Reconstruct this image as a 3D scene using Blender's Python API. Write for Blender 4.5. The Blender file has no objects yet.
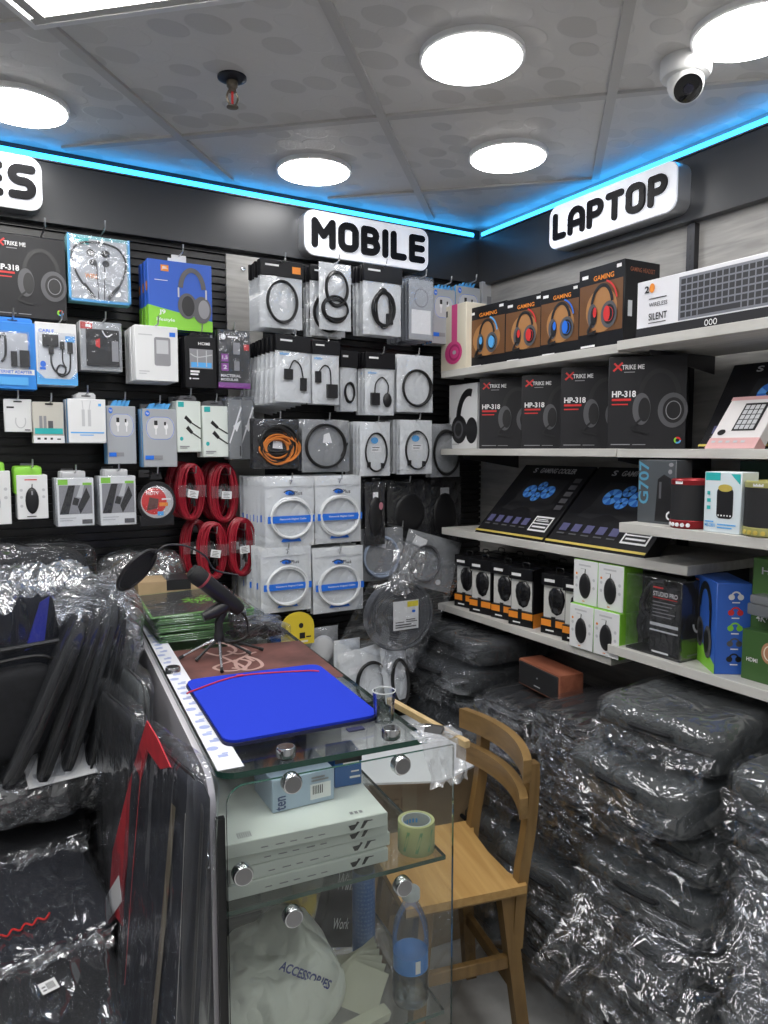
import bpy, bmesh, math, random
from mathutils import Vector, Matrix, noise
random.seed(7)
SC = bpy.context.scene
COL = SC.collection
PI = math.pi
# ------------------------------------------------------------------ camera model (768 x 1024)
F = 735.0; PITCH = math.radians(4.9); YAW = math.radians(30.5)
CAM = (-1.84, -2.39, 1.52)
_sy, _cy, _sp, _cp = math.sin(YAW), math.cos(YAW), math.sin(PITCH), math.cos(PITCH)
_R = (_cy, -_sy, 0.0); _FW = (_sy*_cp, _cy*_cp, -_sp); _U = (_sy*_sp, _cy*_sp, _cp)
def on_plane(u, v, ax, val):
    a = (u-384)/F; b = -(v-512)/F
    d = [_FW[i]+a*_R[i]+b*_U[i] for i in range(3)]
    t = (val-CAM[ax])/d[ax]
    return Vector([CAM[i]+t*d[i] for i in range(3)])
def PX(u, v, x): return on_plane(u, v, 0, x)
def PY(u, v, y): return on_plane(u, v, 1, y)
def PZ(u, v, z): return on_plane(u, v, 2, z)
def slot_y(u0, v0, u1, v1, y):
    vm = (v0+v1)/2; um = (u0+u1)/2
    x0 = PY(u0, vm, y).x; x1 = PY(u1, vm, y).x
    z1 = PY(um, v0, y).z; z0 = PY(um, v1, y).z
    return (x0+x1)/2, z0, x1-x0, z1-z0
def slot_x(u0, v0, u1, v1, x):
    vm = (v0+v1)/2; um = (u0+u1)/2
    y0 = PX(u0, vm, x).y; y1 = PX(u1, vm, x).y
    z1 = PX(um, v0, x).z; z0 = PX(um, v1, x).z
    return (y0+y1)/2, z0, y0-y1, z1-z0
# ------------------------------------------------------------------ materials
_M = {}
def _new(name):
    m = bpy.data.materials.new(name); m.use_nodes = True
    nt = m.node_tree
    return m, nt, nt.nodes['Principled BSDF']
def mat(name, col, rough=0.5, metal=0.0, spec=0.5, bump=None, var=0.0, vscale=8, coat=0.0, sheen=0.0):
    if name in _M: return _M[name]
    m, nt, b = _new(name)
    b.inputs['Base Color'].default_value = (*col, 1)
    b.inputs['Roughness'].default_value = rough
    b.inputs['Metallic'].default_value = metal
    b.inputs['Specular IOR Level'].default_value = spec
    b.inputs['Coat Weight'].default_value = coat
    if sheen: b.inputs['Sheen Weight'].default_value = sheen
    if var or bump:
        tc = nt.nodes.new('ShaderNodeTexCoord'); n = nt.nodes.new('ShaderNodeTexNoise')
        nt.links.new(tc.outputs['Object'], n.inputs['Vector'])
        n.inputs['Scale'].default_value = vscale; n.inputs['Detail'].default_value = 4
        if var:
            r = nt.nodes.new('ShaderNodeValToRGB')
            r.color_ramp.elements[0].position = 0.3; r.color_ramp.elements[1].position = 0.7
            r.color_ramp.elements[0].color = (*[c*(1-var) for c in col], 1)
            r.color_ramp.elements[1].color = (*[min(1, c*(1+var)) for c in col], 1)
            nt.links.new(n.outputs['Fac'], r.inputs['Fac']); nt.links.new(r.outputs['Color'], b.inputs['Base Color'])
        if bump:
            n2 = nt.nodes.new('ShaderNodeTexNoise'); n2.inputs['Scale'].default_value = bump[0]; n2.inputs['Detail'].default_value = 3
            nt.links.new(tc.outputs['Object'], n2.inputs['Vector'])
            bp = nt.nodes.new('ShaderNodeBump'); bp.inputs['Strength'].default_value = bump[1]; bp.inputs['Distance'].default_value = bump[2]
            nt.links.new(n2.outputs['Fac'], bp.inputs['Height']); nt.links.new(bp.outputs['Normal'], b.inputs['Normal'])
    _M[name] = m; return m
def emit(name, col, strength):
    if name in _M: return _M[name]
    m, nt, b = _new(name)
    b.inputs['Base Color'].default_value = (*[min(1, c) for c in col], 1)
    b.inputs['Emission Color'].default_value = (*col, 1); b.inputs['Emission Strength'].default_value = strength
    _M[name] = m; return m
def crumple_bump(nt, scale, strength, dist, warp=0.8, stretch=(1, 1, 1)):
    """creased film: sharp ridges with smooth slopes between, at two sizes"""
    tc = nt.nodes.new('ShaderNodeTexCoord'); mp = nt.nodes.new('ShaderNodeMapping'); mp.inputs['Scale'].default_value = stretch
    nt.links.new(tc.outputs['Object'], mp.inputs['Vector'])
    prev = None
    for sc_, amp, dt in ((scale*0.45, 1.6, warp), (scale*1.3, 0.55, warp*0.7)):
        n = nt.nodes.new('ShaderNodeTexNoise'); n.inputs['Scale'].default_value = sc_; n.inputs['Detail'].default_value = 0.6; n.inputs['Distortion'].default_value = dt
        nt.links.new(mp.outputs['Vector'], n.inputs['Vector'])
        s1 = nt.nodes.new('ShaderNodeMath'); s1.operation = 'SUBTRACT'; s1.inputs[1].default_value = 0.5; nt.links.new(n.outputs['Fac'], s1.inputs[0])
        s2 = nt.nodes.new('ShaderNodeMath'); s2.operation = 'ABSOLUTE'; nt.links.new(s1.outputs[0], s2.inputs[0])
        s3 = nt.nodes.new('ShaderNodeMath'); s3.operation = 'MULTIPLY_ADD'; s3.inputs[1].default_value = amp; nt.links.new(s2.outputs[0], s3.inputs[0])
        if prev is None: s3.inputs[2].default_value = 0.0
        else: nt.links.new(prev.outputs[0], s3.inputs[2])
        prev = s3
    bp = nt.nodes.new('ShaderNodeBump'); bp.inputs['Strength'].default_value = strength; bp.inputs['Distance'].default_value = dist
    nt.links.new(prev.outputs[0], bp.inputs['Height'])
    return bp
def film(name, base=0.10, rim=0.55, rough=0.10, haze=0.05, scale=26, strength=0.8, dist=0.02, stretch=(1, 1, 1), tint=(0.97, 0.98, 1.0)):
    """clear plastic film: see-through, with a crinkled glossy reflection and a little milkiness"""
    if name in _M: return _M[name]
    m = bpy.data.materials.new(name); m.use_nodes = True; nt = m.node_tree
    for n in list(nt.nodes): nt.nodes.remove(n)
    out = nt.nodes.new('ShaderNodeOutputMaterial')
    bp = crumple_bump(nt, scale, strength, dist, stretch=stretch)
    gl = nt.nodes.new('ShaderNodeBsdfGlossy'); gl.inputs['Roughness'].default_value = rough; gl.inputs['Color'].default_value = (*tint, 1)
    tr = nt.nodes.new('ShaderNodeBsdfTransparent'); tr.inputs['Color'].default_value = (*tint, 1)
    df = nt.nodes.new('ShaderNodeBsdfDiffuse'); df.inputs['Color'].default_value = (0.8, 0.82, 0.84, 1)
    lw = nt.nodes.new('ShaderNodeLayerWeight'); lw.inputs['Blend'].default_value = 0.35
    nt.links.new(bp.outputs['Normal'], gl.inputs['Normal']); nt.links.new(bp.outputs['Normal'], lw.inputs['Normal'])
    ma = nt.nodes.new('ShaderNodeMath'); ma.operation = 'MULTIPLY_ADD'; ma.use_clamp = True
    ma.inputs[1].default_value = rim; ma.inputs[2].default_value = base
    nt.links.new(lw.outputs['Facing'], ma.inputs[0])
    m1 = nt.nodes.new('ShaderNodeMixShader'); m1.inputs['Fac'].default_value = haze
    nt.links.new(tr.outputs[0], m1.inputs[1]); nt.links.new(df.outputs[0], m1.inputs[2])
    m2 = nt.nodes.new('ShaderNodeMixShader')
    nt.links.new(ma.outputs[0], m2.inputs['Fac']); nt.links.new(m1.outputs[0], m2.inputs[1]); nt.links.new(gl.outputs[0], m2.inputs[2])
    nt.links.new(m2.outputs[0], out.inputs['Surface'])
    _M[name] = m; return m
def crinkled(name, col, rough=0.3, scale=30, strength=0.6, dist=0.01, stretch=(1, 1, 1), spec=0.6):
    if name in _M: return _M[name]
    m, nt, b = _new(name)
    b.inputs['Base Color'].default_value = (*col, 1); b.inputs['Roughness'].default_value = rough
    b.inputs['Specular IOR Level'].default_value = spec
    bp = crumple_bump(nt, scale, strength, dist, stretch=stretch)
    nt.links.new(bp.outputs['Normal'], b.inputs['Normal'])
    _M[name] = m; return m
def glass(name, tint=(0.86, 0.94, 0.90), base=0.04, rim=0.5, rough=0.02):
    if name in _M: return _M[name]
    m = bpy.data.materials.new(name); m.use_nodes = True; nt = m.node_tree
    for n in list(nt.nodes): nt.nodes.remove(n)
    out = nt.nodes.new('ShaderNodeOutputMaterial')
    gl = nt.nodes.new('ShaderNodeBsdfGlossy'); gl.inputs['Roughness'].default_value = rough
    tr = nt.nodes.new('ShaderNodeBsdfTransparent'); tr.inputs['Color'].default_value = (*tint, 1)
    lw = nt.nodes.new('ShaderNodeLayerWeight'); lw.inputs['Blend'].default_value = 0.2
    ma = nt.nodes.new('ShaderNodeMath'); ma.operation = 'MULTIPLY_ADD'; ma.use_clamp = True
    ma.inputs[1].default_value = rim; ma.inputs[2].default_value = base
    nt.links.new(lw.outputs['Fresnel'], ma.inputs[0])
    m2 = nt.nodes.new('ShaderNodeMixShader')
    nt.links.new(ma.outputs[0], m2.inputs['Fac']); nt.links.new(tr.outputs[0], m2.inputs[1]); nt.links.new(gl.outputs[0], m2.inputs[2])
    nt.links.new(m2.outputs[0], out.inputs['Surface'])
    _M[name] = m; return m
def wood(name, c1, c2, scale=(2, 30, 30), rough=0.45, spec=0.4):
    if name in _M: return _M[name]
    m, nt, b = _new(name)
    tc = nt.nodes.new('ShaderNodeTexCoord'); mp = nt.nodes.new('ShaderNodeMapping'); mp.inputs['Scale'].default_value = scale
    nt.links.new(tc.outputs['Object'], mp.inputs['Vector'])
    n = nt.nodes.new('ShaderNodeTexNoise'); n.inputs['Scale'].default_value = 1.0; n.inputs['Detail'].default_value = 6; n.inputs['Distortion'].default_value = 0.6
    nt.links.new(mp.outputs['Vector'], n.inputs['Vector'])
    r = nt.nodes.new('ShaderNodeValToRGB'); r.color_ramp.elements[0].position = 0.33; r.color_ramp.elements[1].position = 0.68
    r.color_ramp.elements[0].color = (*c1, 1); r.color_ramp.elements[1].color = (*c2, 1)
    nt.links.new(n.outputs['Fac'], r.inputs['Fac']); nt.links.new(r.outputs['Color'], b.inputs['Base Color'])
    bp = nt.nodes.new('ShaderNodeBump'); bp.inputs['Strength'].default_value = 0.15; bp.inputs['Distance'].default_value = 0.002
    nt.links.new(n.outputs['Fac'], bp.inputs['Height']); nt.links.new(bp.outputs['Normal'], b.inputs['Normal'])
    b.inputs['Roughness'].default_value = rough; b.inputs['Specular IOR Level'].default_value = spec
    _M[name] = m; return m
# palette
WHITE = mat('white_card', (0.78, 0.79, 0.80), 0.4)
CREAM = mat('cream_card', (0.80, 0.74, 0.60), 0.45)
BLACK = mat('black_card', (0.009, 0.009, 0.011), 0.38, spec=0.3)
CHAR = mat('charcoal_card', (0.022, 0.022, 0.025), 0.4, spec=0.3)
DGREY = mat('dark_grey_print', (0.10, 0.10, 0.11), 0.4)
MGREY = mat('mid_grey_print', (0.28, 0.28, 0.30), 0.45)
LGREY = mat('light_grey_print', (0.55, 0.56, 0.58), 0.45)
INK = mat('black_ink', (0.015, 0.015, 0.017), 0.35)
INKW = mat('white_ink', (0.85, 0.85, 0.86), 0.45)
RED = mat('red_ink', (0.65, 0.03, 0.03), 0.4)
ORANGE = mat('orange_ink', (0.85, 0.28, 0.03), 0.45)
BLUE = mat('blue_ink', (0.02, 0.17, 0.75), 0.4)
SKYB = mat('sky_blue_ink', (0.10, 0.42, 0.85), 0.4)
GREEN = mat('lime_green_ink', (0.25, 0.62, 0.05), 0.4)
TEAL = mat('teal_ink', (0.03, 0.45, 0.45), 0.4)
PURPLE = mat('purple_ink', (0.30, 0.06, 0.36), 0.4)
PINK = mat('pink_ink', (0.75, 0.08, 0.28), 0.4)
GOLD = mat('gold_ink', (0.70, 0.55, 0.12), 0.35, 0.3)
CHROME = mat('chrome', (0.75, 0.76, 0.78), 0.18, 1.0)
STEEL = mat('steel_wire', (0.55, 0.56, 0.58), 0.3, 1.0)
CABLEB = mat('black_cable', (0.012, 0.012, 0.013), 0.4)
CABLEW = mat('white_cable', (0.70, 0.72, 0.74), 0.4)
CABLER = mat('red_cable', (0.30, 0.010, 0.024), 0.35)
FILM_S = film('clear_sleeve_film', 0.04, 0.32, 0.12, 0.025, 22, 0.8, 0.008)
FILM_B = film('clear_bag_film', 0.035, 0.36, 0.08, 0.014, 13, 1.0, 0.034)
FILM_L = film('long_creased_film', 0.03, 0.40, 0.10, 0.014, 14, 1.0, 0.03, (1.0, 0.3, 1.0))
FILM_V = film('upright_creased_film', 0.03, 0.32, 0.08, 0.006, 14, 1.0, 0.03, (1.0, 1.0, 0.25))
FILM_T = film('streaky_flat_film', 0.04, 0.40, 0.09, 0.015, 18, 1.0, 0.03, (1.0, 0.4, 1.0))
FILM_XB = film('silvery_crinkled_film', 0.20, 0.55, 0.16, 0.12, 24, 1.0, 0.035)
FILM_C = film('smooth_bag_film', 0.03, 0.30, 0.12, 0.015, 9, 0.9, 0.02)
FILM_X = film('bright_crinkled_film', 0.06, 0.42, 0.12, 0.03, 14, 1.0, 0.035)
BAGW = crinkled('pearl_white_bag', (0.74, 0.76, 0.77), 0.28, 24, 0.8, 0.010)
BAGG = crinkled('grey_bag', (0.30, 0.31, 0.32), 0.25, 26, 0.5, 0.008)
BAGD = crinkled('dark_bag', (0.03, 0.03, 0.033), 0.2, 26, 0.6, 0.01)
FABRIC = mat('dark_grey_fabric', (0.035, 0.038, 0.042), 0.9, bump=(300, 0.4, 0.002), var=0.25, vscale=60)
FABRIC_G = mat('grey_fabric', (0.060, 0.065, 0.066), 0.9, bump=(300, 0.4, 0.002), var=0.2, vscale=60)
FABRIC_B = mat('black_fabric', (0.010, 0.011, 0.014), 0.85, bump=(300, 0.4, 0.002), var=0.25, vscale=60)
FABRIC_N = mat('navy_fabric', (0.007, 0.009, 0.017), 0.85, bump=(300, 0.4, 0.002), var=0.25, vscale=60)
# ------------------------------------------------------------------ mesh collector
class MB:
    def __init__(s): s.v = []; s.f = []
    def add(s, vs, fs, M=None):
        o = len(s.v)
        if M is not None: vs = [M @ Vector(p) for p in vs]
        s.v.extend([tuple(p) for p in vs]); s.f.extend([tuple(i+o for i in f) for f in fs]); return s
    def box(s, x0, y0, z0, x1, y1, z1, M=None):
        return s.add([(x0,y0,z0),(x1,y0,z0),(x1,y1,z0),(x0,y1,z0),(x0,y0,z1),(x1,y0,z1),(x1,y1,z1),(x0,y1,z1)],
                     [(0,3,2,1),(4,5,6,7),(0,1,5,4),(1,2,6,5),(2,3,7,6),(3,0,4,7)], M)
    def rbox(s, x0, y0, z0, x1, y1, z1, r=0.004, seg=2, M=None):
        bm = bmesh.new(); bmesh.ops.create_cube(bm, size=1)
        for v in bm.verts:
            v.co = Vector(((x0+x1)/2+v.co.x*(x1-x0), (y0+y1)/2+v.co.y*(y1-y0), (z0+z1)/2+v.co.z*(z1-z0)))
        bmesh.ops.bevel(bm, geom=list(bm.edges), offset=r, segments=seg, profile=0.5, affect='EDGES')
        bm.verts.index_update()
        vs = [v.co.copy() for v in bm.verts]; fs = [[v.index for v in f.verts] for f in bm.faces]; bm.free()
        return s.add(vs, fs, M)
    def cyl(s, p0, p1, r0, r1=None, n=16, cap=True, M=None):
        return s.tube([p0, p1], r0, n, False, r1, cap, M)
    def tube(s, pts, r, n=8, closed=False, r1=None, cap=True, M=None):
        pts = [Vector(p) for p in pts]; N = len(pts)
        vs = []; fs = []
        prev = None
        for i, p in enumerate(pts):
            if closed: t = pts[(i+1) % N]-pts[i-1]
            else: t = pts[min(i+1, N-1)]-pts[max(i-1, 0)]
            t.normalize()
            if prev is None:
                a = Vector((0, 0, 1)) if abs(t.z) < 0.9 else Vector((1, 0, 0))
                x = t.cross(a).normalized()
            else:
                x = (prev-t*prev.dot(t)).normalized()
            prev = x; y = t.cross(x)
            rr = r if r1 is None else r+(r1-r)*i/max(1, N-1)
            if isinstance(r, (list, tuple)): rr = r[i]
            for k in range(n):
                a = 2*PI*k/n
                vs.append(p+x*(rr*math.cos(a))+y*(rr*math.sin(a)))
        for i in range(N if closed else N-1):
            j = (i+1) % N
            for k in range(n):
                k2 = (k+1) % n
                fs.append((i*n+k, i*n+k2, j*n+k2, j*n+k))
        if cap and not closed:
            fs.append(tuple(range(n-1, -1, -1))); fs.append(tuple((N-1)*n+k for k in range(n)))
        return s.add(vs, fs, M)
    def lathe(s, prof, n=24, M=None):
        vs = []; fs = []
        for (r, z) in prof:
            for k in range(n):
                a = 2*PI*k/n; vs.append((max(r, 1e-5)*math.cos(a), max(r, 1e-5)*math.sin(a), z))
        for i in range(len(prof)-1):
            for k in range(n):
                k2 = (k+1) % n; fs.append((i*n+k, i*n+k2, (i+1)*n+k2, (i+1)*n+k))
        fs.append(tuple(range(n-1, -1, -1))); fs.append(tuple((len(prof)-1)*n+k for k in range(n)))
        return s.add(vs, fs, M)
    def prism(s, poly, z0, z1, M=None):
        n = len(poly)
        vs = [(x, y, z0) for x, y in poly]+[(x, y, z1) for x, y in poly]
        fs = [tuple(range(n-1, -1, -1)), tuple(range(n, 2*n))]+[(i, (i+1) % n, n+(i+1) % n, n+i) for i in range(n)]
        return s.add(vs, fs, M)
    def build(s, name, m, parent=None, smooth=True, ang=40):
        me = bpy.data.meshes.new(name); me.from_pydata(s.v, [], s.f); me.materials.append(m)
        me.update()
        if smooth:
            me.shade_smooth(); me.set_sharp_from_angle(angle=math.radians(ang))
        o = bpy.data.objects.new(name, me); COL.objects.link(o)
        if parent is not None: o.parent = parent
        return o
def tag(o, label=None, cat=None, group=None, kind=None):
    if label: o['label'] = label
    if cat: o['category'] = cat
    if group: o['group'] = group
    if kind: o['kind'] = kind
    return o
def thing(name, label, cat, loc=(0, 0, 0), rotz=0.0, group=None):
    o = bpy.data.objects.new(name, None); COL.objects.link(o)
    o.location = loc; o.rotation_euler = (0, 0, rotz); o.empty_display_size = 0.02
    return tag(o, label, cat, group)
def kids(o): return [c for c in COL.objects if c.parent == o]
_kidmap = {}
def copy_tree(o, parent=None):
    c = o.copy(); COL.objects.link(c)
    if parent is not None: c.parent = parent
    for ch in list(o.children): copy_tree(ch, c)
    return c
def dup(o, loc, label=None, group=None, rotz=None):
    c = copy_tree(o); c.location = loc
    if rotz is not None: c.rotation_euler[2] = rotz
    if label: c['label'] = label
    if group: c['group'] = group
    return c
def struct(mb, name, m, smooth=False):
    return tag(mb.build(name, m, None, smooth), kind='structure')
def T(x, y, z): return Matrix.Translation((x, y, z))
def RZ(a): return Matrix.Rotation(a, 4, 'Z')
def RX(a): return Matrix.Rotation(a, 4, 'X')
def RY(a): return Matrix.Rotation(a, 4, 'Y')
# ------------------------------------------------------------------ text
_TX = {}
def text_geo(s, bold):
    k = (s, bold)
    if k in _TX: return _TX[k]
    cu = bpy.data.curves.new('t', 'FONT'); cu.body = s; cu.resolution_u = 3; cu.offset = 0.018*bold; cu.fill_mode = 'FRONT'
    ob = bpy.data.objects.new('t', cu)
    me = bpy.data.meshes.new_from_object(ob)
    vs = [(v.co.x, v.co.y) for v in me.vertices]; fs = [tuple(p.vertices) for p in me.polygons]
    bpy.data.objects.remove(ob); bpy.data.curves.remove(cu); bpy.data.meshes.remove(me)
    x0 = min(v[0] for v in vs); x1 = max(v[0] for v in vs); y0 = min(v[1] for v in vs); y1 = max(v[1] for v in vs)
    vs = [((x-x0)/(x1-x0), (y-y0)/max(y1-y0, 1e-6)) for x, y in vs]
    _TX[k] = (vs, fs); return _TX[k]
# ------------------------------------------------------------------ prints: shapes on a face, normalised 0..1 over the face (u right, v up)
def R(x0, y0, x1, y1, r=0.0): return ('poly', [(x0, y0), (x1, y0), (x1, y1), (x0, y1)]) if not r else ('rr', x0, y0, x1, y1, r)
def E(cx, cy, rx, ry, n=28): return ('poly', [(cx+rx*math.cos(2*PI*k/n), cy+ry*math.sin(2*PI*k/n)) for k in range(n)])
def RG(cx, cy, rx, ry, t, a0=0, a1=360, n=32): return ('ring', cx, cy, rx, ry, t, a0, a1, n)
def PL(*pts): return ('poly', list(pts))
def TX(s, x0, y0, x1, y1, bold=0): return ('text', s, x0, y0, x1, y1, bold)
def TB(pts, r, closed=False): return ('tube', pts, r, closed)
def LN(pts, t): return ('line', pts, t)
def CO(cx, cy, rx, ry, turns, r, jit=0.06, seed=1): return ('coil', cx, cy, rx, ry, turns, r, jit, seed)
def DM(cx, cy, rx, ry, h): return ('dome', cx, cy, rx, ry, h)
def BX(x0, y0, x1, y1, h): return ('slab', x0, y0, x1, y1, h)
def smooth_path(pts, k=6):
    out = []; n = len(pts)
    for i in range(n-1):
        p0 = pts[max(i-1, 0)]; p1 = pts[i]; p2 = pts[i+1]; p3 = pts[min(i+2, n-1)]
        for j in range(k):
            t = j/k
            out.append(tuple(0.5*((2*p1[c])+(-p0[c]+p2[c])*t+(2*p0[c]-5*p1[c]+4*p2[c]-p3[c])*t*t+(-p0[c]+3*p1[c]-3*p2[c]+p3[c])*t**3) for c in range(len(p1))))
    out.append(tuple(pts[-1])); return out
def shape_geo(sh, W, H):
    """(verts (u, v, lift) in metres, faces)"""
    k = sh[0]
    if k == 'poly':
        return [(x*W, y*H, 0) for x, y in sh[1]], [tuple(range(len(sh[1])))]
    if k == 'rr':
        _, x0, y0, x1, y1, r = sh; X0, Y0, X1, Y1, rr = x0*W, y0*H, x1*W, y1*H, r*W
        pts = []
        for cx, cy, a in ((X1-rr, Y1-rr, 0), (X0+rr, Y1-rr, 90), (X0+rr, Y0+rr, 180), (X1-rr, Y0+rr, 270)):
            for j in range(5):
                t = math.radians(a+22.5*j); pts.append((cx+rr*math.cos(t), cy+rr*math.sin(t), 0))
        return pts, [tuple(range(len(pts)))]
    if k == 'ring':
        _, cx, cy, rx, ry, t, a0, a1, n = sh; vs = []; fs = []
        for j in range(n+1):
            a = math.radians(a0+(a1-a0)*j/n); c, s_ = math.cos(a), math.sin(a)
            vs += [((cx+rx*c)*W, (cy+ry*s_)*H, 0), ((cx+rx*c)*W-t*W*c, (cy+ry*s_)*H-t*W*s_, 0)]
        for j in range(n): fs.append((2*j, 2*j+2, 2*j+3, 2*j+1))
        return vs, fs
    if k == 'text':
        _, s, x0, y0, x1, y1, b = sh; vs, fs = text_geo(s, b)
        return [((x0+x*(x1-x0))*W, (y0+y*(y1-y0))*H, 0) for x, y in vs], fs
    if k == 'tube':
        _, pts, r, closed = sh
        p3 = [(x*W, y*H, r*1.02+(z_[0] if z_ else 0)) for x, y, *z_ in pts]
        if not closed: p3 = smooth_path(p3, 5)
        b = MB().tube(p3, r, 6, closed); return b.v, b.f
    if k == 'line':
        _, pts, t = sh; t *= W; P = [Vector((x*W, y*H)) for x, y in pts]; vs = []; fs = []
        for i, p in enumerate(P):
            d = (P[min(i+1, len(P)-1)]-P[max(i-1, 0)]).normalized(); n_ = Vector((-d.y, d.x))*t/2
            vs += [(p.x+n_.x, p.y+n_.y, 0), (p.x-n_.x, p.y-n_.y, 0)]
        for i in range(len(P)-1): fs.append((2*i+1, 2*i+3, 2*i+2, 2*i))
        return vs, fs
    if k == 'coil':
        _, cx, cy, rx, ry, turns, r, jit, seed = sh; rnd = random.Random(seed); b = MB()
        for q in range(turns):
            ex = 1-abs(rnd.gauss(0, jit)); ey = 1-abs(rnd.gauss(0, jit)); ox = rnd.gauss(0, jit*0.4)*rx; oy = rnd.gauss(0, jit*0.4)*ry; ph = rnd.random()*6
            N = 30
            b.tube([((cx+ox+rx*ex*math.cos(2*PI*j/N))*W, (cy+oy+ry*ey*math.sin(2*PI*j/N))*H, r*(1.1+0.9*(q % 3))+r*0.5*math.sin(2*PI*j/N*2+ph)) for j in range(N)], r, 6, True)
        return b.v, b.f
    if k == 'dome':
        _, cx, cy, rx, ry, h = sh; vs = []; fs = []; n = 20; m_ = 5
        for i in range(m_):
            a = PI/2*i/m_
            for j in range(n):
                t = 2*PI*j/n; vs.append(((cx+rx*math.cos(a)*math.cos(t))*W, (cy+ry*math.cos(a)*math.sin(t))*H, h*math.sin(a)))
        vs.append((cx*W, cy*H, h))
        for i in range(m_-1):
            for j in range(n): fs.append((i*n+j, i*n+(j+1) % n, (i+1)*n+(j+1) % n, (i+1)*n+j))
        for j in range(n): fs.append(((m_-1)*n+j, (m_-1)*n+(j+1) % n, m_*n))
        return vs, fs
    if k == 'slab':
        _, x0, y0, x1, y1, h = sh; b = MB().box(x0*W, y0*H, 0, x1*W, y1*H, h); return b.v, b.f
def face_matrix(w, d, h, side):
    # maps (u, v, lift) to local; box spans x -w/2..w/2, y -d/2..d/2, z 0..h, front = -y
    if side == 'front': return Matrix(((1, 0, 0, -w/2), (0, 0, -1, -d/2), (0, 1, 0, 0), (0, 0, 0, 1))), w, h
    if side == 'right': return Matrix(((0, 0, 1, w/2), (1, 0, 0, -d/2), (0, 1, 0, 0), (0, 0, 0, 1))), d, h
    if side == 'left': return Matrix(((0, 0, -1, -w/2), (-1, 0, 0, d/2), (0, 1, 0, 0), (0, 0, 0, 1))), d, h
    if side == 'top': return Matrix(((1, 0, 0, -w/2), (0, 1, 0, -d/2), (0, 0, 1, h), (0, 0, 0, 1))), w, d
SPLIT = {'brand_lettering', 'lettering', 'teal_corners', 'red_patch', 'accent_glow', 'ear_cup', 'slider', 'arms', 'earbud', 'neckband_grip', 'earbud_cable', 'plug', 'usb_plug', 'adapter_block', 'cable_plug', 'connector', 'ear_cup_print', 'ear_pad', 'ear_pad_print'}
def prints(root, w, d, h, elems, side='front', lift0=0.0004, M=None):
    Mf, W, H = face_matrix(w, d, h, side)
    if M is not None: Mf = M @ Mf
    elems = [e2 for el in elems for e2 in ([(el[0], el[1], [s_]) for s_ in el[2]] if len(el[2]) > 1 and el[0] in SPLIT else [el])]
    for i, el in enumerate(elems):
        name, m, shapes = el[0], el[1], el[2]
        b = MB()
        for sh in shapes:
            vs, fs = shape_geo(sh, W, H)
            off = lift0+0.0003*i
            b.add([(x, y, z+off) for x, y, z in vs], fs, Mf)
        o = b.build(name, m, root)
        if len(el) > 3: o['label'] = el[3]
def carton(root, w, d, h, m, name='carton', r=0.0015, M=None):
    return MB().rbox(-w/2, -d/2, 0, w/2, d/2, h, r, 1, M).build(name, m, root)
def headset(cx, cy, s, asp, dark=INK, mid=DGREY, lite=MGREY, mic=True):
    """print of a headset around (cx, cy); s = half height in face-height units; asp = H/W"""
    a = asp
    el = [('headband_print', dark, [RG(cx, cy+0.05*s, 0.62*s*a, 0.9*s, 0.14*s*a, 10, 170)]),
          ('ear_cup_print', mid, [E(cx-0.50*s*a, cy-0.25*s, 0.26*s*a, 0.48*s), E(cx+0.38*s*a, cy-0.30*s, 0.42*s*a, 0.52*s)]),
          ('ear_pad_print', dark, [E(cx-0.42*s*a, cy-0.27*s, 0.17*s*a, 0.36*s), E(cx+0.40*s*a, cy-0.30*s, 0.30*s*a, 0.38*s)]),
          ('ear_ring_print', lite, [RG(cx+0.40*s*a, cy-0.30*s, 0.22*s*a, 0.28*s, 0.025*s*a)])]
    if mic: el.append(('microphone_print', dark, [LN(smooth_path([(cx-0.5*s*a, cy-0.55*s), (cx-0.75*s*a, cy-0.85*s), (cx-0.30*s*a, cy-0.98*s)], 5), 0.06*s*a)]))
    return el
# ================================================================== SETTING
ZC = 2.392
CEILM, nt, b = _new('ceiling_panels')
tc = nt.nodes.new('ShaderNodeTexCoord'); mp = nt.nodes.new('ShaderNodeMapping')
mp.inputs['Rotation'].default_value = (0, 0, math.radians(46)); mp.inputs['Scale'].default_value = (9.5, 13.5, 1)
nt.links.new(tc.outputs['Object'], mp.inputs['Vector'])
vo = nt.nodes.new('ShaderNodeTexVoronoi'); vo.feature = 'SMOOTH_F1'; vo.distance = 'CHEBYCHEV' if False else 'EUCLIDEAN'
vo.inputs['Scale'].default_value = 1.0; vo.inputs['Randomness'].default_value = 0.32; vo.inputs['Smoothness'].default_value = 0.12
nt.links.new(mp.outputs['Vector'], vo.inputs['Vector'])
rp = nt.nodes.new('ShaderNodeValToRGB'); rp.color_ramp.elements[0].position = 0.47; rp.color_ramp.elements[1].position = 0.50
rp.color_ramp.elements[0].color = (1, 1, 1, 1); rp.color_ramp.elements[1].color = (0, 0, 0, 1)
nt.links.new(vo.outputs['Distance'], rp.inputs['Fac'])
wv = nt.nodes.new('ShaderNodeSeparateColor'); nt.links.new(vo.outputs['Color'], wv.inputs['Color'])
mu = nt.nodes.new('ShaderNodeMath'); mu.operation = 'MULTIPLY'; nt.links.new(rp.outputs['Color'], mu.inputs[0])
gt = nt.nodes.new('ShaderNodeMapRange'); gt.inputs['From Min'].default_value = 0.35; gt.inputs['From Max'].default_value = 0.6
nt.links.new(wv.outputs['Red'], gt.inputs['Value']); nt.links.new(gt.outputs['Result'], mu.inputs[1])
mc = nt.nodes.new('ShaderNodeMixRGB'); mc.inputs[1].default_value = (0.66, 0.65, 0.63, 1); mc.inputs[2].default_value = (0.56, 0.55, 0.53, 1)
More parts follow.
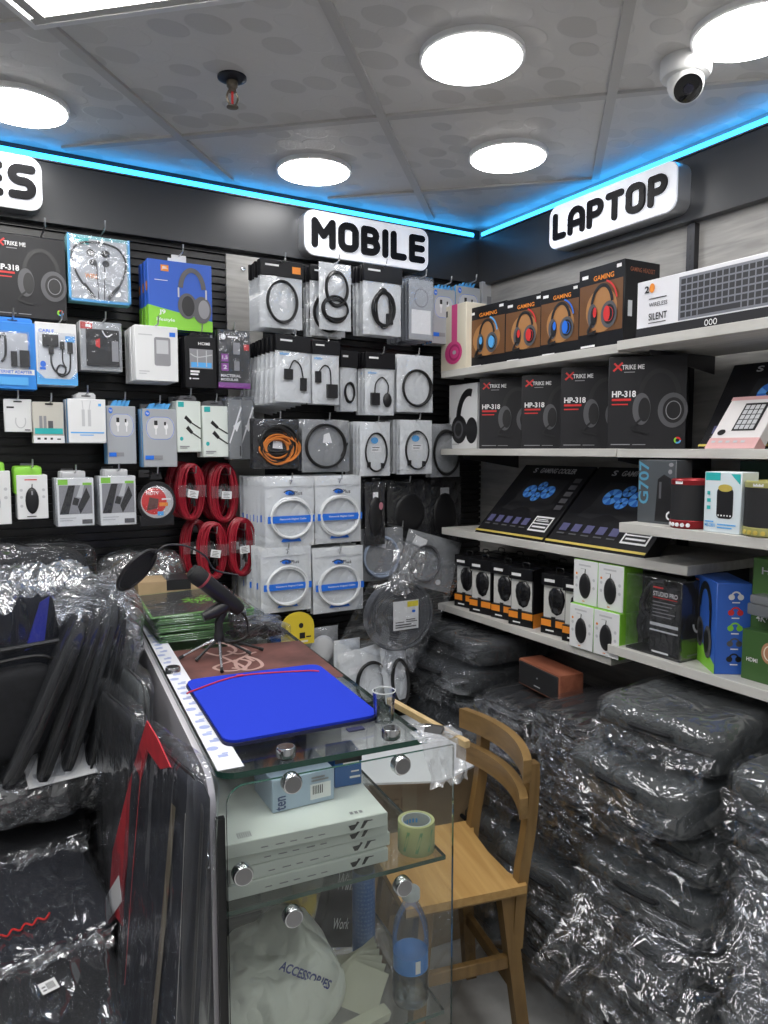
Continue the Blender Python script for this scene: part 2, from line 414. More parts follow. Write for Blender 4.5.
nt.links.new(mu.outputs[0], mc.inputs['Fac']); nt.links.new(mc.outputs[0], b.inputs['Base Color'])
ro = nt.nodes.new('ShaderNodeMapRange'); ro.inputs['To Min'].default_value = 0.55; ro.inputs['To Max'].default_value = 0.35
nt.links.new(mu.outputs[0], ro.inputs['Value']); nt.links.new(ro.outputs['Result'], b.inputs['Roughness'])
nz = nt.nodes.new('ShaderNodeTexNoise'); nz.inputs['Scale'].default_value = 160; nt.links.new(tc.outputs['Object'], nz.inputs['Vector'])
ad = nt.nodes.new('ShaderNodeMath'); ad.operation = 'MULTIPLY_ADD'; ad.inputs[1].default_value = 0.5
nt.links.new(nz.outputs['Fac'], ad.inputs[0]); nt.links.new(rp.outputs['Color'], ad.inputs[2])
bp = nt.nodes.new('ShaderNodeBump'); bp.inputs['Strength'].default_value = 0.3; bp.inputs['Distance'].default_value = 0.003
nt.links.new(ad.outputs[0], bp.inputs['Height']); nt.links.new(bp.outputs['Normal'], b.inputs['Normal'])
XL, XR, YB, YF = -3.3, 0.06, 0.06, -3.9
struct(MB().box(XL, YF, ZC, XR, YB, ZC+0.03), 'ceiling', CEILM)
# suspended ceiling T-bars, turned about 43 degrees to the walls
g0 = PZ(180, 136, ZC); gu = (PZ(611.5, 94, ZC)-g0).normalized(); gv = Vector((-gu.y, gu.x, 0)); step = (PZ(611.5, 94, ZC)-g0).length/2
tb = MB()
def clip_line(p, d):
    lo, hi = -9.0, 9.0
    for ax, a, c in ((0, XL, XR-0.07), (1, YF, YB-0.07)):
        if abs(d[ax]) < 1e-6: continue
        t0, t1 = sorted(((a-p[ax])/d[ax], (c-p[ax])/d[ax])); lo = max(lo, t0); hi = min(hi, t1)
    return lo, hi
for k in range(-7, 8):
    for d, o, dz_ in ((gu, gv, 0.0), (gv, gu, 0.0006)):
        p = g0+o*(k*step); lo, hi = clip_line(p, d)
        if hi-lo < 0.05: continue
        ang = math.atan2(d.y, d.x)
        tb.box(lo, -0.012, -0.006, hi, 0.012, 0.002, T(p.x, p.y, ZC-0.001-dz_) @ RZ(ang))
struct(tb, 'trim_1', mat('ceiling_tee_bar', (0.50, 0.49, 0.47), 0.5))
FLOORM = mat('floor_tile', (0.60, 0.60, 0.58), 0.28, var=0.22, vscale=9)
struct(MB().box(XL, YF, -0.03, XR, YB, 0), 'floor', FLOORM)
# back wall: black slatwall, then wood laminate strip, then slatwall behind the cable bags
LAM = wood('grey_wood_laminate', (0.33, 0.32, 0.30), (0.46, 0.45, 0.43), (6, 2, 60), 0.5)
LAMR = wood('grey_wood_laminate_side', (0.33, 0.32, 0.31), (0.47, 0.46, 0.44), (2, 6, 60), 0.5)
SLAT = mat('black_slat_panel', (0.012, 0.012, 0.013), 0.3)
struct(MB().box(XL, 0.03, 0, XR, 0.08, ZC), 'wall_back', mat('dark_wall', (0.03, 0.03, 0.032), 0.6))
struct(MB().box(0.03, YF, 0, 0.08, 0.03, ZC), 'wall_right', LAMR)
struct(MB().box(XL-0.05, YF, 0, XL, 0.03, ZC), 'wall_left', mat('far_wall', (0.50, 0.50, 0.50), 0.6))
struct(MB().box(XL, YF-0.05, 0, XR, YF, ZC), 'wall_front', mat('far_wall_front', (0.55, 0.55, 0.55), 0.6))
xl = PY(226, 260, 0).x; xr = PY(262, 260, 0).x
def slats(x0, x1, z0, z1, name):
    b = MB(); z = z0
    while z < z1-0.001:
        b.box(x0, 0.004, z, x1, 0.03, min(z+0.017, z1)); b.box(x0, 0.016, min(z+0.017, z1), x1, 0.03, min(z+0.024, z1)); z += 0.024
    return tag(b.build(name, SLAT, None, False), kind='structure')
slats(XL, xl, 0.5, 2.158, 'trim_2')
slats(xr, 0.03, 0.5, 2.158, 'trim_3')
struct(MB().rbox(xl, 0.0, 0.4, xr, 0.03, 2.158, 0.001, 1), 'trim_4', LAM)
sc = thing('panel_screw', 'round metal screw cap near the top of the grey wood panel strip', 'screw', PY(243, 269, 0.0))
MB().lathe([(0.0085, 0), (0.0085, 0.003), (0.006, 0.006), (0.0, 0.0065)], 16, RX(PI/2)).build('cap', CHROME, sc)
MB().box(-0.005, -0.0075, -0.0008, 0.005, -0.006, 0.0008).build('slot', INK, sc)
# fascia boards round the top of both walls
FASC = mat('anthracite_fascia', (0.055, 0.057, 0.062), 0.33, bump=(3, 0.05, 0.01))
struct(MB().rbox(XL, 0.0, 2.175, 0.0, 0.03, 2.345, 0.001, 1), 'trim_5', FASC)
struct(MB().rbox(0.0, YF, 2.165, 0.03, 0.03, 2.345, 0.001, 1), 'trim_6', FASC)
LED = emit('led_strip_light', (0.035, 0.42, 1.0), 4.6)
def ledstrip(name, p0, p1, label):
    t = thing(name, label, 'led strip', p0)
    v = Vector(p1)-Vector(p0)
    MB().tube([(0, 0, 0), v], 0.009, 8).build('light_tube', LED, t)
    d = v.normalized(); b = MB()
    a = math.atan2(v.y, v.x)
    b.box(0, -0.010, -0.014, v.length, 0.016, -0.010, RZ(a))
    b.build('channel', mat('led_channel', (0.25, 0.25, 0.26), 0.4, 0.6), t)
ledstrip('led_strip', (XL, 0.008, 2.362), (-0.02, 0.008, 2.362), 'glowing blue led strip above the fascia with the MOBILE sign')
ledstrip('led_strip', (0.008, -0.02, 2.362), (0.008, YF, 2.362), 'glowing blue led strip above the fascia with the LAPTOP sign')
# slotted shelf uprights on the right wall
def upright(y):
    b = MB().box(0.012, y-0.012, 0.6, 0.03, y+0.012, 2.16); return b
us = MB()
for i, (y, lab) in enumerate(((-0.975, 'dark slotted metal shelf upright above the keyboard box'),)):
    t = thing('shelf_upright', lab, 'shelf upright', (0, y, 0))
    MB().box(0.010, -0.013, 0.5, 0.03, 0.013, 2.16).build('rail', mat('dark_metal', (0.05, 0.05, 0.055), 0.4, 0.6), t)
    sb = MB()
    for k in range(60): sb.box(0.0095, -0.003, 0.52+k*0.027, 0.0102, 0.003, 0.535+k*0.027)
    sb.build('slots', INK, t)
# ------------------------------------------------------------------ ceiling lights
LAMP = emit('ceiling_lamp_diffuser', (1.0, 0.985, 0.97), 17.0)
RIM = mat('lamp_rim', (0.75, 0.75, 0.75), 0.3)
def ceiling_light(p, label, r=0.113):
    t = thing('ceiling_light', label, 'ceiling light', (p.x, p.y, ZC))
    MB().lathe([(r+0.004, 0), (r+0.004, -0.012), (r-0.003, -0.014), (r-0.004, 0)], 40).build('rim', RIM, t)
    MB().lathe([(r-0.004, -0.004), (r-0.004, -0.016), (r-0.015, -0.0185), (0.0, -0.0195)], 40).build('diffuser', LAMP, t)
    return t
for (u, v, lab) in ((20, 103, 'round ceiling lamp above the end of the ES sign'), (314, 168, 'round ceiling lamp nearest the MOBILE sign'),
                    (472, 54, 'round ceiling lamp between the sprinkler and the camera'), (508, 154, 'round ceiling lamp behind and below the others, near the corner'),
                    (751, 27, 'round ceiling lamp beside the security camera')):
    ceiling_light(PZ(u, v, ZC), lab)
for k, (x, y) in enumerate(((-1.15, -1.55), (-1.60, -1.30), (-0.72, -1.66), (-0.30, -2.05), (-1.15, -2.30), (-0.72, -2.45), (-1.60, -2.00), (-2.05, -1.70), (-2.05, -2.45), (-1.60, -2.85), (-2.45, -1.25), (-2.45, -0.45), (-1.10, -3.05), (-2.9, -2.0), (-1.97, -0.58), (-2.05, -1.05))):
    ceiling_light(Vector((x, y, ZC)), 'round ceiling lamp in the part of the shop behind the viewer').__setitem__('group', 'ceiling lamps behind the viewer')
# square panel light (one tile of the grid)
pm = PZ(175, 0, ZC); a = math.atan2(gu.y, gu.x)
pc = PZ(36, 21, ZC)
t = thing('panel_light', 'square ceiling light panel in the top left corner', 'ceiling light', (pc.x, pc.y, ZC), a)
s_ = step-0.05
MB().box(0.0, -s_-0.0, -0.006, s_, 0.0, -0.003).build('diffuser', emit('panel_lamp_diffuser', (1.0, 0.985, 0.95), 12.0), t)
fr = MB()
for q in ((-0.014, -s_-0.014, s_+0.014, -s_), (-0.014, 0, s_+0.014, 0.014), (-0.014, -s_, 0, 0), (s_, -s_, s_+0.014, 0)): fr.box(q[0], q[1], -0.009, q[2], q[3], 0)
fr.build('frame', RIM, t)
# sprinkler
p = PZ(232, 77, ZC)
t = thing('fire_sprinkler', 'small pendent fire sprinkler with a black ceiling ring', 'sprinkler', (p.x, p.y, ZC))
MB().lathe([(0.034, 0.0), (0.034, -0.004), (0.022, -0.010), (0.014, -0.010)], 24).build('escutcheon', mat('sprinkler_ring', (0.02, 0.022, 0.03), 0.35, 0.5), t)
BRONZE = mat('bronze', (0.20, 0.17, 0.13), 0.35, 0.9)
MB().lathe([(0.013, -0.008), (0.013, -0.022), (0.009, -0.026), (0.009, -0.034)], 16).build('body', BRONZE, t)
b = MB()
for s in (-1, 1): b.tube(smooth_path([(s*0.008, 0, -0.032), (s*0.013, 0, -0.045), (s*0.010, 0, -0.058), (s*0.002, 0, -0.066)], 4), 0.0025, 6)
b.build('frame_arms', BRONZE, t)
MB().cyl((0, 0, -0.034), (0, 0, -0.062), 0.003, 0.003, 8).build('glass_bulb', RED, t)
MB().lathe([(0.005, -0.064), (0.014, -0.067), (0.014, -0.069), (0.004, -0.071)], 16).build('deflector', BRONZE, t)
# dome security camera
p = PZ(686, 60, ZC)
t = thing('security_camera', 'white turret security camera on the ceiling', 'camera', (p.x, p.y, ZC), 0.0)
CAMW = mat('camera_white', (0.72, 0.72, 0.71), 0.35)
MB().lathe([(0.055, 0.0), (0.055, -0.032), (0.051, -0.038), (0.038, -0.041), (0.0, -0.041)], 32).build('base_housing', CAMW, t)
# turret ball looks towards the counter
dv = Vector((-0.45, -0.55, -0.65)).normalized()
q = dv.to_track_quat('Z', 'Y').to_matrix().to_4x4()
Mb = T(0, 0, -0.048) @ q @ Matrix.Scale(1.08, 4)
MB().lathe([(0.0, -0.036), (0.018, -0.032), (0.030, -0.022), (0.036, -0.006), (0.036, 0.008), (0.034, 0.022), (0.031, 0.034), (0.028, 0.036)], 28, Mb).build('turret', CAMW, t)
MB().lathe([(0.028, 0.030), (0.028, 0.0365), (0.022, 0.038), (0.0, 0.0385)], 28, Mb).build('lens_window', mat('lens_black', (0.004, 0.004, 0.005), 0.06), t)
MB().lathe([(0.010, 0.037), (0.010, 0.041), (0.007, 0.042), (0.0, 0.0405)], 18, Mb).build('lens', mat('lens_glass', (0.01, 0.01, 0.02), 0.03), t)
# ------------------------------------------------------------------ light box signs, letters drawn with round strokes
def arcpts(cx, cy, rx, ry, a0, a1, n=8): return [(cx+rx*math.cos(math.radians(a0+(a1-a0)*k/n)), cy+ry*math.sin(math.radians(a0+(a1-a0)*k/n))) for k in range(n+1)]
def rrect(x0, y0, x1, y1, r): return arcpts(x1-r, y1-r, r, r, 0, 90, 5)+arcpts(x0+r, y1-r, r, r, 90, 180, 5)+arcpts(x0+r, y0+r, r, r, 180, 270, 5)+arcpts(x1-r, y0+r, r, r, 270, 360, 5)+[(x1, y1-r)]
LET = {  # strokes in a box: width w, height 1
 'L': (0.52, [[(0, 1), (0, 0), (0.52, 0)]]),
 'A': (0.70, [[(0, 0), (0, 0.62)]+arcpts(0.35, 0.62, 0.35, 0.38, 180, 0, 10)+[(0.70, 0)], [(0, 0.36), (0.70, 0.36)]]),
 'P': (0.62, [[(0, 0), (0, 1), (0.36, 1)]+arcpts(0.36, 0.72, 0.26, 0.28, 90, -90, 8)+[(0.0, 0.44)]]),
 'T': (0.66, [[(0, 1), (0.66, 1)], [(0.33, 1), (0.33, 0)]]),
 'O': (0.66, [rrect(0, 0, 0.66, 1, 0.26)]),
 'M': (0.80, [[(0, 0), (0, 1), (0.40, 0.42), (0.80, 1), (0.80, 0)]]),
 'B': (0.62, [[(0, 0), (0, 1), (0.34, 1)]+arcpts(0.34, 0.76, 0.24, 0.24, 90, -90, 8)+[(0, 0.52)], [(0.34, 0.52)]+arcpts(0.36, 0.26, 0.26, 0.26, 90, -90, 8)+[(0, 0)]]),
 'I': (0.0, [[(0, 0), (0, 1)]]),
 'E': (0.54, [[(0.54, 1), (0, 1), (0, 0), (0.54, 0)], [(0, 0.52), (0.52, 0.52)]]),
 'S': (0.60, [[(0.60, 1), (0.24, 1)]+arcpts(0.24, 0.76, 0.24, 0.24, 90, 270, 8)+[(0.38, 0.52)]+arcpts(0.36, 0.26, 0.24, 0.26, 90, -90, 8)+[(0, 0)]]),
}
def stroke_letter(b, strokes, ox, oz, sc_, t, y0, y1, M):
    lift = 0.0
    for st in strokes:
        P = [Vector((ox+x*sc_, oz+z*sc_)) for x, z in st]
        for i in range(len(P)-1):
            d = (P[i+1]-P[i])
            if d.length < 1e-6: continue
            d.normalize(); n_ = Vector((-d.y, d.x))*t/2; lift += 0.00006
            q = [P[i]-n_, P[i+1]-n_, P[i+1]+n_, P[i]+n_]
            b.prism([(v.x, v.y) for v in q], y0, y1+lift, M @ RX(PI/2))
        for p_ in P:
            lift += 0.00006
            b.prism([(p_.x+t/2*math.cos(2*PI*k/12), p_.y+t/2*math.sin(2*PI*k/12)) for k in range(12)], y0, y1+lift, M @ RX(PI/2))
SIGNF = emit('sign_face_glow', (0.92, 0.94, 1.0), 0.36)
SIGNS = mat('sign_brushed_side', (0.62, 0.63, 0.65), 0.3, 0.75)
LETM = mat('sign_letter_black', (0.008, 0.008, 0.010), 0.42, spec=0.12)
def lightbox(name, label, loc, rotz, w, h, d, word, lx0, lx1, lz0, lh, t):
    s = thing(name, label, 'sign', loc, rotz)
    def rr(w_, h_, r): return [(x, z) for x, z in rrect(-w_/2, -h_/2, w_/2, h_/2, r)[:-1]]
    MB().prism(rr(w, h, h*0.24), 0, d, RX(PI/2)).build('housing', SIGNS, s)
    MB().prism(rr(w-0.004, h-0.004, h*0.23), d, d+0.004, RX(PI/2)).build('lit_face', SIGNF, s)
    gap = 0.11*lh; n = len(word)
    kx = ((lx1-lx0)-n*t-(n-1)*gap)/sum(LET[c][0]*(lh-t) for c in word)
    x = lx0
    for ch in word:
        wl, st = LET[ch]; b = MB()
        st = [[(px*kx, pz) for px, pz in q] for q in st]
        stroke_letter(b, st, x+t/2, lz0+t/2, lh-t, t, d+0.004, d+0.009, Matrix.Identity(4))
        b.build('letter', LETM, s, ang=30)
        x += wl*kx*(lh-t)+t+gap
    return s
d0 = 0.045
c0 = PY(304, 234, -d0); c1 = PY(428, 246, -d0); w = (c1-c0).x
zt = PY(366, 219, -d0).z; zb = PY(366, 263, -d0).z; h = zt-zb
lh = h*0.66
lightbox('sign', 'white light box sign reading MOBILE', ((c0.x+c1.x)/2, 0, (zt+zb)/2), 0, w, h, d0, 'MOBILE', -w/2+0.025, w/2-0.018, -lh/2, lh, lh*0.24)
d0 = 0.05
c1 = PY(42, 182, -d0); zt = PY(25, 156, -d0).z; zb = PY(25, 210, -d0).z; h = zt-zb; w = 0.42; lh = h*0.64
lightbox('sign', 'white light box sign whose visible letters read ES', (c1.x-w/2, 0, (zt+zb)/2), 0, w, h, d0, 'ES', w/2-0.165, w/2-0.016, -lh/2, lh, lh*0.24)
d0 = 0.055
c0 = PX(550, 229, -d0); c1 = PX(678, 186, -d0); w = c0.y-c1.y
zt = (PX(550, 207, -d0).z+PX(678, 160, -d0).z)/2; zb = (PX(550, 250, -d0).z+PX(678, 211, -d0).z)/2; h = zt-zb; lh = h*0.62
lightbox('sign', 'white light box sign reading LAPTOP', (0, (c0.y+c1.y)/2, (zt+zb)/2), -PI/2, w, h, d0, 'LAPTOP', -w/2+0.022, w/2-0.03, -lh/2, lh, lh*0.235)
# ================================================================== BACK WALL PRODUCTS ON HOOKS
HOOKM = STEEL
def hook(x, z, y_end, label, group):
    """one wire hook out of the slat panel: clip, arm, upturned tip"""
    t = thing('display_hook', label, 'hook', (x, 0.0, z), 0, group)
    MB().rbox(-0.017, -0.006, -0.012, 0.017, 0.004, 0.012, 0.002, 1).build('back_clip', mat('hook_clip', (0.30, 0.30, 0.31), 0.35, 0.7), t)
    MB().tube(smooth_path([(0, -0.004, 0), (0, y_end*0.5, 0.003), (0, y_end+0.016, 0.004), (0, y_end+0.004, 0.010), (0, y_end, 0.026)], 4), 0.0022, 6).build('wire_arm', HOOKM, t)
    return t
HL1 = ('chrome wire hook on the black slat panel holding packs left of the grey wood strip', 'hooks on the left slat panel')
HL2 = ('chrome wire hook holding clear cable bags between the wood strip and the corner', 'hooks between wood strip and corner')
def row_copies(root, n, sp, label, group, jitter=0.002, dz=0.0):
    """the same product hanging behind on the same hook"""
    for k in range(1, n):
        c = dup(root, root.location+Vector((random.uniform(-jitter, jitter), k*sp, random.uniform(-jitter, jitter)*0.6+dz*k)), label, group)
        c.rotation_euler = (0, 0, random.uniform(-0.02, 0.02))
def header(root, w, h, d, hw, hh, m, top=None):
    """a hang tab above the pack with the slot for the hook"""
    b = MB(); hz = h-0.002
    poly = [(-hw/2, 0), (hw/2, 0), (hw/2, hh*0.7), (hw/2-hh*0.3, hh), (-hw/2+hh*0.3, hh), (-hw/2, hh*0.7)]
    b.prism([(x, z+hz) for x, z in poly], 0, 0.0012, T(0, 0.0006, 0) @ RX(PI/2))
    o = b.build('hang_tab', m, root)
    MB().rbox(-0.012, -0.0014, hz+hh*0.45, 0.012, -0.0004, hz+hh*0.62, 0.0003, 1).build('hang_slot', INK, root)
    return o
def place_y(u0, v0, u1, v1, y, name, label, cat, d, group=None):
    xc, z0, w, h = slot_y(u0, v0, u1, v1, y)
    return thing(name, label, cat, (xc, y+d/2, z0), 0, group), w, h
# ---- XTRIKE style headset box, shared with the shelf
def headset_carton(root, w, d, h):
    carton(root, w, d, h, CHAR)
    asp = h/w
    el = [('brand_mark', RED, [LN([(0.07, 0.93), (0.17, 0.85)], 0.025), LN([(0.06, 0.845), (0.18, 0.935)], 0.025)]),
          ('brand_lettering', INKW, [TX('TRIKE ME', 0.17, 0.86, 0.46, 0.91, 1), TX('HP-318', 0.05, 0.56, 0.36, 0.63, 1.5)]),
          ('red_subtitle', RED, [R(0.05, 0.52, 0.30, 0.545), R(0.05, 0.475, 0.26, 0.49)]),
          ('small_print', MGREY, [R(0.05, 0.04, 0.30, 0.05), R(0.33, 0.04, 0.50, 0.048), R(0.20, 0.825, 0.34, 0.835)])]
    el += headset(0.66, 0.52, 0.36, asp, INK, DGREY, MGREY)
    el.append(('light_badge_red', RED, [RG(0.90, 0.09, 0.045, 0.045/asp, 0.022, 0, 120)]))
    el.append(('light_badge_green', GREEN, [RG(0.90, 0.09, 0.045, 0.045/asp, 0.022, 120, 240)]))
    el.append(('light_badge_blue', SKYB, [RG(0.90, 0.09, 0.045, 0.045/asp, 0.022, 240, 360)]))
    prints(root, w, d, h, el)
t, w, h = place_y(-8, 236, 66, 318, -0.13, 'headset_box', 'black HP-318 headset box hanging on the slat panel under the ES sign', 'box', 0.09)
headset_carton(t, w, 0.09, h)
hook(t.location.x+w*0.20, t.location.z+h+0.012, -0.19, *HL1)
# ---- neckband earphone box
t, w, h = place_y(68, 237, 130, 303, -0.13, 'earphone_box', 'clear fronted box with black wireless neckband earphones, teal edged', 'box', 0.045)
BOXT = mat('pale_teal_card', (0.20, 0.48, 0.52), 0.35)
carton(t, w, 0.045, h, BOXT)
prints(t, w, 0.045, h, [
    ('inner_tray', LGREY, [R(0.05, 0.05, 0.95, 0.95)]),
    ('brand_tab', TEAL, [R(0.10, 0.86, 0.34, 0.96)]),
    ('neckband', CABLEB, [TB([(0.40, 0.08), (0.20, 0.30), (0.06, 0.60), (0.12, 0.82), (0.32, 0.90), (0.62, 0.90), (0.84, 0.82), (0.93, 0.60), (0.82, 0.30), (0.62, 0.08)], 0.0028)]),
    ('neckband_grip', CABLEB, [TB([(0.40, 0.07), (0.24, 0.27)], 0.0045), TB([(0.62, 0.07), (0.80, 0.27)], 0.0045)]),
    ('earbud', CABLEB, [DM(0.37, 0.75, 0.075, 0.055, 0.008), DM(0.60, 0.75, 0.075, 0.055, 0.008), DM(0.40, 0.60, 0.06, 0.05, 0.007), DM(0.60, 0.60, 0.06, 0.05, 0.007)]),
    ('earbud_cable', CABLEB, [TB([(0.45, 0.60), (0.46, 0.30), (0.47, 0.06)], 0.0014), TB([(0.58, 0.60), (0.57, 0.30), (0.56, 0.06)], 0.0014)]),
    ('orange_title', ORANGE, [TX('WIRE', 0.26, 0.36, 0.47, 0.43, 1)]), ('grey_title', INKW, [TX('LESS', 0.48, 0.36, 0.72, 0.43, 1), R(0.28, 0.30, 0.66, 0.315)]),
    ('blue_border', SKYB, [R(0, 0, 1, 0.04), R(0, 0, 0.035, 1), R(0.965, 0, 1, 1)])])
MB().box(-w/2+0.004, -0.034, 0.004, w/2-0.004, -0.0335, h-0.004).build('clear_window', FILM_S, t)
header(t, w, h, 0.045, w*0.5, 0.012, CHAR)
hook(t.location.x+0.01, t.location.z+h+0.008, -0.18, *HL1)
# ---- blue and lime headphone boxes J9
t, w, h = place_y(148, 262, 212, 330, -0.16, 'headphone_box', 'blue and lime J9 headphone box, front one of three on its hook', 'box', 0.026)
BLUEC = mat('royal_blue_card', (0.025, 0.11, 0.55), 0.4)
def j9(t, w, d, h):
    carton(t, w, d, h, BLUEC); asp = h/w
    prints(t, w, d, h, [('lime_panel', GREEN, [PL((0, 0), (1, 0), (1, 0.16), (0, 0.34))]),
        ('brand_patch', ORANGE, [R(0.20, 0.84, 0.32, 0.93)]), ('brand_lettering', INKW, [TX('JBL', 0.215, 0.86, 0.305, 0.91, 1.5), TX('J9', 0.16, 0.20, 0.26, 0.28, 1.5), TX('lifestyle', 0.12, 0.10, 0.40, 0.16, 0.5), R(0.10, 0.70, 0.30, 0.71)]),
        ('headband', DGREY, [RG(0.68, 0.60, 0.22, 0.33, 0.075, 5, 175)]),
        ('ear_cup', DGREY, [E(0.60, 0.36, 0.15, 0.19), E(0.83, 0.32, 0.15, 0.20)]),
        ('ear_pad', INK, [E(0.61, 0.36, 0.10, 0.15)]), ('ear_cup_shine', MGREY, [E(0.86, 0.33, 0.09, 0.14)]),
        ('slider', LGREY, [R(0.45, 0.48, 0.475, 0.62), R(0.885, 0.48, 0.91, 0.62)])])
    prints(t, w, d, h, [('side_lime', GREEN, [R(0, 0, 1, 0.34)]), ('side_brand', ORANGE, [R(0.2, 0.55, 0.8, 0.68)])], 'left')
    MB().rbox(-0.022, -0.002, h-0.002, 0.022, 0.0, h+0.022, 0.001, 1).build('paper_tag', WHITE, t)
j9(t, w, 0.026, h)
row_copies(t, 3, 0.040, 'blue and lime J9 headphone box hanging behind the front J9 box', 'J9 boxes behind the front one')
hook(t.location.x, t.location.z+h+0.016, -0.20, *HL1)
# ---- row 2
t, w, h = place_y(-8, 322, 36, 389, -0.16, 'adapter_pack', 'blue blister pack with black video adapter at the left picture edge', 'pack', 0.03)
carton(t, w, 0.03, h, mat('bright_blue_card', (0.03, 0.24, 0.72), 0.35))
prints(t, w, 0.03, h, [('blister_tray', LGREY, [R(0.12, 0.30, 0.82, 0.84, 0.05)]), ('white_band', INKW, [R(0.0, 0.22, 0.95, 0.30)]), ('band_lettering', BLUE, [TX('INTERNET ADAPTER', 0.04, 0.235, 0.9, 0.28, 1)]),
    ('plug', INK, [BX(0.42, 0.34, 0.56, 0.56, 0.008), BX(0.62, 0.34, 0.84, 0.58, 0.010)]), ('cable', CABLEB, [TB([(0.18, 0.75), (0.30, 0.80), (0.30, 0.50), (0.20, 0.40)], 0.003)]), ('print_dots', SKYB, [R(0.05, 0.06, 0.8, 0.18)])])
MB().rbox(-w*0.40, -0.030, h*0.29, w*0.36, -0.0155, h*0.86, 0.004, 1).build('clear_blister', FILM_S, t)
header(t, w, h, 0.03, w*0.9, 0.016, mat('bright_blue_card', (0.03, 0.24, 0.72)))
row_copies(t, 2, 0.035, 'blue adapter blister pack hanging behind the front blue pack', 'packs behind the front blue pack')
hook(t.location.x, t.location.z+h+0.006, -0.19, *HL1)
t, w, h = place_y(36, 323, 77, 385, -0.16, 'cable_adapter_pack', 'white and blue pack with a black drive cable adapter looped inside', 'pack', 0.03)
carton(t, w, 0.03, h, WHITE)
prints(t, w, 0.03, h, [('blue_corners', SKYB, [PL((0, 0), (1, 0), (1, 0.22), (0.8, 0.10), (0.2, 0.10), (0, 0.22)), R(0.72, 0.70, 0.96, 0.80)]), ('lettering', BLUE, [TX('CABLE', 0.08, 0.84, 0.45, 0.89, 1), E(0.16, 0.33, 0.07, 0.05), R(0.08, 0.24, 0.22, 0.28)]),
    ('drive_plug', INK, [BX(0.16, 0.62, 0.54, 0.80, 0.010), BX(0.30, 0.50, 0.42, 0.64, 0.008)]), ('usb_plug', INK, [BX(0.76, 0.52, 0.89, 0.70, 0.007), BX(0.58, 0.58, 0.69, 0.70, 0.006)]),
    ('looped_cable', CABLEB, [TB([(0.36, 0.52), (0.36, 0.34), (0.48, 0.20), (0.66, 0.18), (0.70, 0.28), (0.56, 0.32), (0.48, 0.22), (0.60, 0.14), (0.80, 0.24), (0.83, 0.54)], 0.0022), TB([(0.64, 0.58), (0.64, 0.38), (0.72, 0.28)], 0.0018)])])
MB().rbox(-w*0.46, -0.028, h*0.10, w*0.46, -0.0155, h*0.84, 0.004, 1).build('clear_blister', FILM_S, t)
row_copies(t, 2, 0.036, 'white and blue drive cable pack behind the front one', 'packs behind the drive cable pack')
hook(t.location.x+0.012, t.location.z+h+0.002, -0.20, *HL1)
t, w, h = place_y(80, 322, 122, 371, -0.15, 'drive_caddy_pack', 'clear pack with black hard drive caddy and a red label', 'pack', 0.03)
carton(t, w, 0.03, h, mat('silver_card', (0.45, 0.46, 0.47), 0.35))
prints(t, w, 0.03, h, [('red_label', RED, [R(0.02, 0.84, 0.30, 0.98)]), ('label_white', INKW, [R(0.14, 0.88, 0.26, 0.94)]), ('caddy', CHAR, [BX(0.14, 0.10, 0.92, 0.84, 0.006)])])
prints(t, w, 0.03, h, [('drive_plate', INK, [R(0.22, 0.13, 0.72, 0.80)]), ('round_sticker', INKW, [E(0.47, 0.55, 0.12, 0.12)]), ('sticker_red', RED, [PL((0.36, 0.5), (0.36, 0.62), (0.46, 0.66), (0.46, 0.46))]), ('circuit_area', MGREY, [R(0.74, 0.2, 0.9, 0.62)]), ('white_latch', INKW, [LN(smooth_path([(0.52, 0.82), (0.62, 0.70), (0.76, 0.76)]), 0.03)])], lift0=0.0066)
MB().rbox(-w*0.48, -0.030, h*0.04, w*0.48, -0.0155, h*0.98, 0.004, 1).build('clear_blister', FILM_S, t)
row_copies(t, 2, 0.034, 'drive caddy pack hanging behind the front caddy pack', 'packs behind the drive caddy')
hook(t.location.x+0.006, t.location.z+h-0.004, -0.20, *HL1)
t, w, h = place_y(135, 326, 178, 381, -0.20, 'white_box', 'white power box with a grey device picture, front of its row', 'box', 0.012)
carton(t, w, 0.014, h, WHITE)
prints(t, w, 0.014, h, [('device_picture', MGREY, [R(0.44, 0.28, 0.82, 0.80, 0.05)]), ('device_screen', LGREY, [R(0.49, 0.50, 0.77, 0.75)]), ('blue_badge', BLUE, [R(0.80, 0.82, 0.94, 0.90)]), ('small_print', LGREY, [R(0.08, 0.82, 0.40, 0.84), R(0.08, 0.16, 0.32, 0.18), R(0.08, 0.12, 0.25, 0.135)])])
row_copies(t, 8, 0.0175, 'white power box hanging behind the front white power box', 'white power boxes behind the front one', 0.001)
hook(t.location.x, t.location.z+h-0.002, -0.23, *HL1)
t, w, h = place_y(185, 337, 217, 388, -0.18, 'adapter_box', 'black box with HOMI lettering and a small window', 'box', 0.03)
carton(t, w, 0.03, h, BLACK)
prints(t, w, 0.03, h, [('lettering', INKW, [TX('HOMI', 0.42, 0.84, 0.78, 0.90, 0.5), R(0.16, 0.30, 0.44, 0.34), R(0.16, 0.25, 0.40, 0.28), R(0.22, 0.17, 0.42, 0.19), E(0.15, 0.18, 0.03, 0.02)]), ('window', MGREY, [R(0.14, 0.38, 0.86, 0.76)]), ('window_blue', SKYB, [R(0.18, 0.40, 0.82, 0.50)]), ('window_cable', LGREY, [LN(smooth_path([(0.16, 0.66), (0.4, 0.60), (0.84, 0.66)]), 0.03), LN([(0.38, 0.42), (0.38, 0.74)], 0.03), LN([(0.66, 0.42), (0.66, 0.74)], 0.03)])])
header(t, w, h, 0.03, w*0.6, 0.016, BLACK)
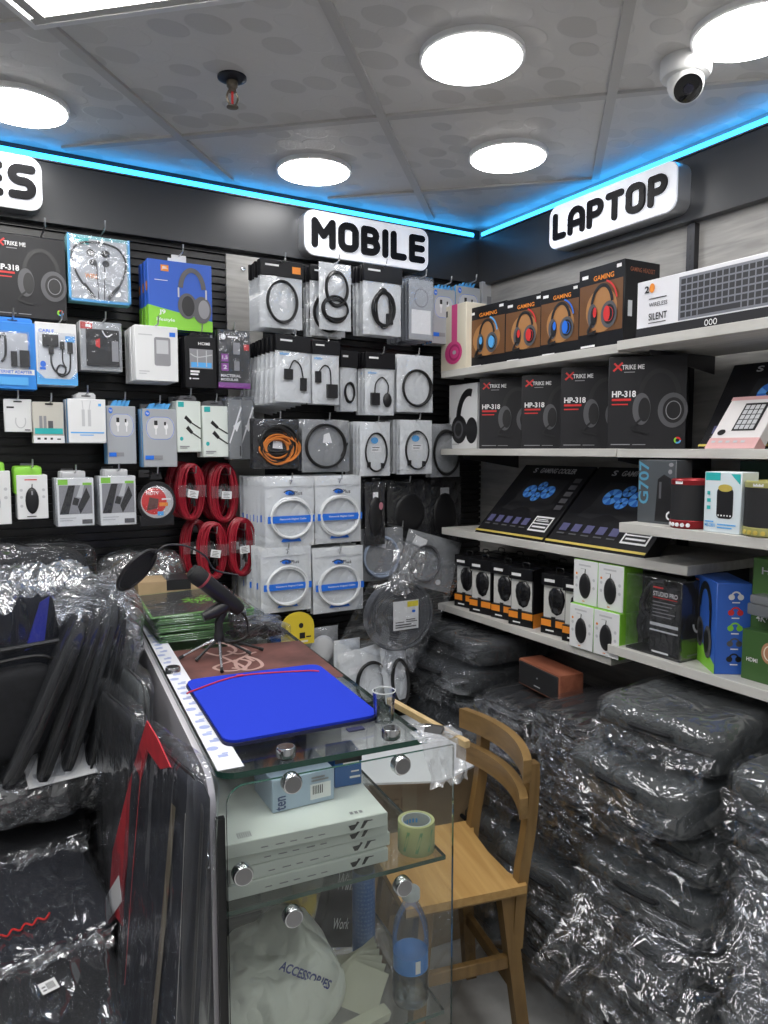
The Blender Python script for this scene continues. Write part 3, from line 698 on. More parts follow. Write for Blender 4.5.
row_copies(t, 2, 0.034, 'black HOMI box hanging behind the front HOMI box', 'boxes behind the black HOMI box')
hook(t.location.x, t.location.z+h+0.008, -0.20, *HL1)
t, w, h = place_y(218, 330, 250, 388, -0.19, 'adapter_blister', 'black and purple blister pack marked MACTERIAL MODULAR beside the HOMI box', 'pack', 0.02)
carton(t, w, 0.02, h, BLACK)
prints(t, w, 0.02, h, [('purple_band', PURPLE, [R(0, 0, 1, 0.09)]), ('purple_icons', PURPLE, [R(0.10, 0.45, 0.32, 0.58), R(0.10, 0.29, 0.32, 0.42)]), ('lettering', INKW, [TX('MACTERIAL', 0.08, 0.185, 0.70, 0.235, 1), TX('MODULAR', 0.08, 0.12, 0.62, 0.165, 1), TX('1,5', 0.13, 0.48, 0.29, 0.55, 1), TX('2', 0.15, 0.32, 0.27, 0.39, 1), E(0.16, 0.87, 0.08, 0.05), R(0.30, 0.86, 0.62, 0.89)]), ('red_badge', RED, [R(0.80, 0.66, 0.96, 0.76)]), ('connector', MGREY, [BX(0.46, 0.58, 0.66, 0.78, 0.004), BX(0.48, 0.30, 0.64, 0.46, 0.004)])])
MB().rbox(-w*0.49, -0.020, h*0.02, w*0.49, -0.0105, h*0.99, 0.003, 1).build('clear_blister', FILM_S, t)
row_copies(t, 2, 0.032, 'black and purple blister pack behind the front one', 'packs behind the purple blister pack')
hook(t.location.x, t.location.z+h-0.003, -0.20, *HL1)
# ---- row 3
t, w, h = place_y(4, 399, 32, 432, -0.13, 'small_box', 'small white cable box at the left end of its row', 'box', 0.018)
carton(t, w, 0.018, h, WHITE)
prints(t, w, 0.018, h, [('slot', INK, [R(0.35, 0.90, 0.65, 0.94)]), ('title', INK, [R(0.10, 0.72, 0.36, 0.77), R(0.72, 0.05, 0.92, 0.08)]), ('cable_picture', LGREY, [RG(0.58, 0.33, 0.20, 0.22, 0.04, 150, 390)])])
hook(t.location.x, t.location.z+h-0.003, -0.16, *HL1)
t, w, h = place_y(33, 402, 64, 443, -0.15, 'adapter_box', 'beige box with two cable plugs pictured, beside the small white box', 'box', 0.018)
carton(t, w, 0.018, h, mat('pale_beige_card', (0.58, 0.56, 0.50), 0.4))
prints(t, w, 0.018, h, [('white_foot', INKW, [R(0, 0, 1, 0.18)]), ('icons', INK, [R(0.12, 0.08, 0.22, 0.13), R(0.34, 0.08, 0.42, 0.13), R(0.54, 0.08, 0.62, 0.13), R(0.76, 0.08, 0.88, 0.11)]), ('plugs', MGREY, [R(0.20, 0.36, 0.30, 0.66), R(0.34, 0.36, 0.43, 0.66)]), ('adapter', DGREY, [R(0.48, 0.36, 0.64, 0.54)]), ('blue_water', TEAL, [R(0.05, 0.22, 0.95, 0.36)]), ('slot', INK, [R(0.4, 0.93, 0.66, 0.97)])])
row_copies(t, 3, 0.022, 'beige adapter box hanging behind the front beige box', 'boxes behind the beige adapter box', 0.003)
hook(t.location.x+0.006, t.location.z+h-0.003, -0.18, *HL1)
t, w, h = place_y(68, 399, 106, 443, -0.17, 'cable_box', 'white box with two pale charging plugs pictured, front of its hook', 'box', 0.016)
carton(t, w, 0.016, h, WHITE)
prints(t, w, 0.016, h, [('plug_picture', LGREY, [R(0.36, 0.38, 0.44, 0.76), R(0.52, 0.38, 0.60, 0.76), LN([(0.40, 0.76), (0.38, 0.96)], 0.02), LN([(0.56, 0.76), (0.60, 0.96)], 0.02)]), ('blue_title', SKYB, [R(0.06, 0.22, 0.94, 0.25), R(0.30, 0.17, 0.66, 0.19), R(0.80, 0.84, 0.88, 0.90)])])
prints(t, w, 0.016, h, [('blue_edge', SKYB, [R(0.2, 0, 0.8, 1)])], 'left')
header(t, w, h, 0.016, w*0.5, 0.02, LGREY)
row_copies(t, 4, 0.020, 'white charging cable box hanging behind the front one', 'boxes behind the white charging cable box')
hook(t.location.x, t.location.z+h+0.010, -0.20, *HL1)
HPG = mat('silver_grey_card', (0.40, 0.42, 0.45), 0.35)
def hp_box(t, w, d, h):
    carton(t, w, d, h, HPG); asp = h/w
    prints(t, w, d, h, [('pill_window', LGREY, [R(0.10, 0.48, 0.92, 0.86, 0.22)]), ('pill_outline', BLUE, [LN([(0.30, 0.86), (0.72, 0.86)], 0.012), RG(0.70, 0.67, 0.22, 0.19, 0.012, -90, 90), RG(0.32, 0.67, 0.22, 0.19, 0.012, 90, 270), LN([(0.30, 0.48), (0.72, 0.48)], 0.012)]), ('earphones', INKW, [E(0.38, 0.70, 0.06, 0.05), E(0.68, 0.70, 0.06, 0.05), R(0.36, 0.56, 0.40, 0.70), R(0.66, 0.56, 0.70, 0.70)]), ('earphone_tips', INK, [R(0.33, 0.72, 0.43, 0.80), R(0.62, 0.72, 0.68, 0.78)]), ('round_logo', BLUE, [E(0.14, 0.92, 0.07, 0.05)]), ('blue_strip', BLUE, [R(0.05, 0.13, 0.30, 0.20)]), ('grey_strip', MGREY, [R(0.30, 0.13, 0.56, 0.20)])])
    prints(t, w, d, h, [('logo_letters', INKW, [TX('hp', 0.10, 0.895, 0.18, 0.945, 0.5)])], lift0=0.003)
    prints(t, w, d, h, [('blue_spine', SKYB, [R(0.15, 0.0, 0.85, 1)])], 'left')
    b = MB()
    for k in range(4): b.prism([(-w*0.3+k*w*0.15, h-0.001), (-w*0.18+k*w*0.15, h-0.001), (-w*0.10+k*w*0.15, h+0.017), (-w*0.16+k*w*0.15, h+0.017)], 0, 0.004, T(0, 0.004, 0) @ RX(PI/2))
    b.build('hang_tab', SKYB, t)
t, w, h = place_y(107, 406, 136, 464, -0.15, 'earphone_box', 'silver earphone box with a pill window, left of two such boxes', 'box', 0.018)
hp_box(t, w, 0.018, h)
row_copies(t, 3, 0.024, 'silver earphone box hanging behind the left one', 'boxes behind the left silver earphone box')
hook(t.location.x+0.006, t.location.z+h+0.012, -0.19, *HL1)
t, w, h = place_y(143, 409, 177, 467, -0.17, 'earphone_box', 'silver earphone box with a pill window, right of two such boxes', 'box', 0.018)
hp_box(t, w, 0.018, h)
row_copies(t, 3, 0.024, 'silver earphone box hanging behind the right one', 'boxes behind the right silver earphone box')
hook(t.location.x-0.004, t.location.z+h+0.012, -0.20, *HL1)
def usb_cable_box(t, w, d, h):
    carton(t, w, d, h, mat('mint_white_card', (0.72, 0.78, 0.74), 0.4))
    prints(t, w, d, h, [('teal_logo', TEAL, [R(0.06, 0.88, 0.30, 0.98), E(0.18, 0.26, 0.07, 0.04)]), ('plug', INK, [PL((0.30, 0.66), (0.38, 0.72), (0.62, 0.60), (0.56, 0.55)), PL((0.36, 0.46), (0.46, 0.52), (0.66, 0.40), (0.58, 0.35))]), ('cable', INK, [LN([(0.58, 0.58), (0.98, 0.46)], 0.05), LN([(0.62, 0.38), (0.98, 0.26)], 0.05)]), ('small_print', MGREY, [R(0.10, 0.10, 0.50, 0.12), R(0.10, 0.07, 0.40, 0.085)])])
    header(t, w, h, d, w*0.7, 0.018, DGREY)
t, w, h = place_y(177, 401, 201, 452, -0.17, 'usb_cable_box', 'narrow mint white box with black cable plugs, left of a pair', 'box', 0.018)
usb_cable_box(t, w, 0.018, h)
row_copies(t, 4, 0.022, 'mint white cable box hanging behind the left one of the pair', 'boxes behind the left mint white box')
hook(t.location.x, t.location.z+h+0.010, -0.20, *HL1)
t, w, h = place_y(203, 406, 228, 457, -0.18, 'usb_cable_box', 'narrow mint white box with black cable plugs, right of a pair', 'box', 0.018)
usb_cable_box(t, w, 0.018, h)
row_copies(t, 3, 0.022, 'mint white cable box hanging behind the right one of the pair', 'boxes behind the right mint white box')
hook(t.location.x, t.location.z+h+0.010, -0.20, *HL1)
for i, (u0, u1, y, lab) in enumerate(((229, 242, -0.19, 'slim grey cable pack with a white slash, left of two'), (241, 254, -0.17, 'slim grey cable pack with a white slash, right of two'))):
    t, w, h = place_y(u0, 400, u1, 459, y, 'cable_pack', lab, 'pack', 0.014)
    carton(t, w, 0.014, h, mat('smoke_grey_card', (0.22, 0.23, 0.24), 0.3))
    prints(t, w, 0.014, h, [('white_slash', INKW, [PL((0.0, 0.28), (0.08, 0.26), (1.0, 0.86), (0.92, 0.90)), PL((0.30, 0.56), (0.95, 0.66), (0.60, 0.46))]), ('side_text', INK, [R(0.80, 0.05, 0.90, 0.22)])])
    MB().rbox(-w/2-0.002, -0.009, -0.002, w/2+0.002, 0.009, h+0.012, 0.002, 1).build('clear_sleeve', FILM_S, t)
    row_copies(t, 3, 0.022, 'slim grey cable pack hanging behind the '+('left' if i == 0 else 'right')+' one of two', 'packs behind the %s slim grey pack' % ('left' if i == 0 else 'right'))
hook(t.location.x-0.02, t.location.z+h+0.006, -0.20, *HL1)
# ---- row 4: computer mice, holders, tape pack, red cables
def mouse_blister(t, w, d, h):
    carton(t, w, d, h, WHITE); asp = h/w
    prints(t, w, d, h, [('title', RED, [R(0.26, 0.88, 0.66, 0.905)]), ('icons', LGREY, [E(0.14, 0.66, 0.05, 0.05/asp), E(0.14, 0.5, 0.05, 0.05/asp), E(0.86, 0.66, 0.05, 0.05/asp), E(0.86, 0.5, 0.05, 0.05/asp), E(0.14, 0.3, 0.05, 0.05/asp)]), ('small_print', INK, [R(0.3, 0.05, 0.6, 0.07)]), ('mouse_body', INK, [DM(0.48, 0.42, 0.22, 0.30, 0.007)]), ('mouse_cable', CABLEB, [TB([(0.48, 0.68), (0.50, 0.80)], 0.0012)])])
    prints(t, w, d, h, [('mouse_wheel', MGREY, [R(0.455, 0.55, 0.505, 0.64)])], lift0=0.0075)
    MB().rbox(-w/2-0.006, -d/2+0.004, h*0.55, w/2-0.012, d/2+0.006, h+0.024, 0.008, 2).build('green_back_card', GREEN, t)
t, w, h = place_y(-26, 471, 11, 525, -0.14, 'mouse_box', 'green and white computer mouse box cut by the left picture edge', 'box', 0.03)
mouse_blister(t, w, 0.03, h)
hook(t.location.x, t.location.z+h+0.018, -0.18, *HL1)
t, w, h = place_y(17, 475, 48, 519, -0.15, 'mouse_box', 'green and white computer mouse box showing its whole black mouse, on the slat panel', 'box', 0.03)
mouse_blister(t, w, 0.03, h)
row_copies(t, 2, 0.036, 'green and white mouse box hanging behind the whole one on the slat panel', 'mouse box behind')
hook(t.location.x, t.location.z+h+0.018, -0.19, *HL1)
def holder_pack(t, w, d, h):
    carton(t, w, d, h, WHITE)
    prints(t, w, d, h, [('lime_corner', GREEN, [R(0.04, 0.86, 0.30, 0.97), R(0.70, 0.80, 0.95, 0.90)]), ('photo_panel', MGREY, [R(0.06, 0.25, 0.95, 0.85)]), ('dark_shape', INK, [PL((0.06, 0.25), (0.30, 0.25), (0.50, 0.85), (0.32, 0.85)), PL((0.62, 0.25), (0.90, 0.60), (0.80, 0.80), (0.55, 0.40)), PL((0.40, 0.45), (0.55, 0.42), (0.60, 0.56), (0.46, 0.60))]), ('light_shape', LGREY, [PL((0.52, 0.60), (0.64, 0.85), (0.74, 0.85), (0.66, 0.58))]), ('badge', DGREY, [R(0.66, 0.04, 0.94, 0.13)]), ('small_print', LGREY, [R(0.06, 0.16, 0.5, 0.18), R(0.06, 0.11, 0.4, 0.13)])])
    MB().rbox(-w*0.35, -0.006, h-0.003, w*0.30, 0.006, h+0.020, 0.005, 2).build('hang_tab', LGREY, t)
    MB().rbox(-w/2-0.001, -d/2-0.004, -0.001, w/2+0.001, d/2, h+0.001, 0.002, 1).build('clear_sleeve', FILM_S, t)
for i, (r_, lab) in enumerate((((57, 478, 94, 526), 'white pack with a dark photo panel, left of a matching pair'), ((100, 476, 136, 525), 'white pack with a dark photo panel, right of a matching pair'))):
    t, w, h = place_y(*r_, -0.16, 'holder_pack', lab, 'pack', 0.02)
    holder_pack(t, w, 0.02, h)
    row_copies(t, 4, 0.024, 'white photo panel pack hanging behind the %s one of the pair' % ('left', 'right')[i], 'packs behind the %s photo panel pack' % ('left', 'right')[i])
    hook(t.location.x, t.location.z+h+0.012, -0.19, *HL1)
t, w, h = place_y(138, 474, 176, 526, -0.17, 'cable_reel_pack', 'round black carded pack with a red and silver reel inside', 'pack', 0.02)
b = MB()
b.prism([(w*0.5*math.cos(a), h*0.46+w*0.56*math.sin(a)) for a in [2*PI*k/36 for k in range(36)]], 0, 0.008, RX(PI/2)); b.rbox(-w*0.45, -0.006, 0, w*0.45, 0.004, h*0.2, 0.002, 1)
b.prism([(-0.018, h*0.9), (0.018, h*0.9), (0.012, h*1.02), (-0.012, h*1.02)], 0, 0.006, RX(PI/2))
b.build('backing_card', CHAR, t)
asp = h/w
prints(t, w, 0.012, h, [('silver_reel', LGREY, [E(0.5, 0.46, 0.43, 0.43/asp)]), ('red_label', RED, [E(0.42, 0.48, 0.33, 0.36/asp)]), ('label_text', INKW, [TX('HDTV', 0.22, 0.60, 0.55, 0.67, 0.5), R(0.62, 0.5, 0.86, 0.53)]), ('dark_patch', mat('brown_print', (0.12, 0.05, 0.04), 0.4), [PL((0.22, 0.30), (0.50, 0.34), (0.54, 0.52), (0.30, 0.56))]), ('blue_patch', SKYB, [R(0.5, 0.2, 0.66, 0.28)]), ('orange_patch', ORANGE, [R(0.55, 0.38, 0.78, 0.45)])], lift0=0.003)
bd = MB(); vs, fs = shape_geo(DM(0.5, 0.46, 0.47, 0.47/asp, 0.02), w, h); bd.add(vs, fs, face_matrix(w, 0.014, h, 'front')[0]); bd.build('clear_dome', FILM_S, t)
hook(t.location.x, t.location.z+h-0.004, -0.19, *HL1)
def red_cable(u0, v0, u1, v1, y, label, seed, group=None):
    t, w, h = place_y(u0, v0, u1, v1, y, 'red_cable', label, 'cable', 0.05, group)
    rnd = random.Random(seed); b = MB()
    for q in range(20):
        k = (0.62, 0.75, 0.88, 1.0)[q % 4]+rnd.uniform(-0.05, 0.02); oy = (q/19-0.5)*0.036; N = 36
        sx = w/2*k-0.003; sz = h/2*(0.78+0.22*k)-0.003; ox = rnd.uniform(-0.003, 0.003)
        pts = []
        for j in range(N):
            a = 2*PI*j/N; c, s_ = math.cos(a), math.sin(a)
            pts.append((ox+sx*math.copysign(abs(c)**0.86, c), oy+0.003*math.sin(2*a+q), h/2+sz*math.copysign(abs(s_)**0.95, s_)))
        b.tube(pts, 0.0034, 6, True)
    b.build('cable_coil', CABLER, t)
    e = MB().tube(smooth_path([(-0.006, -0.026, h*0.66), (0.002, -0.030, h*0.48), (-0.004, -0.027, h*0.30)], 4), 0.0028, 6)
    e.tube([(0.004, -0.028, h*0.45), (0.006, -0.028, h*0.26)], 0.004, 6); e.build('cable_end', CABLEB, t)
    MB().rbox(-w*0.50, -0.031, h*0.42, w*0.50, -0.029, h*0.62, 0.0008, 1).build('clear_band', FILM_S, t)
    M_ = T(0.0, -0.0325, h*0.47) @ RY(rnd.uniform(-0.35, 0.2))
    MB().rbox(-0.015, -0.0008, -0.012, 0.017, 0.0, 0.012, 0.0003, 1, M_).build('paper_label', WHITE, t)
    lb = MB()
    for k in range(4): lb.box(-0.010, -0.0012, -0.008+k*0.0045, 0.010-0.004*(k % 2), -0.0009, -0.0065+k*0.0045, M_)
    lb.build('label_print', DGREY, t)
    return t
for (r_, y, lab, sd) in (((178, 463, 206, 521), -0.15, 'upper left of four coiled red network cables', 1), ((211, 463, 240, 523), -0.15, 'upper right of four coiled red network cables', 2),
                         ((200, 522, 229, 581), -0.17, 'lower left of four coiled red network cables', 3), ((230, 518, 257, 577), -0.18, 'lower right of four coiled red network cables', 4)):
    t = red_cable(*r_, y, lab, sd)
    c = dup(t, t.location+Vector((-0.035 if sd == 3 else -0.012, 0.065, 0.004)), 'coiled red network cable hanging behind the front four', 'red cables behind the front ones')
    hook(t.location.x, t.location.z+0.92*(PY(0, r_[1], y).z-PY(0, r_[3], y).z), -0.20, *HL1)
# ================================================================== CLEAR CABLE BAGS between the wood strip and the corner
def pillow(w, h, t, nx=12, nz=14, wr=0.0025, seed=0, back=True):
    """a thin soft bag: two sheets meeting at the seams, lightly wrinkled"""
    b = MB(); off = Vector((seed*3.1, seed*1.7, seed*0.9)); vs = []; fs = []
    def pt(i, j, s):
        u = i/nx; v = j/nz; e = (4*u*(1-u))**0.45*(4*v*(1-v))**0.45
        p = Vector((u*w*14, v*h*14, s*2.0))+off
        n_ = noise.fractal(p, 0.8, 2.2, 3)
        return ((u-0.5)*w+0.0015*noise.noise(p*0.7), s*(t/2*e+abs(n_)*wr*(0.4+0.6*e)), v*h)
    for s in ((-1, 1) if back else (-1,)):
        o = len(vs)
        for j in range(nz+1):
            for i in range(nx+1): vs.append(pt(i, j, s))
        for j in range(nz):
            for i in range(nx):
                q = (o+j*(nx+1)+i, o+j*(nx+1)+i+1, o+(j+1)*(nx+1)+i+1, o+(j+1)*(nx+1)+i)
                fs.append(q if s < 0 else q[::-1])
    b.add(vs, fs); return b
def cable_bag(name, label, cat, r_, y, bagm, elems, hdr=None, group=None, d=0.016, filmm=None, seed=1, tilt=0.0, hole=True):
    """cable in a clear fronted bag: bag back, cable, clear front, and a card header where there is one"""
    t, w, h = place_y(*r_, y, name, label, cat, d, group)
    pillow(w, h, d*0.45, seed=seed).build('bag_back', bagm, t, ang=80)
    prints(t, w, d*0.5, h, elems, lift0=0.0015)
    f = pillow(w, h, d, seed=seed+7, back=False, wr=0.004); f.build('clear_front', filmm or FILM_S, t, ang=80)
    if hdr:
        MB().rbox(-w/2-0.001, -d/2-0.001, h*(1-hdr[1]), w/2+0.001, d/4, h+0.004, 0.001, 1).build('header_card', hdr[0], t)
        el = [('header_lettering', hdr[2], [R(0.10, 1-hdr[1]*0.35, 0.42, 1-hdr[1]*0.22)])]
        if len(hdr) > 3: el.append(('header_badge', hdr[3], [R(0.74, 1-hdr[1]*0.72, 0.94, 1-hdr[1]*0.25)]))
        prints(t, w, d+0.002, h, el)
    t.rotation_euler[1] = tilt
    return t, w, h
BC = CABLEB
# row 1
t, w, h = cable_bag('cable_bag', 'black headered bag with an oval black cable, front of the leftmost top row hook', 'cable bag', (261, 262, 303, 328), -0.22, BAGW,
    [('cable_coil', BC, [CO(0.50, 0.40, 0.36, 0.32, 6, 0.0026, 0.04, 3)]), ('paper_slip', INKW, [PL((0.40, 0.36), (0.62, 0.30), (0.58, 0.50))])], (BLACK, 0.22, INKW, ORANGE), seed=1)
row_copies(t, 5, 0.022, 'black headered oval cable bag hanging behind the front one in the top row', 'bags behind the oval cable bag', 0.004)
hook(t.location.x, t.location.z+h-0.004, -0.25, *HL2)
t, w, h = cable_bag('cable_bag', 'clear bag with a black looped cable behind the tall figure eight cable bag', 'cable bag', (311, 268, 346, 336), -0.20, BAGW,
    [('cable_coil', BC, [CO(0.50, 0.34, 0.42, 0.28, 6, 0.0028, 0.05, 5)])], (BLACK, 0.2, INKW), seed=2)
row_copies(t, 3, 0.022, 'clear looped cable bag hanging second from left in the top row, behind', 'bags behind the looped cable bag', 0.004)
t, w, h = cable_bag('cable_bag', 'clear bag with a thick black cable looped like a figure eight', 'cable bag', (320, 263, 352, 330), -0.235, BAGW,
    [('cable_coil', BC, [CO(0.52, 0.62, 0.34, 0.28, 5, 0.003, 0.08, 6), CO(0.46, 0.30, 0.40, 0.20, 4, 0.003, 0.08, 8)])], None, seed=3)
hook(t.location.x, t.location.z+h-0.004, -0.26, *HL2)
t, w, h = cable_bag('cable_bag', 'black headered bag with a bunched black cable, third hook of the top row', 'cable bag', (364, 267, 402, 335), -0.235, BAGW,
    [('cable_coil', BC, [CO(0.50, 0.38, 0.30, 0.26, 5, 0.003, 0.12, 11), CO(0.50, 0.40, 0.20, 0.30, 2, 0.003, 0.1, 12)]), ('cable_plug', INK, [BX(0.58, 0.16, 0.74, 0.32, 0.008)])], (BLACK, 0.22, INKW), seed=4)
row_copies(t, 4, 0.022, 'black headered bunched cable bag hanging behind the front one', 'bags behind the bunched cable bag', 0.004)
hook(t.location.x, t.location.z+h-0.004, -0.26, *HL2)
# white sleeves seen on edge, then earphone boxes by the corner
t, w, h = place_y(409, 280, 433, 340, -0.215, 'sleeve_pack', 'thin grey sleeve pack nearest the viewer in the fanned row', 'pack', 0.006)
carton(t, w, 0.006, h, mat('silver_grey_card', (0.40, 0.42, 0.45)))
prints(t, w, 0.006, h, [('white_label', INKW, [R(0.1, 0.1, 0.9, 0.5)]), ('cable_picture', MGREY, [RG(0.5, 0.7, 0.3, 0.16, 0.05)])])
MB().rbox(-w/2-0.002, -0.006, -0.003, w/2+0.002, 0.006, h+0.012, 0.002, 1).build('clear_sleeve', FILM_S, t)
row_copies(t, 8, 0.020, 'thin grey sleeve pack in the fanned row seen on edge beside the bunched cables', 'sleeve packs seen on edge', 0.003)
hook(t.location.x, t.location.z+h+0.004, -0.25, *HL2)
for i, (r_, lab) in enumerate((((432, 289, 455, 344), 'silver earphone box on the hook left of the pink headphone box'), ((456, 287, 480, 342), 'silver earphone box behind the pink headphone box'))):
    t, w, h = place_y(*r_, -0.14, 'earphone_box', lab, 'box', 0.018)
    hp_box(t, w, 0.018, h)
    row_copies(t, 3, 0.024, 'silver earphone box hanging behind the one %s the pink headphone box' % ('left of', 'behind')[i], 'earphone boxes near the corner %s' % ('one', 'two')[i])
    hook(t.location.x, t.location.z+h+0.010, -0.19, *HL2)
t, w, h = place_y(482, 283, 506, 330, -0.05, 'white_card_pack', 'pale card pack hanging in the corner behind the headset boxes', 'pack', 0.02)
carton(t, w, 0.02, h, LGREY); prints(t, w, 0.02, h, [('grey_panel', MGREY, [R(0.2, 0.2, 0.8, 0.7)])])
hook(t.location.x, t.location.z+h-0.004, -0.12, *HL2)
# row 2
t, w, h = cable_bag('adapter_bag', 'white bag with a black adapter lead, front of the wide fanned bundle', 'cable bag', (275, 337, 312, 402), -0.24, BAGW,
    [('adapter_block', INK, [BX(0.22, 0.34, 0.44, 0.50, 0.009), BX(0.66, 0.18, 0.82, 0.38, 0.008)]), ('adapter_lead', BC, [TB([(0.36, 0.50), (0.48, 0.64), (0.66, 0.56), (0.74, 0.36)], 0.0022)]), ('blue_print', SKYB, [TX('adaptor', 0.10, 0.70, 0.36, 0.76, 1)])], (BLACK, 0.22, INKW), seed=11, tilt=0.03)
for k in range(1, 9):
    c = dup(t, t.location+Vector((-0.008*k+random.uniform(-0.003, 0.003), 0.021*k, -0.003*k)), 'white adapter bag fanned out behind the front one in the second row', 'bags fanned behind the front adapter bag')
    c.rotation_euler = (0, 0.035*k*0.6, 0.05*k*0.3)
hook(t.location.x, t.location.z+h-0.004, -0.26, *HL2)
t, w, h = cable_bag('adapter_bag', 'white bag with a curved adapter lead ending in a square black block', 'cable bag', (313, 342, 340, 404), -0.25, BAGW,
    [('adapter_block', INK, [BX(0.50, 0.10, 0.88, 0.32, 0.010), BX(0.08, 0.34, 0.28, 0.52, 0.008)]), ('adapter_lead', BC, [TB([(0.66, 0.32), (0.62, 0.56), (0.42, 0.62), (0.20, 0.50)], 0.0022)]), ('blue_print', SKYB, [TX('adaptor', 0.06, 0.70, 0.36, 0.76, 1)])], (BLACK, 0.2, INKW), seed=12)
row_copies(t, 3, 0.022, 'white adapter bag hanging behind the square block adapter bag', 'bags behind the square block adapter', 0.004)
hook(t.location.x, t.location.z+h-0.004, -0.27, *HL2)
t, w, h = cable_bag('adapter_bag', 'dark topped bag with a small coiled lead, half hidden in the second row', 'cable bag', (341, 352, 358, 411), -0.20, BAGW,
    [('cable_coil', BC, [CO(0.5, 0.32, 0.3, 0.18, 4, 0.0024, 0.1, 14)])], (BLACK, 0.26, INKW), seed=13)
row_copies(t, 3, 0.022, 'dark topped lead bag hanging behind the half hidden one', 'bags behind the half hidden lead bag', 0.004)
t, w, h = cable_bag('adapter_bag', 'black headered bag with a hooped adapter lead and two plugs', 'cable bag', (366, 354, 395, 415), -0.235, BAGW,
    [('adapter_block', INK, [BX(0.16, 0.16, 0.44, 0.36, 0.010)]), ('adapter_lead', BC, [TB([(0.30, 0.34), (0.34, 0.52), (0.56, 0.62), (0.76, 0.50), (0.74, 0.34)], 0.0022)]), ('round_plug', INK, [DM(0.74, 0.25, 0.15, 0.12, 0.009)]), ('blue_print', SKYB, [TX('adaptor', 0.08, 0.66, 0.38, 0.71, 1)])], (BLACK, 0.24, INKW), seed=15)
row_copies(t, 4, 0.022, 'black headered adapter bag hanging behind the hooped lead bag', 'bags behind the hooped adapter lead', 0.004)
hook(t.location.x, t.location.z+h-0.004, -0.26, *HL2)
t, w, h = cable_bag('cable_bag', 'white bag with a thick round black cable ring, right end of the second row', 'cable bag', (398, 355, 434, 412), -0.24, BAGW,
    [('cable_coil', BC, [CO(0.52, 0.42, 0.40, 0.32, 8, 0.003, 0.03, 17)])], None, seed=16)
row_copies(t, 5, 0.022, 'white bag with a black cable ring hanging behind the right end bag', 'bags behind the cable ring bag', 0.004)
hook(t.location.x, t.location.z+h-0.004, -0.26, *HL2)
# row 3
ORC = mat('orange_wire', (0.62, 0.20, 0.04), 0.4)
t, w, h = cable_bag('cable_bag', 'clear bag of orange and black bundled wire at the left of its row', 'cable bag', (254, 419, 300, 469), -0.23, BAGD,
    [('wire_coil', ORC, [CO(0.50, 0.40, 0.40, 0.30, 9, 0.003, 0.22, 21)]), ('black_wire', BC, [CO(0.50, 0.52, 0.38, 0.36, 8, 0.003, 0.16, 22)]), ('paper_label', INKW, [PL((0.40, 0.42), (0.62, 0.40), (0.60, 0.60), (0.42, 0.62))])], None, seed=21, filmm=FILM_B)
row_copies(t, 2, 0.04, 'clear bag of bundled wire hanging behind the orange one', 'bag behind the orange wire bag', 0.006)
hook(t.location.x, t.location.z+h-0.004, -0.26, *HL2)
t, w, h = cable_bag('cable_bag', 'clear bag with one wide round black cable ring and a paper label', 'cable bag', (303, 420, 350, 472), -0.235, BAGG,
    [('cable_coil', BC, [CO(0.48, 0.50, 0.42, 0.42, 7, 0.003, 0.03, 23)]), ('paper_label', INKW, [PL((0.42, 0.56), (0.62, 0.56), (0.56, 0.76), (0.44, 0.72))]), ('cable_end', BC, [TB([(0.80, 0.30), (0.95, 0.56)], 0.0028)])], None, seed=23, filmm=FILM_B)
row_copies(t, 2, 0.04, 'clear bag with a black cable ring behind the wide ring bag', 'bag behind the wide ring bag', 0.006)
hook(t.location.x, t.location.z+h-0.004, -0.26, *HL2)
for i, (r_, lab) in enumerate((((361, 422, 391, 476), 'white bag with a thin oval black cable and blue print, left of two'), ((401, 420, 433, 474), 'white bag with a thin oval black cable and blue print, right of two'))):
    t, w, h = cable_bag('cable_bag', lab, 'cable bag', r_, -0.24, BAGW,
        [('cable_coil', BC, [CO(0.50, 0.44, 0.36, 0.36, 3, 0.0022, 0.02, 25+i)]), ('blue_print', SKYB, [E(0.46, 0.66, 0.12, 0.06)]), ('paper_label', INKW, [R(0.34, 0.44, 0.68, 0.56)]), ('label_text', DGREY, [R(0.38, 0.52, 0.62, 0.535), R(0.38, 0.475, 0.58, 0.49)]), ('cable_plug', INK, [BX(0.20, 0.16, 0.30, 0.26, 0.006), BX(0.66, 0.14, 0.74, 0.24, 0.006)])], None, seed=25+i)
    row_copies(t, 6, 0.020, 'white bag with a thin oval cable behind the %s one of two' % ('left', 'right')[i], 'bags behind the %s oval cable bag' % ('left', 'right')[i], 0.004)
    hook(t.location.x, t.location.z+h-0.004, -0.26, *HL2)
t, w, h = cable_bag('cable_bag', 'clear bag with a dark cable ring just left of the white headphone box', 'cable bag', (432, 424, 461, 477), -0.20, BAGG,
    [('cable_coil', BC, [CO(0.50, 0.46, 0.44, 0.42, 9, 0.003, 0.04, 31)])], None, seed=31)
row_copies(t, 2, 0.03, 'clear bag with a dark cable ring hanging behind the corner one', 'bag behind the corner ring bag')
hook(t.location.x, t.location.z+h-0.004, -0.22, *HL2)
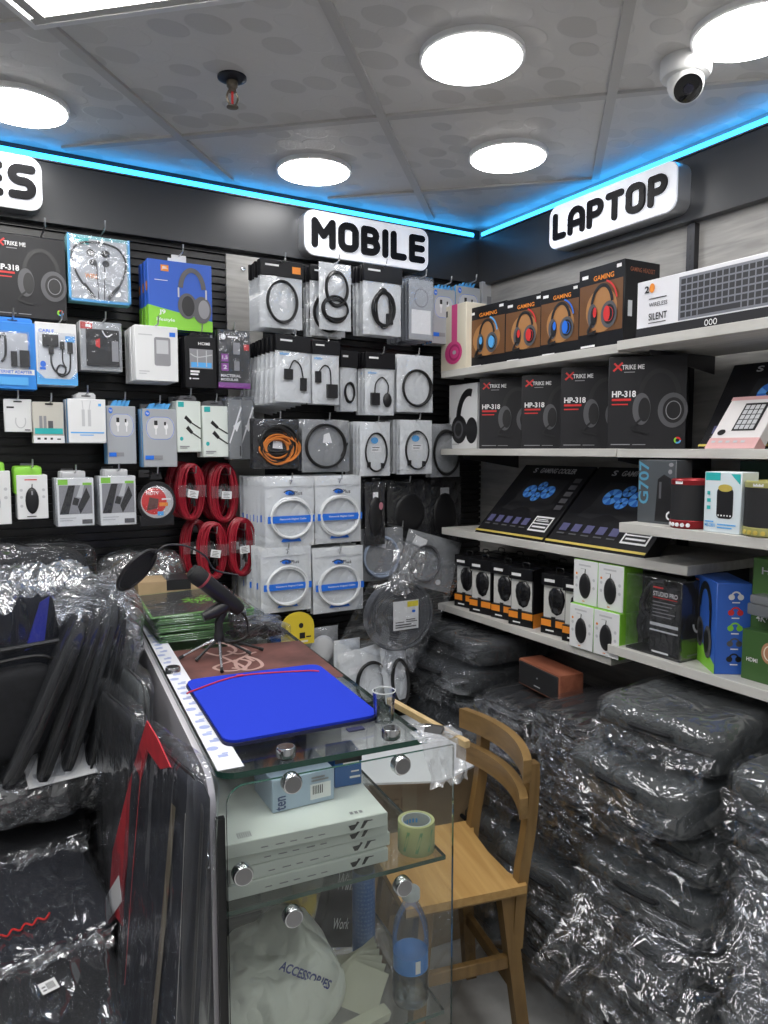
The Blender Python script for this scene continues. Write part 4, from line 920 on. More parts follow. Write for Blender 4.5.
# row 4: white network cable bags with a blue band
def net_bag(r_, y, lab, seed):
    t, w, h = cable_bag('network_cable_bag', lab, 'cable bag', r_, y, BAGW,
        [('cable_coil', CABLEW, [CO(0.50, 0.41, 0.42, 0.30, 6, 0.003, 0.06, seed)]),
         ('cable_tie', BLUE, [PL((0.30, 0.075), (0.72, 0.075), (0.68, 0.12), (0.34, 0.12))]),
         ], None, seed=seed, d=0.018)
    prints(t, w, 0.018, h, [('blue_band', BLUE, [R(0.02, 0.35, 0.98, 0.45)]), ('band_lettering', INKW, [TX('Network Digital Cable', 0.26, 0.385, 0.80, 0.418, 0.8)]),
         ('bag_logo_blue', BLUE, [E(0.47, 0.775, 0.10, 0.030)]), ('bag_logo', INK, [LN(smooth_path([(0.34, 0.785), (0.44, 0.812), (0.54, 0.795)]), 0.02), TX('adPlus', 0.44, 0.745, 0.72, 0.80, 0.8)])], lift0=0.006)
    MB().box(-w*0.48, -0.0075, h*0.865, w*0.48, -0.006, h*0.872).build('zip_seal', LGREY, t)
    MB().tube([(0.0, -0.008, h*0.90), (0.004, -0.012, h*0.96)], 0.0018, 6).build('hook_tip', CHROME, t)
    return t, w, h
for i, (r_, lab, sh) in enumerate((((266, 477, 315, 547), 'upper left of four white network cable bags with a blue band', -0.008), ((316, 476, 362, 543), 'upper right of four white network cable bags with a blue band', -0.004),
                               ((262, 547, 312, 612), 'lower left of four white network cable bags with a blue band', -0.006), ((314, 547, 364, 612), 'lower right of four white network cable bags with a blue band', -0.003))):
    t, w, h = net_bag(r_, -0.27 if i != 1 else -0.262, lab, 41+i)
    for k in range(1, 8):
        c = dup(t, t.location+Vector((sh*k*0.35+random.uniform(-0.003, 0.003), 0.024*k, random.uniform(-0.003, 0.003))), 'white network cable bag hanging behind the '+lab.split(' of four')[0]+' blue banded bag', 'bags behind the '+lab.split(' of four')[0]+' network cable bag')
    hook(t.location.x, t.location.z+h*0.94, -0.285, *HL2)
# loose dark packs right of the network cables
DRK = [((345, 478, 366, 540), -0.16, 'dark clear pack half hidden behind the white network bags', 51), ((366, 482, 386, 545), -0.22, 'tall narrow dark pack with a white sticker, right of the network bags', 52),
       ((388, 480, 432, 540), -0.15, 'wide dark pack with a white paper label near the corner', 53), ((428, 476, 462, 548), -0.10, 'dark clear bag hanging deepest in the corner', 56)]
for r_, y, lab, sd in DRK:
    t, w, h = cable_bag('dark_pack', lab, 'pack', r_, y, BAGD, [('contents', INK, [DM(0.5, 0.45, 0.34, 0.32, 0.008)]), ('white_sticker', INKW, [R(0.36, 0.72, 0.62, 0.84)] if sd != 53 else [PL((0.42, 0.44), (0.58, 0.42), (0.60, 0.70), (0.44, 0.72))])], None, seed=sd, filmm=FILM_B)
    if sd == 52: prints(t, w, 0.016, h, [('pink_patch', mat('dull_pink', (0.45, 0.18, 0.22), 0.5), [E(0.72, 0.62, 0.1, 0.06)])], lift0=0.004)
    row_copies(t, 2, 0.03, 'dark clear pack hanging behind '+lab.split(',')[0].replace('dark clear pack ', 'the one ').replace('tall narrow dark pack', 'the tall narrow one').replace('wide dark pack', 'the wide one').replace('dark clear bag hanging', 'the one'), 'pack behind '+lab[:30])
hook(PY(376, 490, 0).x, PY(376, 484, -0.2).z, -0.24, *HL2)
t, w, h = cable_bag('cable_bag', 'clear bag with a translucent blue tube ring below the tall dark pack', 'cable bag', (362, 528, 404, 580), -0.20, BAGG, [('tube_coil', mat('pale_blue_tube', (0.35, 0.42, 0.55), 0.25), [CO(0.45, 0.45, 0.42, 0.40, 5, 0.003, 0.05, 61)]), ('paper_label', INKW, [PL((0.36, 0.66), (0.56, 0.60), (0.6, 0.8), (0.42, 0.84))])], None, seed=61, filmm=FILM_B)
t, w, h = cable_bag('cable_bag', 'clear bag with a grey cable ring by the lower left shelf end', 'cable bag', (396, 535, 452, 588), -0.235, BAGG, [('cable_coil', DGREY, [CO(0.40, 0.45, 0.26, 0.34, 6, 0.003, 0.05, 62)]), ('paper_label', INKW, [PL((0.10, 0.76), (0.34, 0.70), (0.36, 0.88), (0.14, 0.92))]), ('round_stud', INKW, [E(0.72, 0.16, 0.05, 0.05)])], None, seed=62, filmm=FILM_B, tilt=0.28)
# the big grey cable coil in a clear bag
GC = mat('grey_cable', (0.085, 0.09, 0.102), 0.45)
t, w, h = place_y(358, 550, 436, 652, -0.34, 'cable_coil_bag', 'big clear bag holding a large flat coil of grey cable with a white label', 'cable bag', 0.05)
b = MB()
for q in range(9):
    r0 = 0.115-0.002*(q % 3)
    b.tube([(r0*math.cos(2*PI*k/48)+0.003*math.sin(q*2.1), -0.018+q*0.0042+0.002*math.sin(6*PI*k/48+q), 0.115+r0*math.sin(2*PI*k/48)*1.02) for k in range(48)], 0.0042, 6, True)
for q in range(12):
    r0 = 0.106-q*0.0075
    b.tube([(r0*math.cos(2*PI*k/40), -0.012+0.001*math.sin(8*PI*k/40+q), 0.115+r0*math.sin(2*PI*k/40)) for k in range(40)], 0.0040, 6, True)
b.build('cable_coil', GC, t)
Ml = T(0.012, -0.028, 0.128) @ RY(-0.5)
MB().rbox(-0.045, -0.001, -0.050, 0.045, 0.0005, 0.050, 0.0004, 1, Ml).build('paper_label', WHITE, t)
prints(t, 0.09, 0.003, 0.10, [('yellow_corner', mat('label_yellow', (0.85, 0.72, 0.05), 0.5), [R(0.55, 0.78, 0.98, 0.97)]), ('label_text', DGREY, [R(0.08, 0.08, 0.9, 0.12), R(0.08, 0.16, 0.7, 0.20), R(0.5, 0.26, 0.94, 0.29), R(0.5, 0.33, 0.86, 0.36), R(0.08, 0.26, 0.42, 0.29)]), ('blue_emblem', BLUE, [E(0.8, 0.62, 0.07, 0.05)])], M=Ml @ T(0, 0, -0.05))
pb = pillow(0.30, 0.40, 0.075, 18, 24, 0.010, 71)
pb.v = [(x, y-0.002, z-0.045) for x, y, z in pb.v]
pb.build('clear_bag', FILM_B, t, ang=80)
t.rotation_euler = (0.12, 0.45, -0.12); t.location += Vector((-0.045, 0.0, 0.022))
hook(PY(388, 540, -0.2).x, PY(388, 540, -0.2).z+0.05, -0.30, *HL2)
# bags standing under the coil: two white ones with black rings, yellow price card, small clear packs
for r_, y, lab, sd in (((346, 648, 392, 704), -0.32, 'white bag with a black cable ring standing behind the counter, left of two', 81), ((388, 644, 412, 702), -0.34, 'white clear bag with a black cable ring standing behind the counter, right of two', 82)):
    cable_bag('cable_bag', lab, 'cable bag', r_, y, BAGW, [('cable_coil', BC, [CO(0.62, 0.34, 0.34, 0.40, 8, 0.0034, 0.05, sd)]), ('paper_label', INKW, [R(0.16, 0.6, 0.4, 0.72)])], None, seed=sd, filmm=FILM_B, tilt=-0.12, d=0.03)
for r_, y, lab, sd in (((306, 628, 340, 668), -0.26, 'small clear pack with pale contents behind the yellow card', 83), ((336, 640, 362, 690), -0.30, 'small clear pack with white padding beside the standing cable bags', 84)):
    cable_bag('clear_pack', lab, 'pack', r_, y, BAGW if sd == 84 else BAGG, [('contents', LGREY, [DM(0.5, 0.45, 0.36, 0.36, 0.010)]), ('blue_strip', SKYB, [R(0.05, 0.3, 0.5, 0.38)])], None, seed=sd, filmm=FILM_B, d=0.03)
YEL = mat('yellow_plastic_card', (0.72, 0.55, 0.04), 0.4)
t, w, h = place_y(281, 612, 314, 645, -0.29, 'yellow_card', 'round topped yellow tool card hanging below the network cable bags', 'card', 0.004)
asp = h/w
b = MB(); b.prism([(-w/2, 0), (w/2, 0)]+[(w/2*math.cos(a), h*0.55+h*0.45*math.sin(a)) for a in [PI*k/14 for k in range(15)]], 0, 0.003, RX(PI/2)); b.build('card', YEL, t)
prints(t, w, 0.006, h, [('dark_print', INK, [E(0.60, 0.58, 0.07, 0.08), R(0.55, 0.18, 0.72, 0.36), R(0.75, 0.2, 0.9, 0.24)]), ('pale_print', CREAM, [R(0.55, 0.06, 0.8, 0.12)])])
# ================================================================== RIGHT WALL SHELVES
SHELFM = wood('shelf_grey_laminate', (0.50, 0.49, 0.46), (0.62, 0.61, 0.58), (60, 5, 20), 0.45)
def shelf(name, x0, y0, y1, ztop, label, th=0.024):
    t = thing(name, label, 'shelf', (0, (y0+y1)/2, ztop-th)); L = abs(y1-y0)
    MB().rbox(x0, -L/2, 0, 0.0, L/2, th, 0.001, 1).build('board', SHELFM, t)
    bm_ = mat('dark_metal', (0.05, 0.05, 0.055))
    for s in (-1, 1):
        MB().prism([(-0.001, 0), (x0*0.8, 0), (x0*0.8, -0.012), (-0.001, -0.05)], 0, 0.004, T(0, s*(L/2-0.05), 0) @ RX(PI/2)).build('bracket', bm_, t)
    return ztop
SX = -0.32
Z1 = shelf('shelf', SX, -0.21, -1.02, 1.795, 'top shelf carrying the pink headphone box and four amber headset boxes')
Z1B = shelf('shelf', SX-0.01, -1.022, -1.86, 1.800, 'top shelf carrying the long white keyboard box')
Z2 = shelf('shelf', SX, -0.21, -1.02, 1.521, 'shelf carrying the white headphone box and black headset boxes', 0.022)
Z2B = shelf('shelf', SX, -1.022, -1.86, 1.520, 'shelf under the pink and white keypad box', 0.022)
Z3 = shelf('shelf', SX, -0.22, -1.25, 1.238, 'shelf carrying the two leaning gaming cooler boxes')
Z4 = shelf('shelf', SX-0.085, -1.112, -1.86, 1.337, 'shelf carrying the round speakers and the G707 box')
Z5 = shelf('shelf', SX, -0.20, -1.022, 0.958, 'lowest left shelf carrying the rows of computer mouse boxes')
Z5B = shelf('shelf', SX-0.02, -1.026, -1.86, 0.998, 'lowest right shelf carrying the blue headphone box and green boxes')
def place_x(u0, v0, u1, v1, x, name, label, cat, d, z=None, group=None, yaw=0.0):
    """box whose printed face looks into the shop (towards -x), standing on height z"""
    yc, z0, w, h = slot_x(u0, v0, u1, v1, x)
    if z is not None: h = z0+h-z; z0 = z
    return thing(name, label, cat, (x+d/2, yc, z0), -PI/2+yaw, group), w, h
# ---- top shelf
t, w, h = place_x(441, 305, 466, 366, -0.25, 'headphone_box', 'cream box with pink headphones at the left end of the top shelf', 'box', 0.09, Z1)
carton(t, w, 0.09, h, CREAM)
prints(t, w, 0.09, h, [('black_label', INK, [R(0.08, 0.84, 0.28, 0.93)]), ('headband_print', PINK, [R(0.44, 0.40, 0.66, 1.0)]), ('ear_cup_print', PINK, [E(0.52, 0.30, 0.34, 0.17)]), ('ear_ring_print', mat('deep_pink', (0.5, 0.03, 0.16), 0.4), [RG(0.56, 0.30, 0.22, 0.12, 0.05)]), ('cup_logo', LGREY, [E(0.56, 0.30, 0.07, 0.03)])])
AMB = mat('dark_amber_print', (0.16, 0.07, 0.025), 0.35); AMB2 = mat('amber_glow_print', (0.42, 0.20, 0.07), 0.35)
def amber_box(t, w, d, h, accent):
    carton(t, w, d, h, BLACK); asp = h/w
    el = [('amber_field', AMB, [R(0.03, 0.22, 0.97, 0.80)]), ('amber_glow', AMB2, [E(0.52, 0.48, 0.34, 0.26)]),
          ('title', ORANGE, [TX('GAMING', 0.34, 0.83, 0.78, 0.89, 1)]), ('lettering', INKW, [R(0.08, 0.88, 0.22, 0.92), R(0.08, 0.06, 0.40, 0.085), R(0.84, 0.92, 0.94, 0.96)])]
    el += headset(0.54, 0.50, 0.30, asp, INK, DGREY, accent)
    el += [('accent_glow', accent, [RG(0.56, 0.54, 0.24*asp, 0.28, 0.03, 10, 75), E(0.66, 0.42, 0.07, 0.09), E(0.40, 0.46, 0.04, 0.06)]), ('mic_boom', INK, [LN(smooth_path([(0.34, 0.34), (0.26, 0.22), (0.44, 0.24)]), 0.04)])]
    prints(t, w, d, h, el)
    prints(t, w, d, h, [('side_text', mat('brown_text', (0.30, 0.10, 0.05), 0.4), [TX('GAMING HEADSET', 0.15, 0.87, 0.85, 0.92, 0.3)]), ('side_label', LGREY, [R(0.10, 0.36, 0.22, 0.54)])], 'right')
for i, (r_, x, lab, ac) in enumerate((((467, 305, 504, 361), -0.22, 'amber and black headset box beside the pink headphone box', SKYB), ((505, 297, 541, 354), -0.225, 'amber and black headset box with a red glow, second along the shelf', RED),
                                     ((540, 287, 578, 351), -0.23, 'amber and black headset box with a blue glow, third along the shelf', BLUE), ((578, 265, 626, 343), -0.25, 'amber and black headset box beside the keyboard box, largest of its row', RED))):
    t, w, h = place_x(*r_, x, 'headset_box', lab, 'box', 0.12 if i < 3 else 0.135, Z1, None, 0.07 if i < 3 else -0.03)
    amber_box(t, w-0.004, 0.12 if i < 3 else 0.135, h, ac)
t, w, h = place_x(638, 276, 768, 333, -0.30, 'keyboard_box', 'long white wireless silent keyboard box on the top shelf', 'box', 0.05, Z1B)
yl = PX(637, 305, -0.30).y; W_ = 0.46
h = PX(638, 283, -0.30).z-Z1B
t.location.y = yl-W_/2; w = W_
carton(t, w, 0.05, h, mat('keyboard_box_white', (0.78, 0.78, 0.82), 0.35))
KEYP = mat('key_black', (0.03, 0.03, 0.035), 0.4)
keys = []
kx0, kx1, ky0, ky1 = 0.285, 0.985, 0.24, 0.90
cols = 20
for r in range(6):
    for c in range(cols):
        if c in (15,): continue
        if r == 0 and 3 <= c <= 9: continue
        if r in (1, 2) and 15 <= c <= 17 and not (r == 1 and c == 16) and not (r == 0): continue
        x0 = kx0+(kx1-kx0)*c/cols; y0 = ky0+(ky1-ky0)*r/6
        keys.append(R(x0+0.004, y0+0.012, x0+(kx1-kx0)/cols-0.003, y0+(ky1-ky0)/6-0.014))
keys.append(R(kx0+(kx1-kx0)*3/cols+0.004, ky0+0.012, kx0+(kx1-kx0)*10/cols-0.003, ky0+(ky1-ky0)/6-0.014))
prints(t, w, 0.05, h, [('dark_band', CHAR, [R(0, 0, 1, 0.19)]), ('keyboard_print', mat('keyboard_grey', (0.20, 0.21, 0.24), 0.4), [R(0.275, 0.21, 0.995, 0.93)]), ('key_prints', KEYP, keys),
    ('lettering', INK, [TX('WIRELESS', 0.085, 0.53, 0.205, 0.60, 0.3), TX('SILENT', 0.085, 0.30, 0.205, 0.42, 0.6), R(0.085, 0.66, 0.20, 0.675), R(0.085, 0.245, 0.20, 0.26), TX('2', 0.055, 0.78, 0.085, 0.90, 2)]), ('red_patch', ORANGE, [E(0.105, 0.85, 0.018, 0.08), E(0.845, 0.62, 0.01, 0.05)]), ('icons', INKW, [RG(0.45, 0.10, 0.011, 0.05, 0.004), RG(0.475, 0.10, 0.011, 0.05, 0.004), RG(0.50, 0.10, 0.011, 0.05, 0.004)])])
# ---- second shelf
t, w, h = place_x(449, 384, 477, 447, -0.26, 'headphone_box', 'white headphone box left of the black HP-318 boxes', 'box', 0.07, Z2)
carton(t, w, 0.07, h, WHITE)
prints(t, w, 0.07, h, [('headband', INK, [RG(0.72, 0.40, 0.46, 0.52, 0.16, 75, 185)]), ('ear_cup', INK, [E(0.38, 0.30, 0.28, 0.22), E(0.82, 0.28, 0.2, 0.2)]), ('ear_ring', DGREY, [RG(0.36, 0.30, 0.17, 0.14, 0.05)]), ('small_print', LGREY, [R(0.1, 0.06, 0.4, 0.08)])])
for i, (r_, x, lab) in enumerate((((479, 378, 523, 447), -0.235, 'black HP-318 headset box next to the white headphone box'), ((521, 375, 562, 447), -0.235, 'black HP-318 headset box second from the white headphone box'),
                                 ((560, 367, 610, 447), -0.24, 'black HP-318 headset box third from the white headphone box'), ((607, 358, 686, 447), -0.27, 'black HP-318 headset box standing fully in view at the right end'))):
    # standing turned about 40 degrees, each one tucked behind the next
    yaw = math.radians(40); pl_ = PX(r_[0], 440, -0.318 if i == 3 else -0.300)
    zt_ = PX(r_[0], r_[1], -0.31).z; h = zt_-Z2; w = 0.195; d = 0.085
    du = Vector((math.cos(-PI/2+yaw), math.sin(-PI/2+yaw), 0)); dn = Vector((math.sin(-PI/2+yaw), -math.cos(-PI/2+yaw), 0))
    o = Vector((pl_.x, pl_.y, Z2))+du*(w/2)-dn*(d/2)
    t = thing('headset_box', lab, 'box', o, -PI/2+yaw); headset_carton(t, w, d, h)
# gaming cooler boxes, leaning back
def cooler_box(name, label, yc, z, w, h, d, lean, xfront):
    t = thing(name, label, 'box', (xfront, yc, z), -PI/2)
    t.rotation_euler = (0, 0, -PI/2)
    M_ = T(0, 0, 0) @ RX(-lean) @ T(0, d/2, 0)
    carton(t, w, d, h, BLACK, M=M_)
    asp = h/w
    fans = []; blades = []; fl = []
    for fx, fy, fr_ in ((0.36, 0.62, 0.085), (0.62, 0.62, 0.085), (0.49, 0.70, 0.06), (0.49, 0.55, 0.06)):
        fans.append(E(fx, fy, fr_, fr_/asp))
        for q in range(5):
            a = q*72; blades.append(RG(fx, fy, fr_*0.95, fr_*0.95/asp, fr_*0.75, a, a+38, 6))
        fl.append(E(fx, fy, fr_*0.22, fr_*0.22/asp, 12))
    prints(t, w, d, h, [('cooler_plate', CHAR, [PL((0.20, 0.40), (0.76, 0.40), (0.80, 0.80), (0.24, 0.80)), PL((0.14, 0.36), (0.30, 0.34), (0.44, 0.42), (0.62, 0.34), (0.84, 0.42), (0.82, 0.48), (0.20, 0.48))]),
        ('fan_glow', mat('fan_blue_print', (0.03, 0.16, 0.62), 0.3), fans), ('fan_blades', mat('fan_pale_print', (0.12, 0.38, 0.85), 0.3), blades), ('fan_hubs', INK, fl),
        ('title', LGREY, [TX('GAMING COOLER', 0.30, 0.88, 0.80, 0.95, 1.5), TX('S', 0.20, 0.88, 0.25, 0.95, 1.5)]), ('icon_row', mat('violet_grey_print', (0.10, 0.10, 0.22), 0.4), [R(0.06+0.13*k, 0.17, 0.14+0.13*k, 0.26) for k in range(5)]),
        ('caption_marks', DGREY, [R(0.06+0.13*k, 0.13, 0.14+0.13*k, 0.145) for k in range(5)]), ('side_icons', DGREY, [R(0.86, 0.40+0.09*k, 0.95, 0.46+0.09*k) for k in range(5)]), ('white_label', INKW, [R(0.72, 0.11, 0.96, 0.30)]), ('label_inner', INK, [R(0.735, 0.215, 0.945, 0.28), R(0.735, 0.13, 0.945, 0.20)]), ('label_text', INKW, [R(0.75, 0.155, 0.93, 0.175), R(0.75, 0.235, 0.92, 0.245), R(0.75, 0.255, 0.90, 0.265)]), ('gold_edge', GOLD, [R(0.0, 0.02, 1.0, 0.045)])], M=M_)
    return t
yA, yB = PX(473, 520, -0.31).y, PX(541, 534, -0.31).y
cooler_box('cooler_box', 'black gaming cooler box with blue fans leaning on the shelf, left of two', (yA+yB)/2, Z3+0.0005, yA-yB-0.005, 0.32, 0.045, math.radians(45), -0.305)
yA, yB = PX(543, 530, -0.31).y, -1.108
cooler_box('cooler_box', 'black gaming cooler box with blue fans, leaning next to the G707 shelf end', (yA+yB)/2, Z3+0.0005, yA-yB, 0.32, 0.045, math.radians(45), -0.305)
yA = PX(688, 440, -0.24).y
cooler_box('cooler_box', 'black gaming cooler box leaning behind the pink and white keypad box', yA-0.19, Z2B+0.0005, 0.36, 0.255, 0.040, math.radians(32), -0.215)
# keypad box, tipped back against the cooler box
KM = mat('keypad_box_white', (0.80, 0.77, 0.77), 0.35); KP = mat('keypad_box_pink', (0.72, 0.42, 0.42), 0.4)
yA = PX(704, 440, -0.315).y; yB = PX(752, 440, -0.315).y; w = (yA-yB)*1.0; h = 0.165; d = 0.032
t = thing('keypad_box', 'pink and white number keypad box leaning on the cooler box', 'box', (-0.31, (yA+yB)/2, Z2B+0.001), -PI/2+0.05)
M_ = RX(-math.radians(42)) @ T(0, d/2, 0)
carton(t, w, d, h, KM, M=M_)
kk = [R(0.395+0.10*c, 0.36+0.095*r, 0.475+0.10*c, 0.44+0.095*r) for r in range(5) for c in range(4)]
prints(t, w, d, h, [('pink_strip', KP, [R(0, 0.0, 1, 0.20)]), ('pink_top', KP, [R(0, 0.93, 1, 1)]), ('keypad_print', CHAR, [R(0.36, 0.33, 0.83, 0.86)]), ('key_prints', LGREY, kk), ('round_icon', INK, [E(0.18, 0.30, 0.08, 0.055)]), ('strip_text', LGREY, [R(0.08+0.15*k, 0.10, 0.16+0.15*k, 0.14) for k in range(5)])], M=M_)
prints(t, w, d, h, [('pink_side', KP, [R(0.0, 0, 1, 0.2), R(0, 0.93, 1, 1)])], 'right', M=M_)
# ---- shelf with speakers
t, w, h = place_x(641, 460, 672, 519, -0.35, 'mouse_box', 'grey G707 box with blue vertical lettering', 'box', 0.06, Z4)
G7 = mat('slate_card', (0.075, 0.085, 0.095), 0.4); w += 0.02
carton(t, w, 0.06, h, G7); asp = h/w
vs, fs = text_geo('G707', 1); lb = MB(); Mf, W, H = face_matrix(w, 0.06, h, 'front')
lb.add([((0.03+0.27*(1-y))*W, (0.30+0.68*x)*H, 0.0006) for x, y in vs], [f[::-1] for f in fs], Mf); lb.build('lettering', mat('steel_blue_print', (0.09, 0.30, 0.45), 0.4), t)
prints(t, w, 0.06, h, [('mouse_picture', INK, [PL((0.48, 0.04), (0.96, 0.04), (0.92, 0.70), (0.70, 0.78), (0.54, 0.70))]), ('mouse_scroll', DGREY, [R(0.58, 0.40, 0.64, 0.66)]), ('white_arc', INKW, [RG(0.88, 0.14, 0.10, 0.07, 0.04, 100, 260)]), ('small_print', MGREY, [E(0.86, 0.82, 0.05, 0.05/asp), E(0.88, 0.93, 0.06, 0.03)])])
def round_speaker(name, label, u, v0, v1, ur, x, band, dots, two_tone=True):
    pc = PX(u, (v0+v1)/2, x); zt = PX(u, v0, x).z; h = zt-Z4; r = abs(PX(u-ur, v1, x).y-PX(u+ur, v1, x).y)/2
    t = thing(name, label, 'speaker', (x+r*0.3, pc.y, Z4), -PI/2)
    MB().lathe([(r*0.90, 0), (r*1.0, 0.004), (r*0.99, h*0.16), (r*0.965, h*0.17)], 40).build('base_band', band, t)
    MB().lathe([(r*0.965, h*0.165), (r*0.95, h*0.5), (r*0.955, h*0.875)], 40).build('grille', mat('speaker_mesh', (0.010, 0.010, 0.012), 0.7, bump=(900, 0.6, 0.001)), t)
    MB().lathe([(r*0.96, h*0.87), (r*0.97, h*0.96), (r*0.90, h*0.985), (r*0.86, h*0.985), (r*0.84, h*0.95), (0.0, h*0.94)], 40).build('top_band', band, t)
    MB().lathe([(r*0.6, h*0.945), (r*0.55, h*0.96), (0, h*0.962)], 30).build('control_disc', mat('brushed_gold', (0.60, 0.48, 0.25), 0.3, 0.8), t)
    for k in range(5):
        a = -PI/2+(k-2)*0.27
        MB().lathe([(0.0048, 0), (0.0048, 0.002), (0, 0.0025)], 12, T(r*1.0*math.cos(a), r*1.0*math.sin(a), h*0.08) @ RZ(a) @ RY(PI/2)).build('button', dots, t)
    lb = MB()
    for k in range(7):
        a = -PI/2+(k-3)*0.06; lb.box(-0.0012, -0.0006, -0.003, 0.0014, 0.0002, 0.003-0.002*(k % 2), T(r*0.972*math.cos(a), r*0.972*math.sin(a), h*0.915) @ RZ(a+PI/2))
    lb.build('badge', INKW, t)
    return t
round_speaker('bluetooth_speaker', 'round black speaker with dark red bands and white buttons', 687, 478, 527, 17, -0.37, mat('dark_red_metal', (0.30, 0.02, 0.025), 0.3, 0.5), INKW)
round_speaker('bluetooth_speaker', 'round black speaker with pale gold bands at the picture edge', 768, 480, 536, 26, -0.37, mat('pale_gold_metal', (0.50, 0.48, 0.18), 0.3, 0.5), GOLD)
t, w, h = place_x(704, 472, 741, 533, -0.395, 'speaker_box', 'white box picturing a black speaker with teal corners', 'box', 0.06, Z4)
carton(t, w, 0.06, h, mat('ice_white_card', (0.70, 0.78, 0.82), 0.4)); asp = h/w
prints(t, w, 0.06, h, [('teal_corners', TEAL, [R(0.03, 0.86, 0.44, 0.99), PL((0.72, 0.97), (0.97, 0.97), (0.97, 0.80))]), ('speaker_picture', INK, [R(0.36, 0.24, 0.80, 0.74, 0.10)]), ('speaker_top', GOLD, [E(0.58, 0.74, 0.19, 0.06)]), ('button_dots', INKW, [E(0.42+0.08*k, 0.29, 0.02, 0.014) for k in range(5)]), ('side_icons', TEAL, [R(0.10, 0.62, 0.18, 0.68), R(0.10, 0.50, 0.20, 0.56), R(0.10, 0.38, 0.20, 0.44)]), ('model_lettering', SKYB, [TX('MS-2801', 0.06, 0.09, 0.34, 0.15, 1), R(0.4, 0.13, 0.9, 0.15), R(0.4, 0.08, 0.8, 0.10), R(0.06, 0.17, 0.3, 0.19)])])
t = thing('dark_box', 'dark green box standing behind the pale gold speaker', 'box', (-0.14, PX(758, 480, -0.14).y-0.05, Z4), -PI/2)
carton(t, 0.16, 0.06, 0.155, mat('dark_green_card', (0.02, 0.06, 0.045), 0.4)); prints(t, 0.16, 0.06, 0.155, [('red_lettering', RED, [TX('HITO', 0.5, 0.80, 0.8, 0.88, 1)])])
# ---- lowest left shelf: mouse boxes
def mouse_window_box(t, w, d, h):
    asp = h/w
    b = MB().rbox(-w/2, -d/2+0.012, 0, w/2, d/2, h, 0.001, 1); b.rbox(-w/2, -d/2, h*0.80, w/2, -d/2+0.013, h, 0.001, 1); b.rbox(-w/2, -d/2, 0, w/2, -d/2+0.013, h*0.26, 0.001, 1); b.rbox(w/2-0.006, -d/2, 0.001, w/2, -d/2+0.013, h-0.001, 0.001, 1)
    b.build('carton', BLACK, t)
    pr = [('white_tray', mat('tray_white', (0.62, 0.62, 0.60), 0.5), [R(0.03, 0.26, 0.94, 0.80)])]
    prints(t, w, d-0.024, h, pr)
    MB().lathe([(0.001, 0.0), (0.6, 0.12), (0.92, 0.4), (1.0, 0.62), (0.9, 0.85), (0.5, 1.0), (0.001, 1.02)], 18, T(0.0, -d/2+0.013, h*0.30) @ Matrix.Diagonal((w*0.31, 0.013, h*0.46, 1))).build('mouse', mat('mouse_gloss_black', (0.012, 0.012, 0.014), 0.15), t)
    prints(t, w, d, h, [('orange_band', ORANGE, [R(0.02, 0.13, 0.98, 0.24)]), ('lettering', INKW, [R(0.12, 0.86, 0.50, 0.91), R(0.2, 0.05, 0.5, 0.075)]), ('cut_out', INK, [R(0.40, 0.13, 0.56, 0.30)])])
    prints(t, w, d, h, [('orange_side', ORANGE, [R(0, 0.0, 1, 0.24)])], 'right')
    MB().tube(smooth_path([(-0.012, 0, h), (-0.012, 0, h+0.014), (0.012, 0, h+0.014), (0.012, 0, h)], 3), 0.002, 6).build('hang_loop', INK, t)
w, h, d = 0.098, 0.186, 0.055
fr = [PX(u, 600, -0.29).y for u in (455, 473, 490, 511, 540, 561)]
lbs = ['orange banded black mouse box at the left end of the lowest shelf', 'orange banded black mouse box second from the left end of the lowest shelf', 'orange banded black mouse box third from the left end of the lowest shelf', 'orange banded black mouse box fourth along, its orange side panel showing', 'orange banded black mouse box just after the gap in the row', 'orange banded black mouse box partly hidden by the green mouse boxes']
my = [-0.262, -0.366, -0.470, -0.574, -0.712, -0.816]
proto = None
for i in range(6):
    loc = Vector((-0.26-(0.012 if i % 2 else 0.0), my[i]-w/2, Z5))
    if proto is None:
        proto = thing('mouse_box', lbs[0], 'box', loc, -PI/2+0.20); mouse_window_box(proto, w, d, h)
    else: dup(proto, loc, lbs[i])
for row in (1, 2):
    for i in range(6): dup(proto, Vector((-0.262+0.072*row+random.uniform(-0.003, 0.003), my[i]-w/2+random.uniform(-0.0015, 0.0015), Z5)), 'black mouse box standing in the rows behind the orange banded front row', 'mouse boxes behind the front row')
def green_mouse(t, w, d, h):
    asp = h/w
    MB().rbox(-w/2, -d/2+0.002, 0, w/2, d/2, h, 0.001, 1).build('carton', GREEN, t)
    MB().rbox(-w/2, -d/2, 0.0005, w/2-0.001, -d/2+0.003, h-0.001, 0.001, 1).build('white_front', WHITE, t)
    prints(t, w, d, h, [('title', LGREY, [R(0.22, 0.86, 0.72, 0.90), R(0.3, 0.79, 0.5, 0.81)]), ('icons', LGREY, [E(0.14, 0.58, 0.05, 0.05/asp), E(0.14, 0.40, 0.05, 0.05/asp), E(0.86, 0.58, 0.05, 0.05/asp), E(0.86, 0.40, 0.05, 0.05/asp)]), ('orange_spot', ORANGE, [E(0.14, 0.68, 0.04, 0.04/asp), R(0.4, 0.06, 0.5, 0.08)]), ('mouse_body', INK, [DM(0.50, 0.42, 0.24, 0.29, 0.006)]), ('mouse_cable', CABLEB, [TB([(0.50, 0.68), (0.52, 0.80)], 0.001)])])
w, h, d = 0.0690, 0.125, 0.075
z0 = Z5
pA = PX(581, 630, -0.33).y; pB = PX(606, 634, -0.33).y; w = abs(pA-pB)-0.002; h = PX(581, 605, -0.33).z-Z5
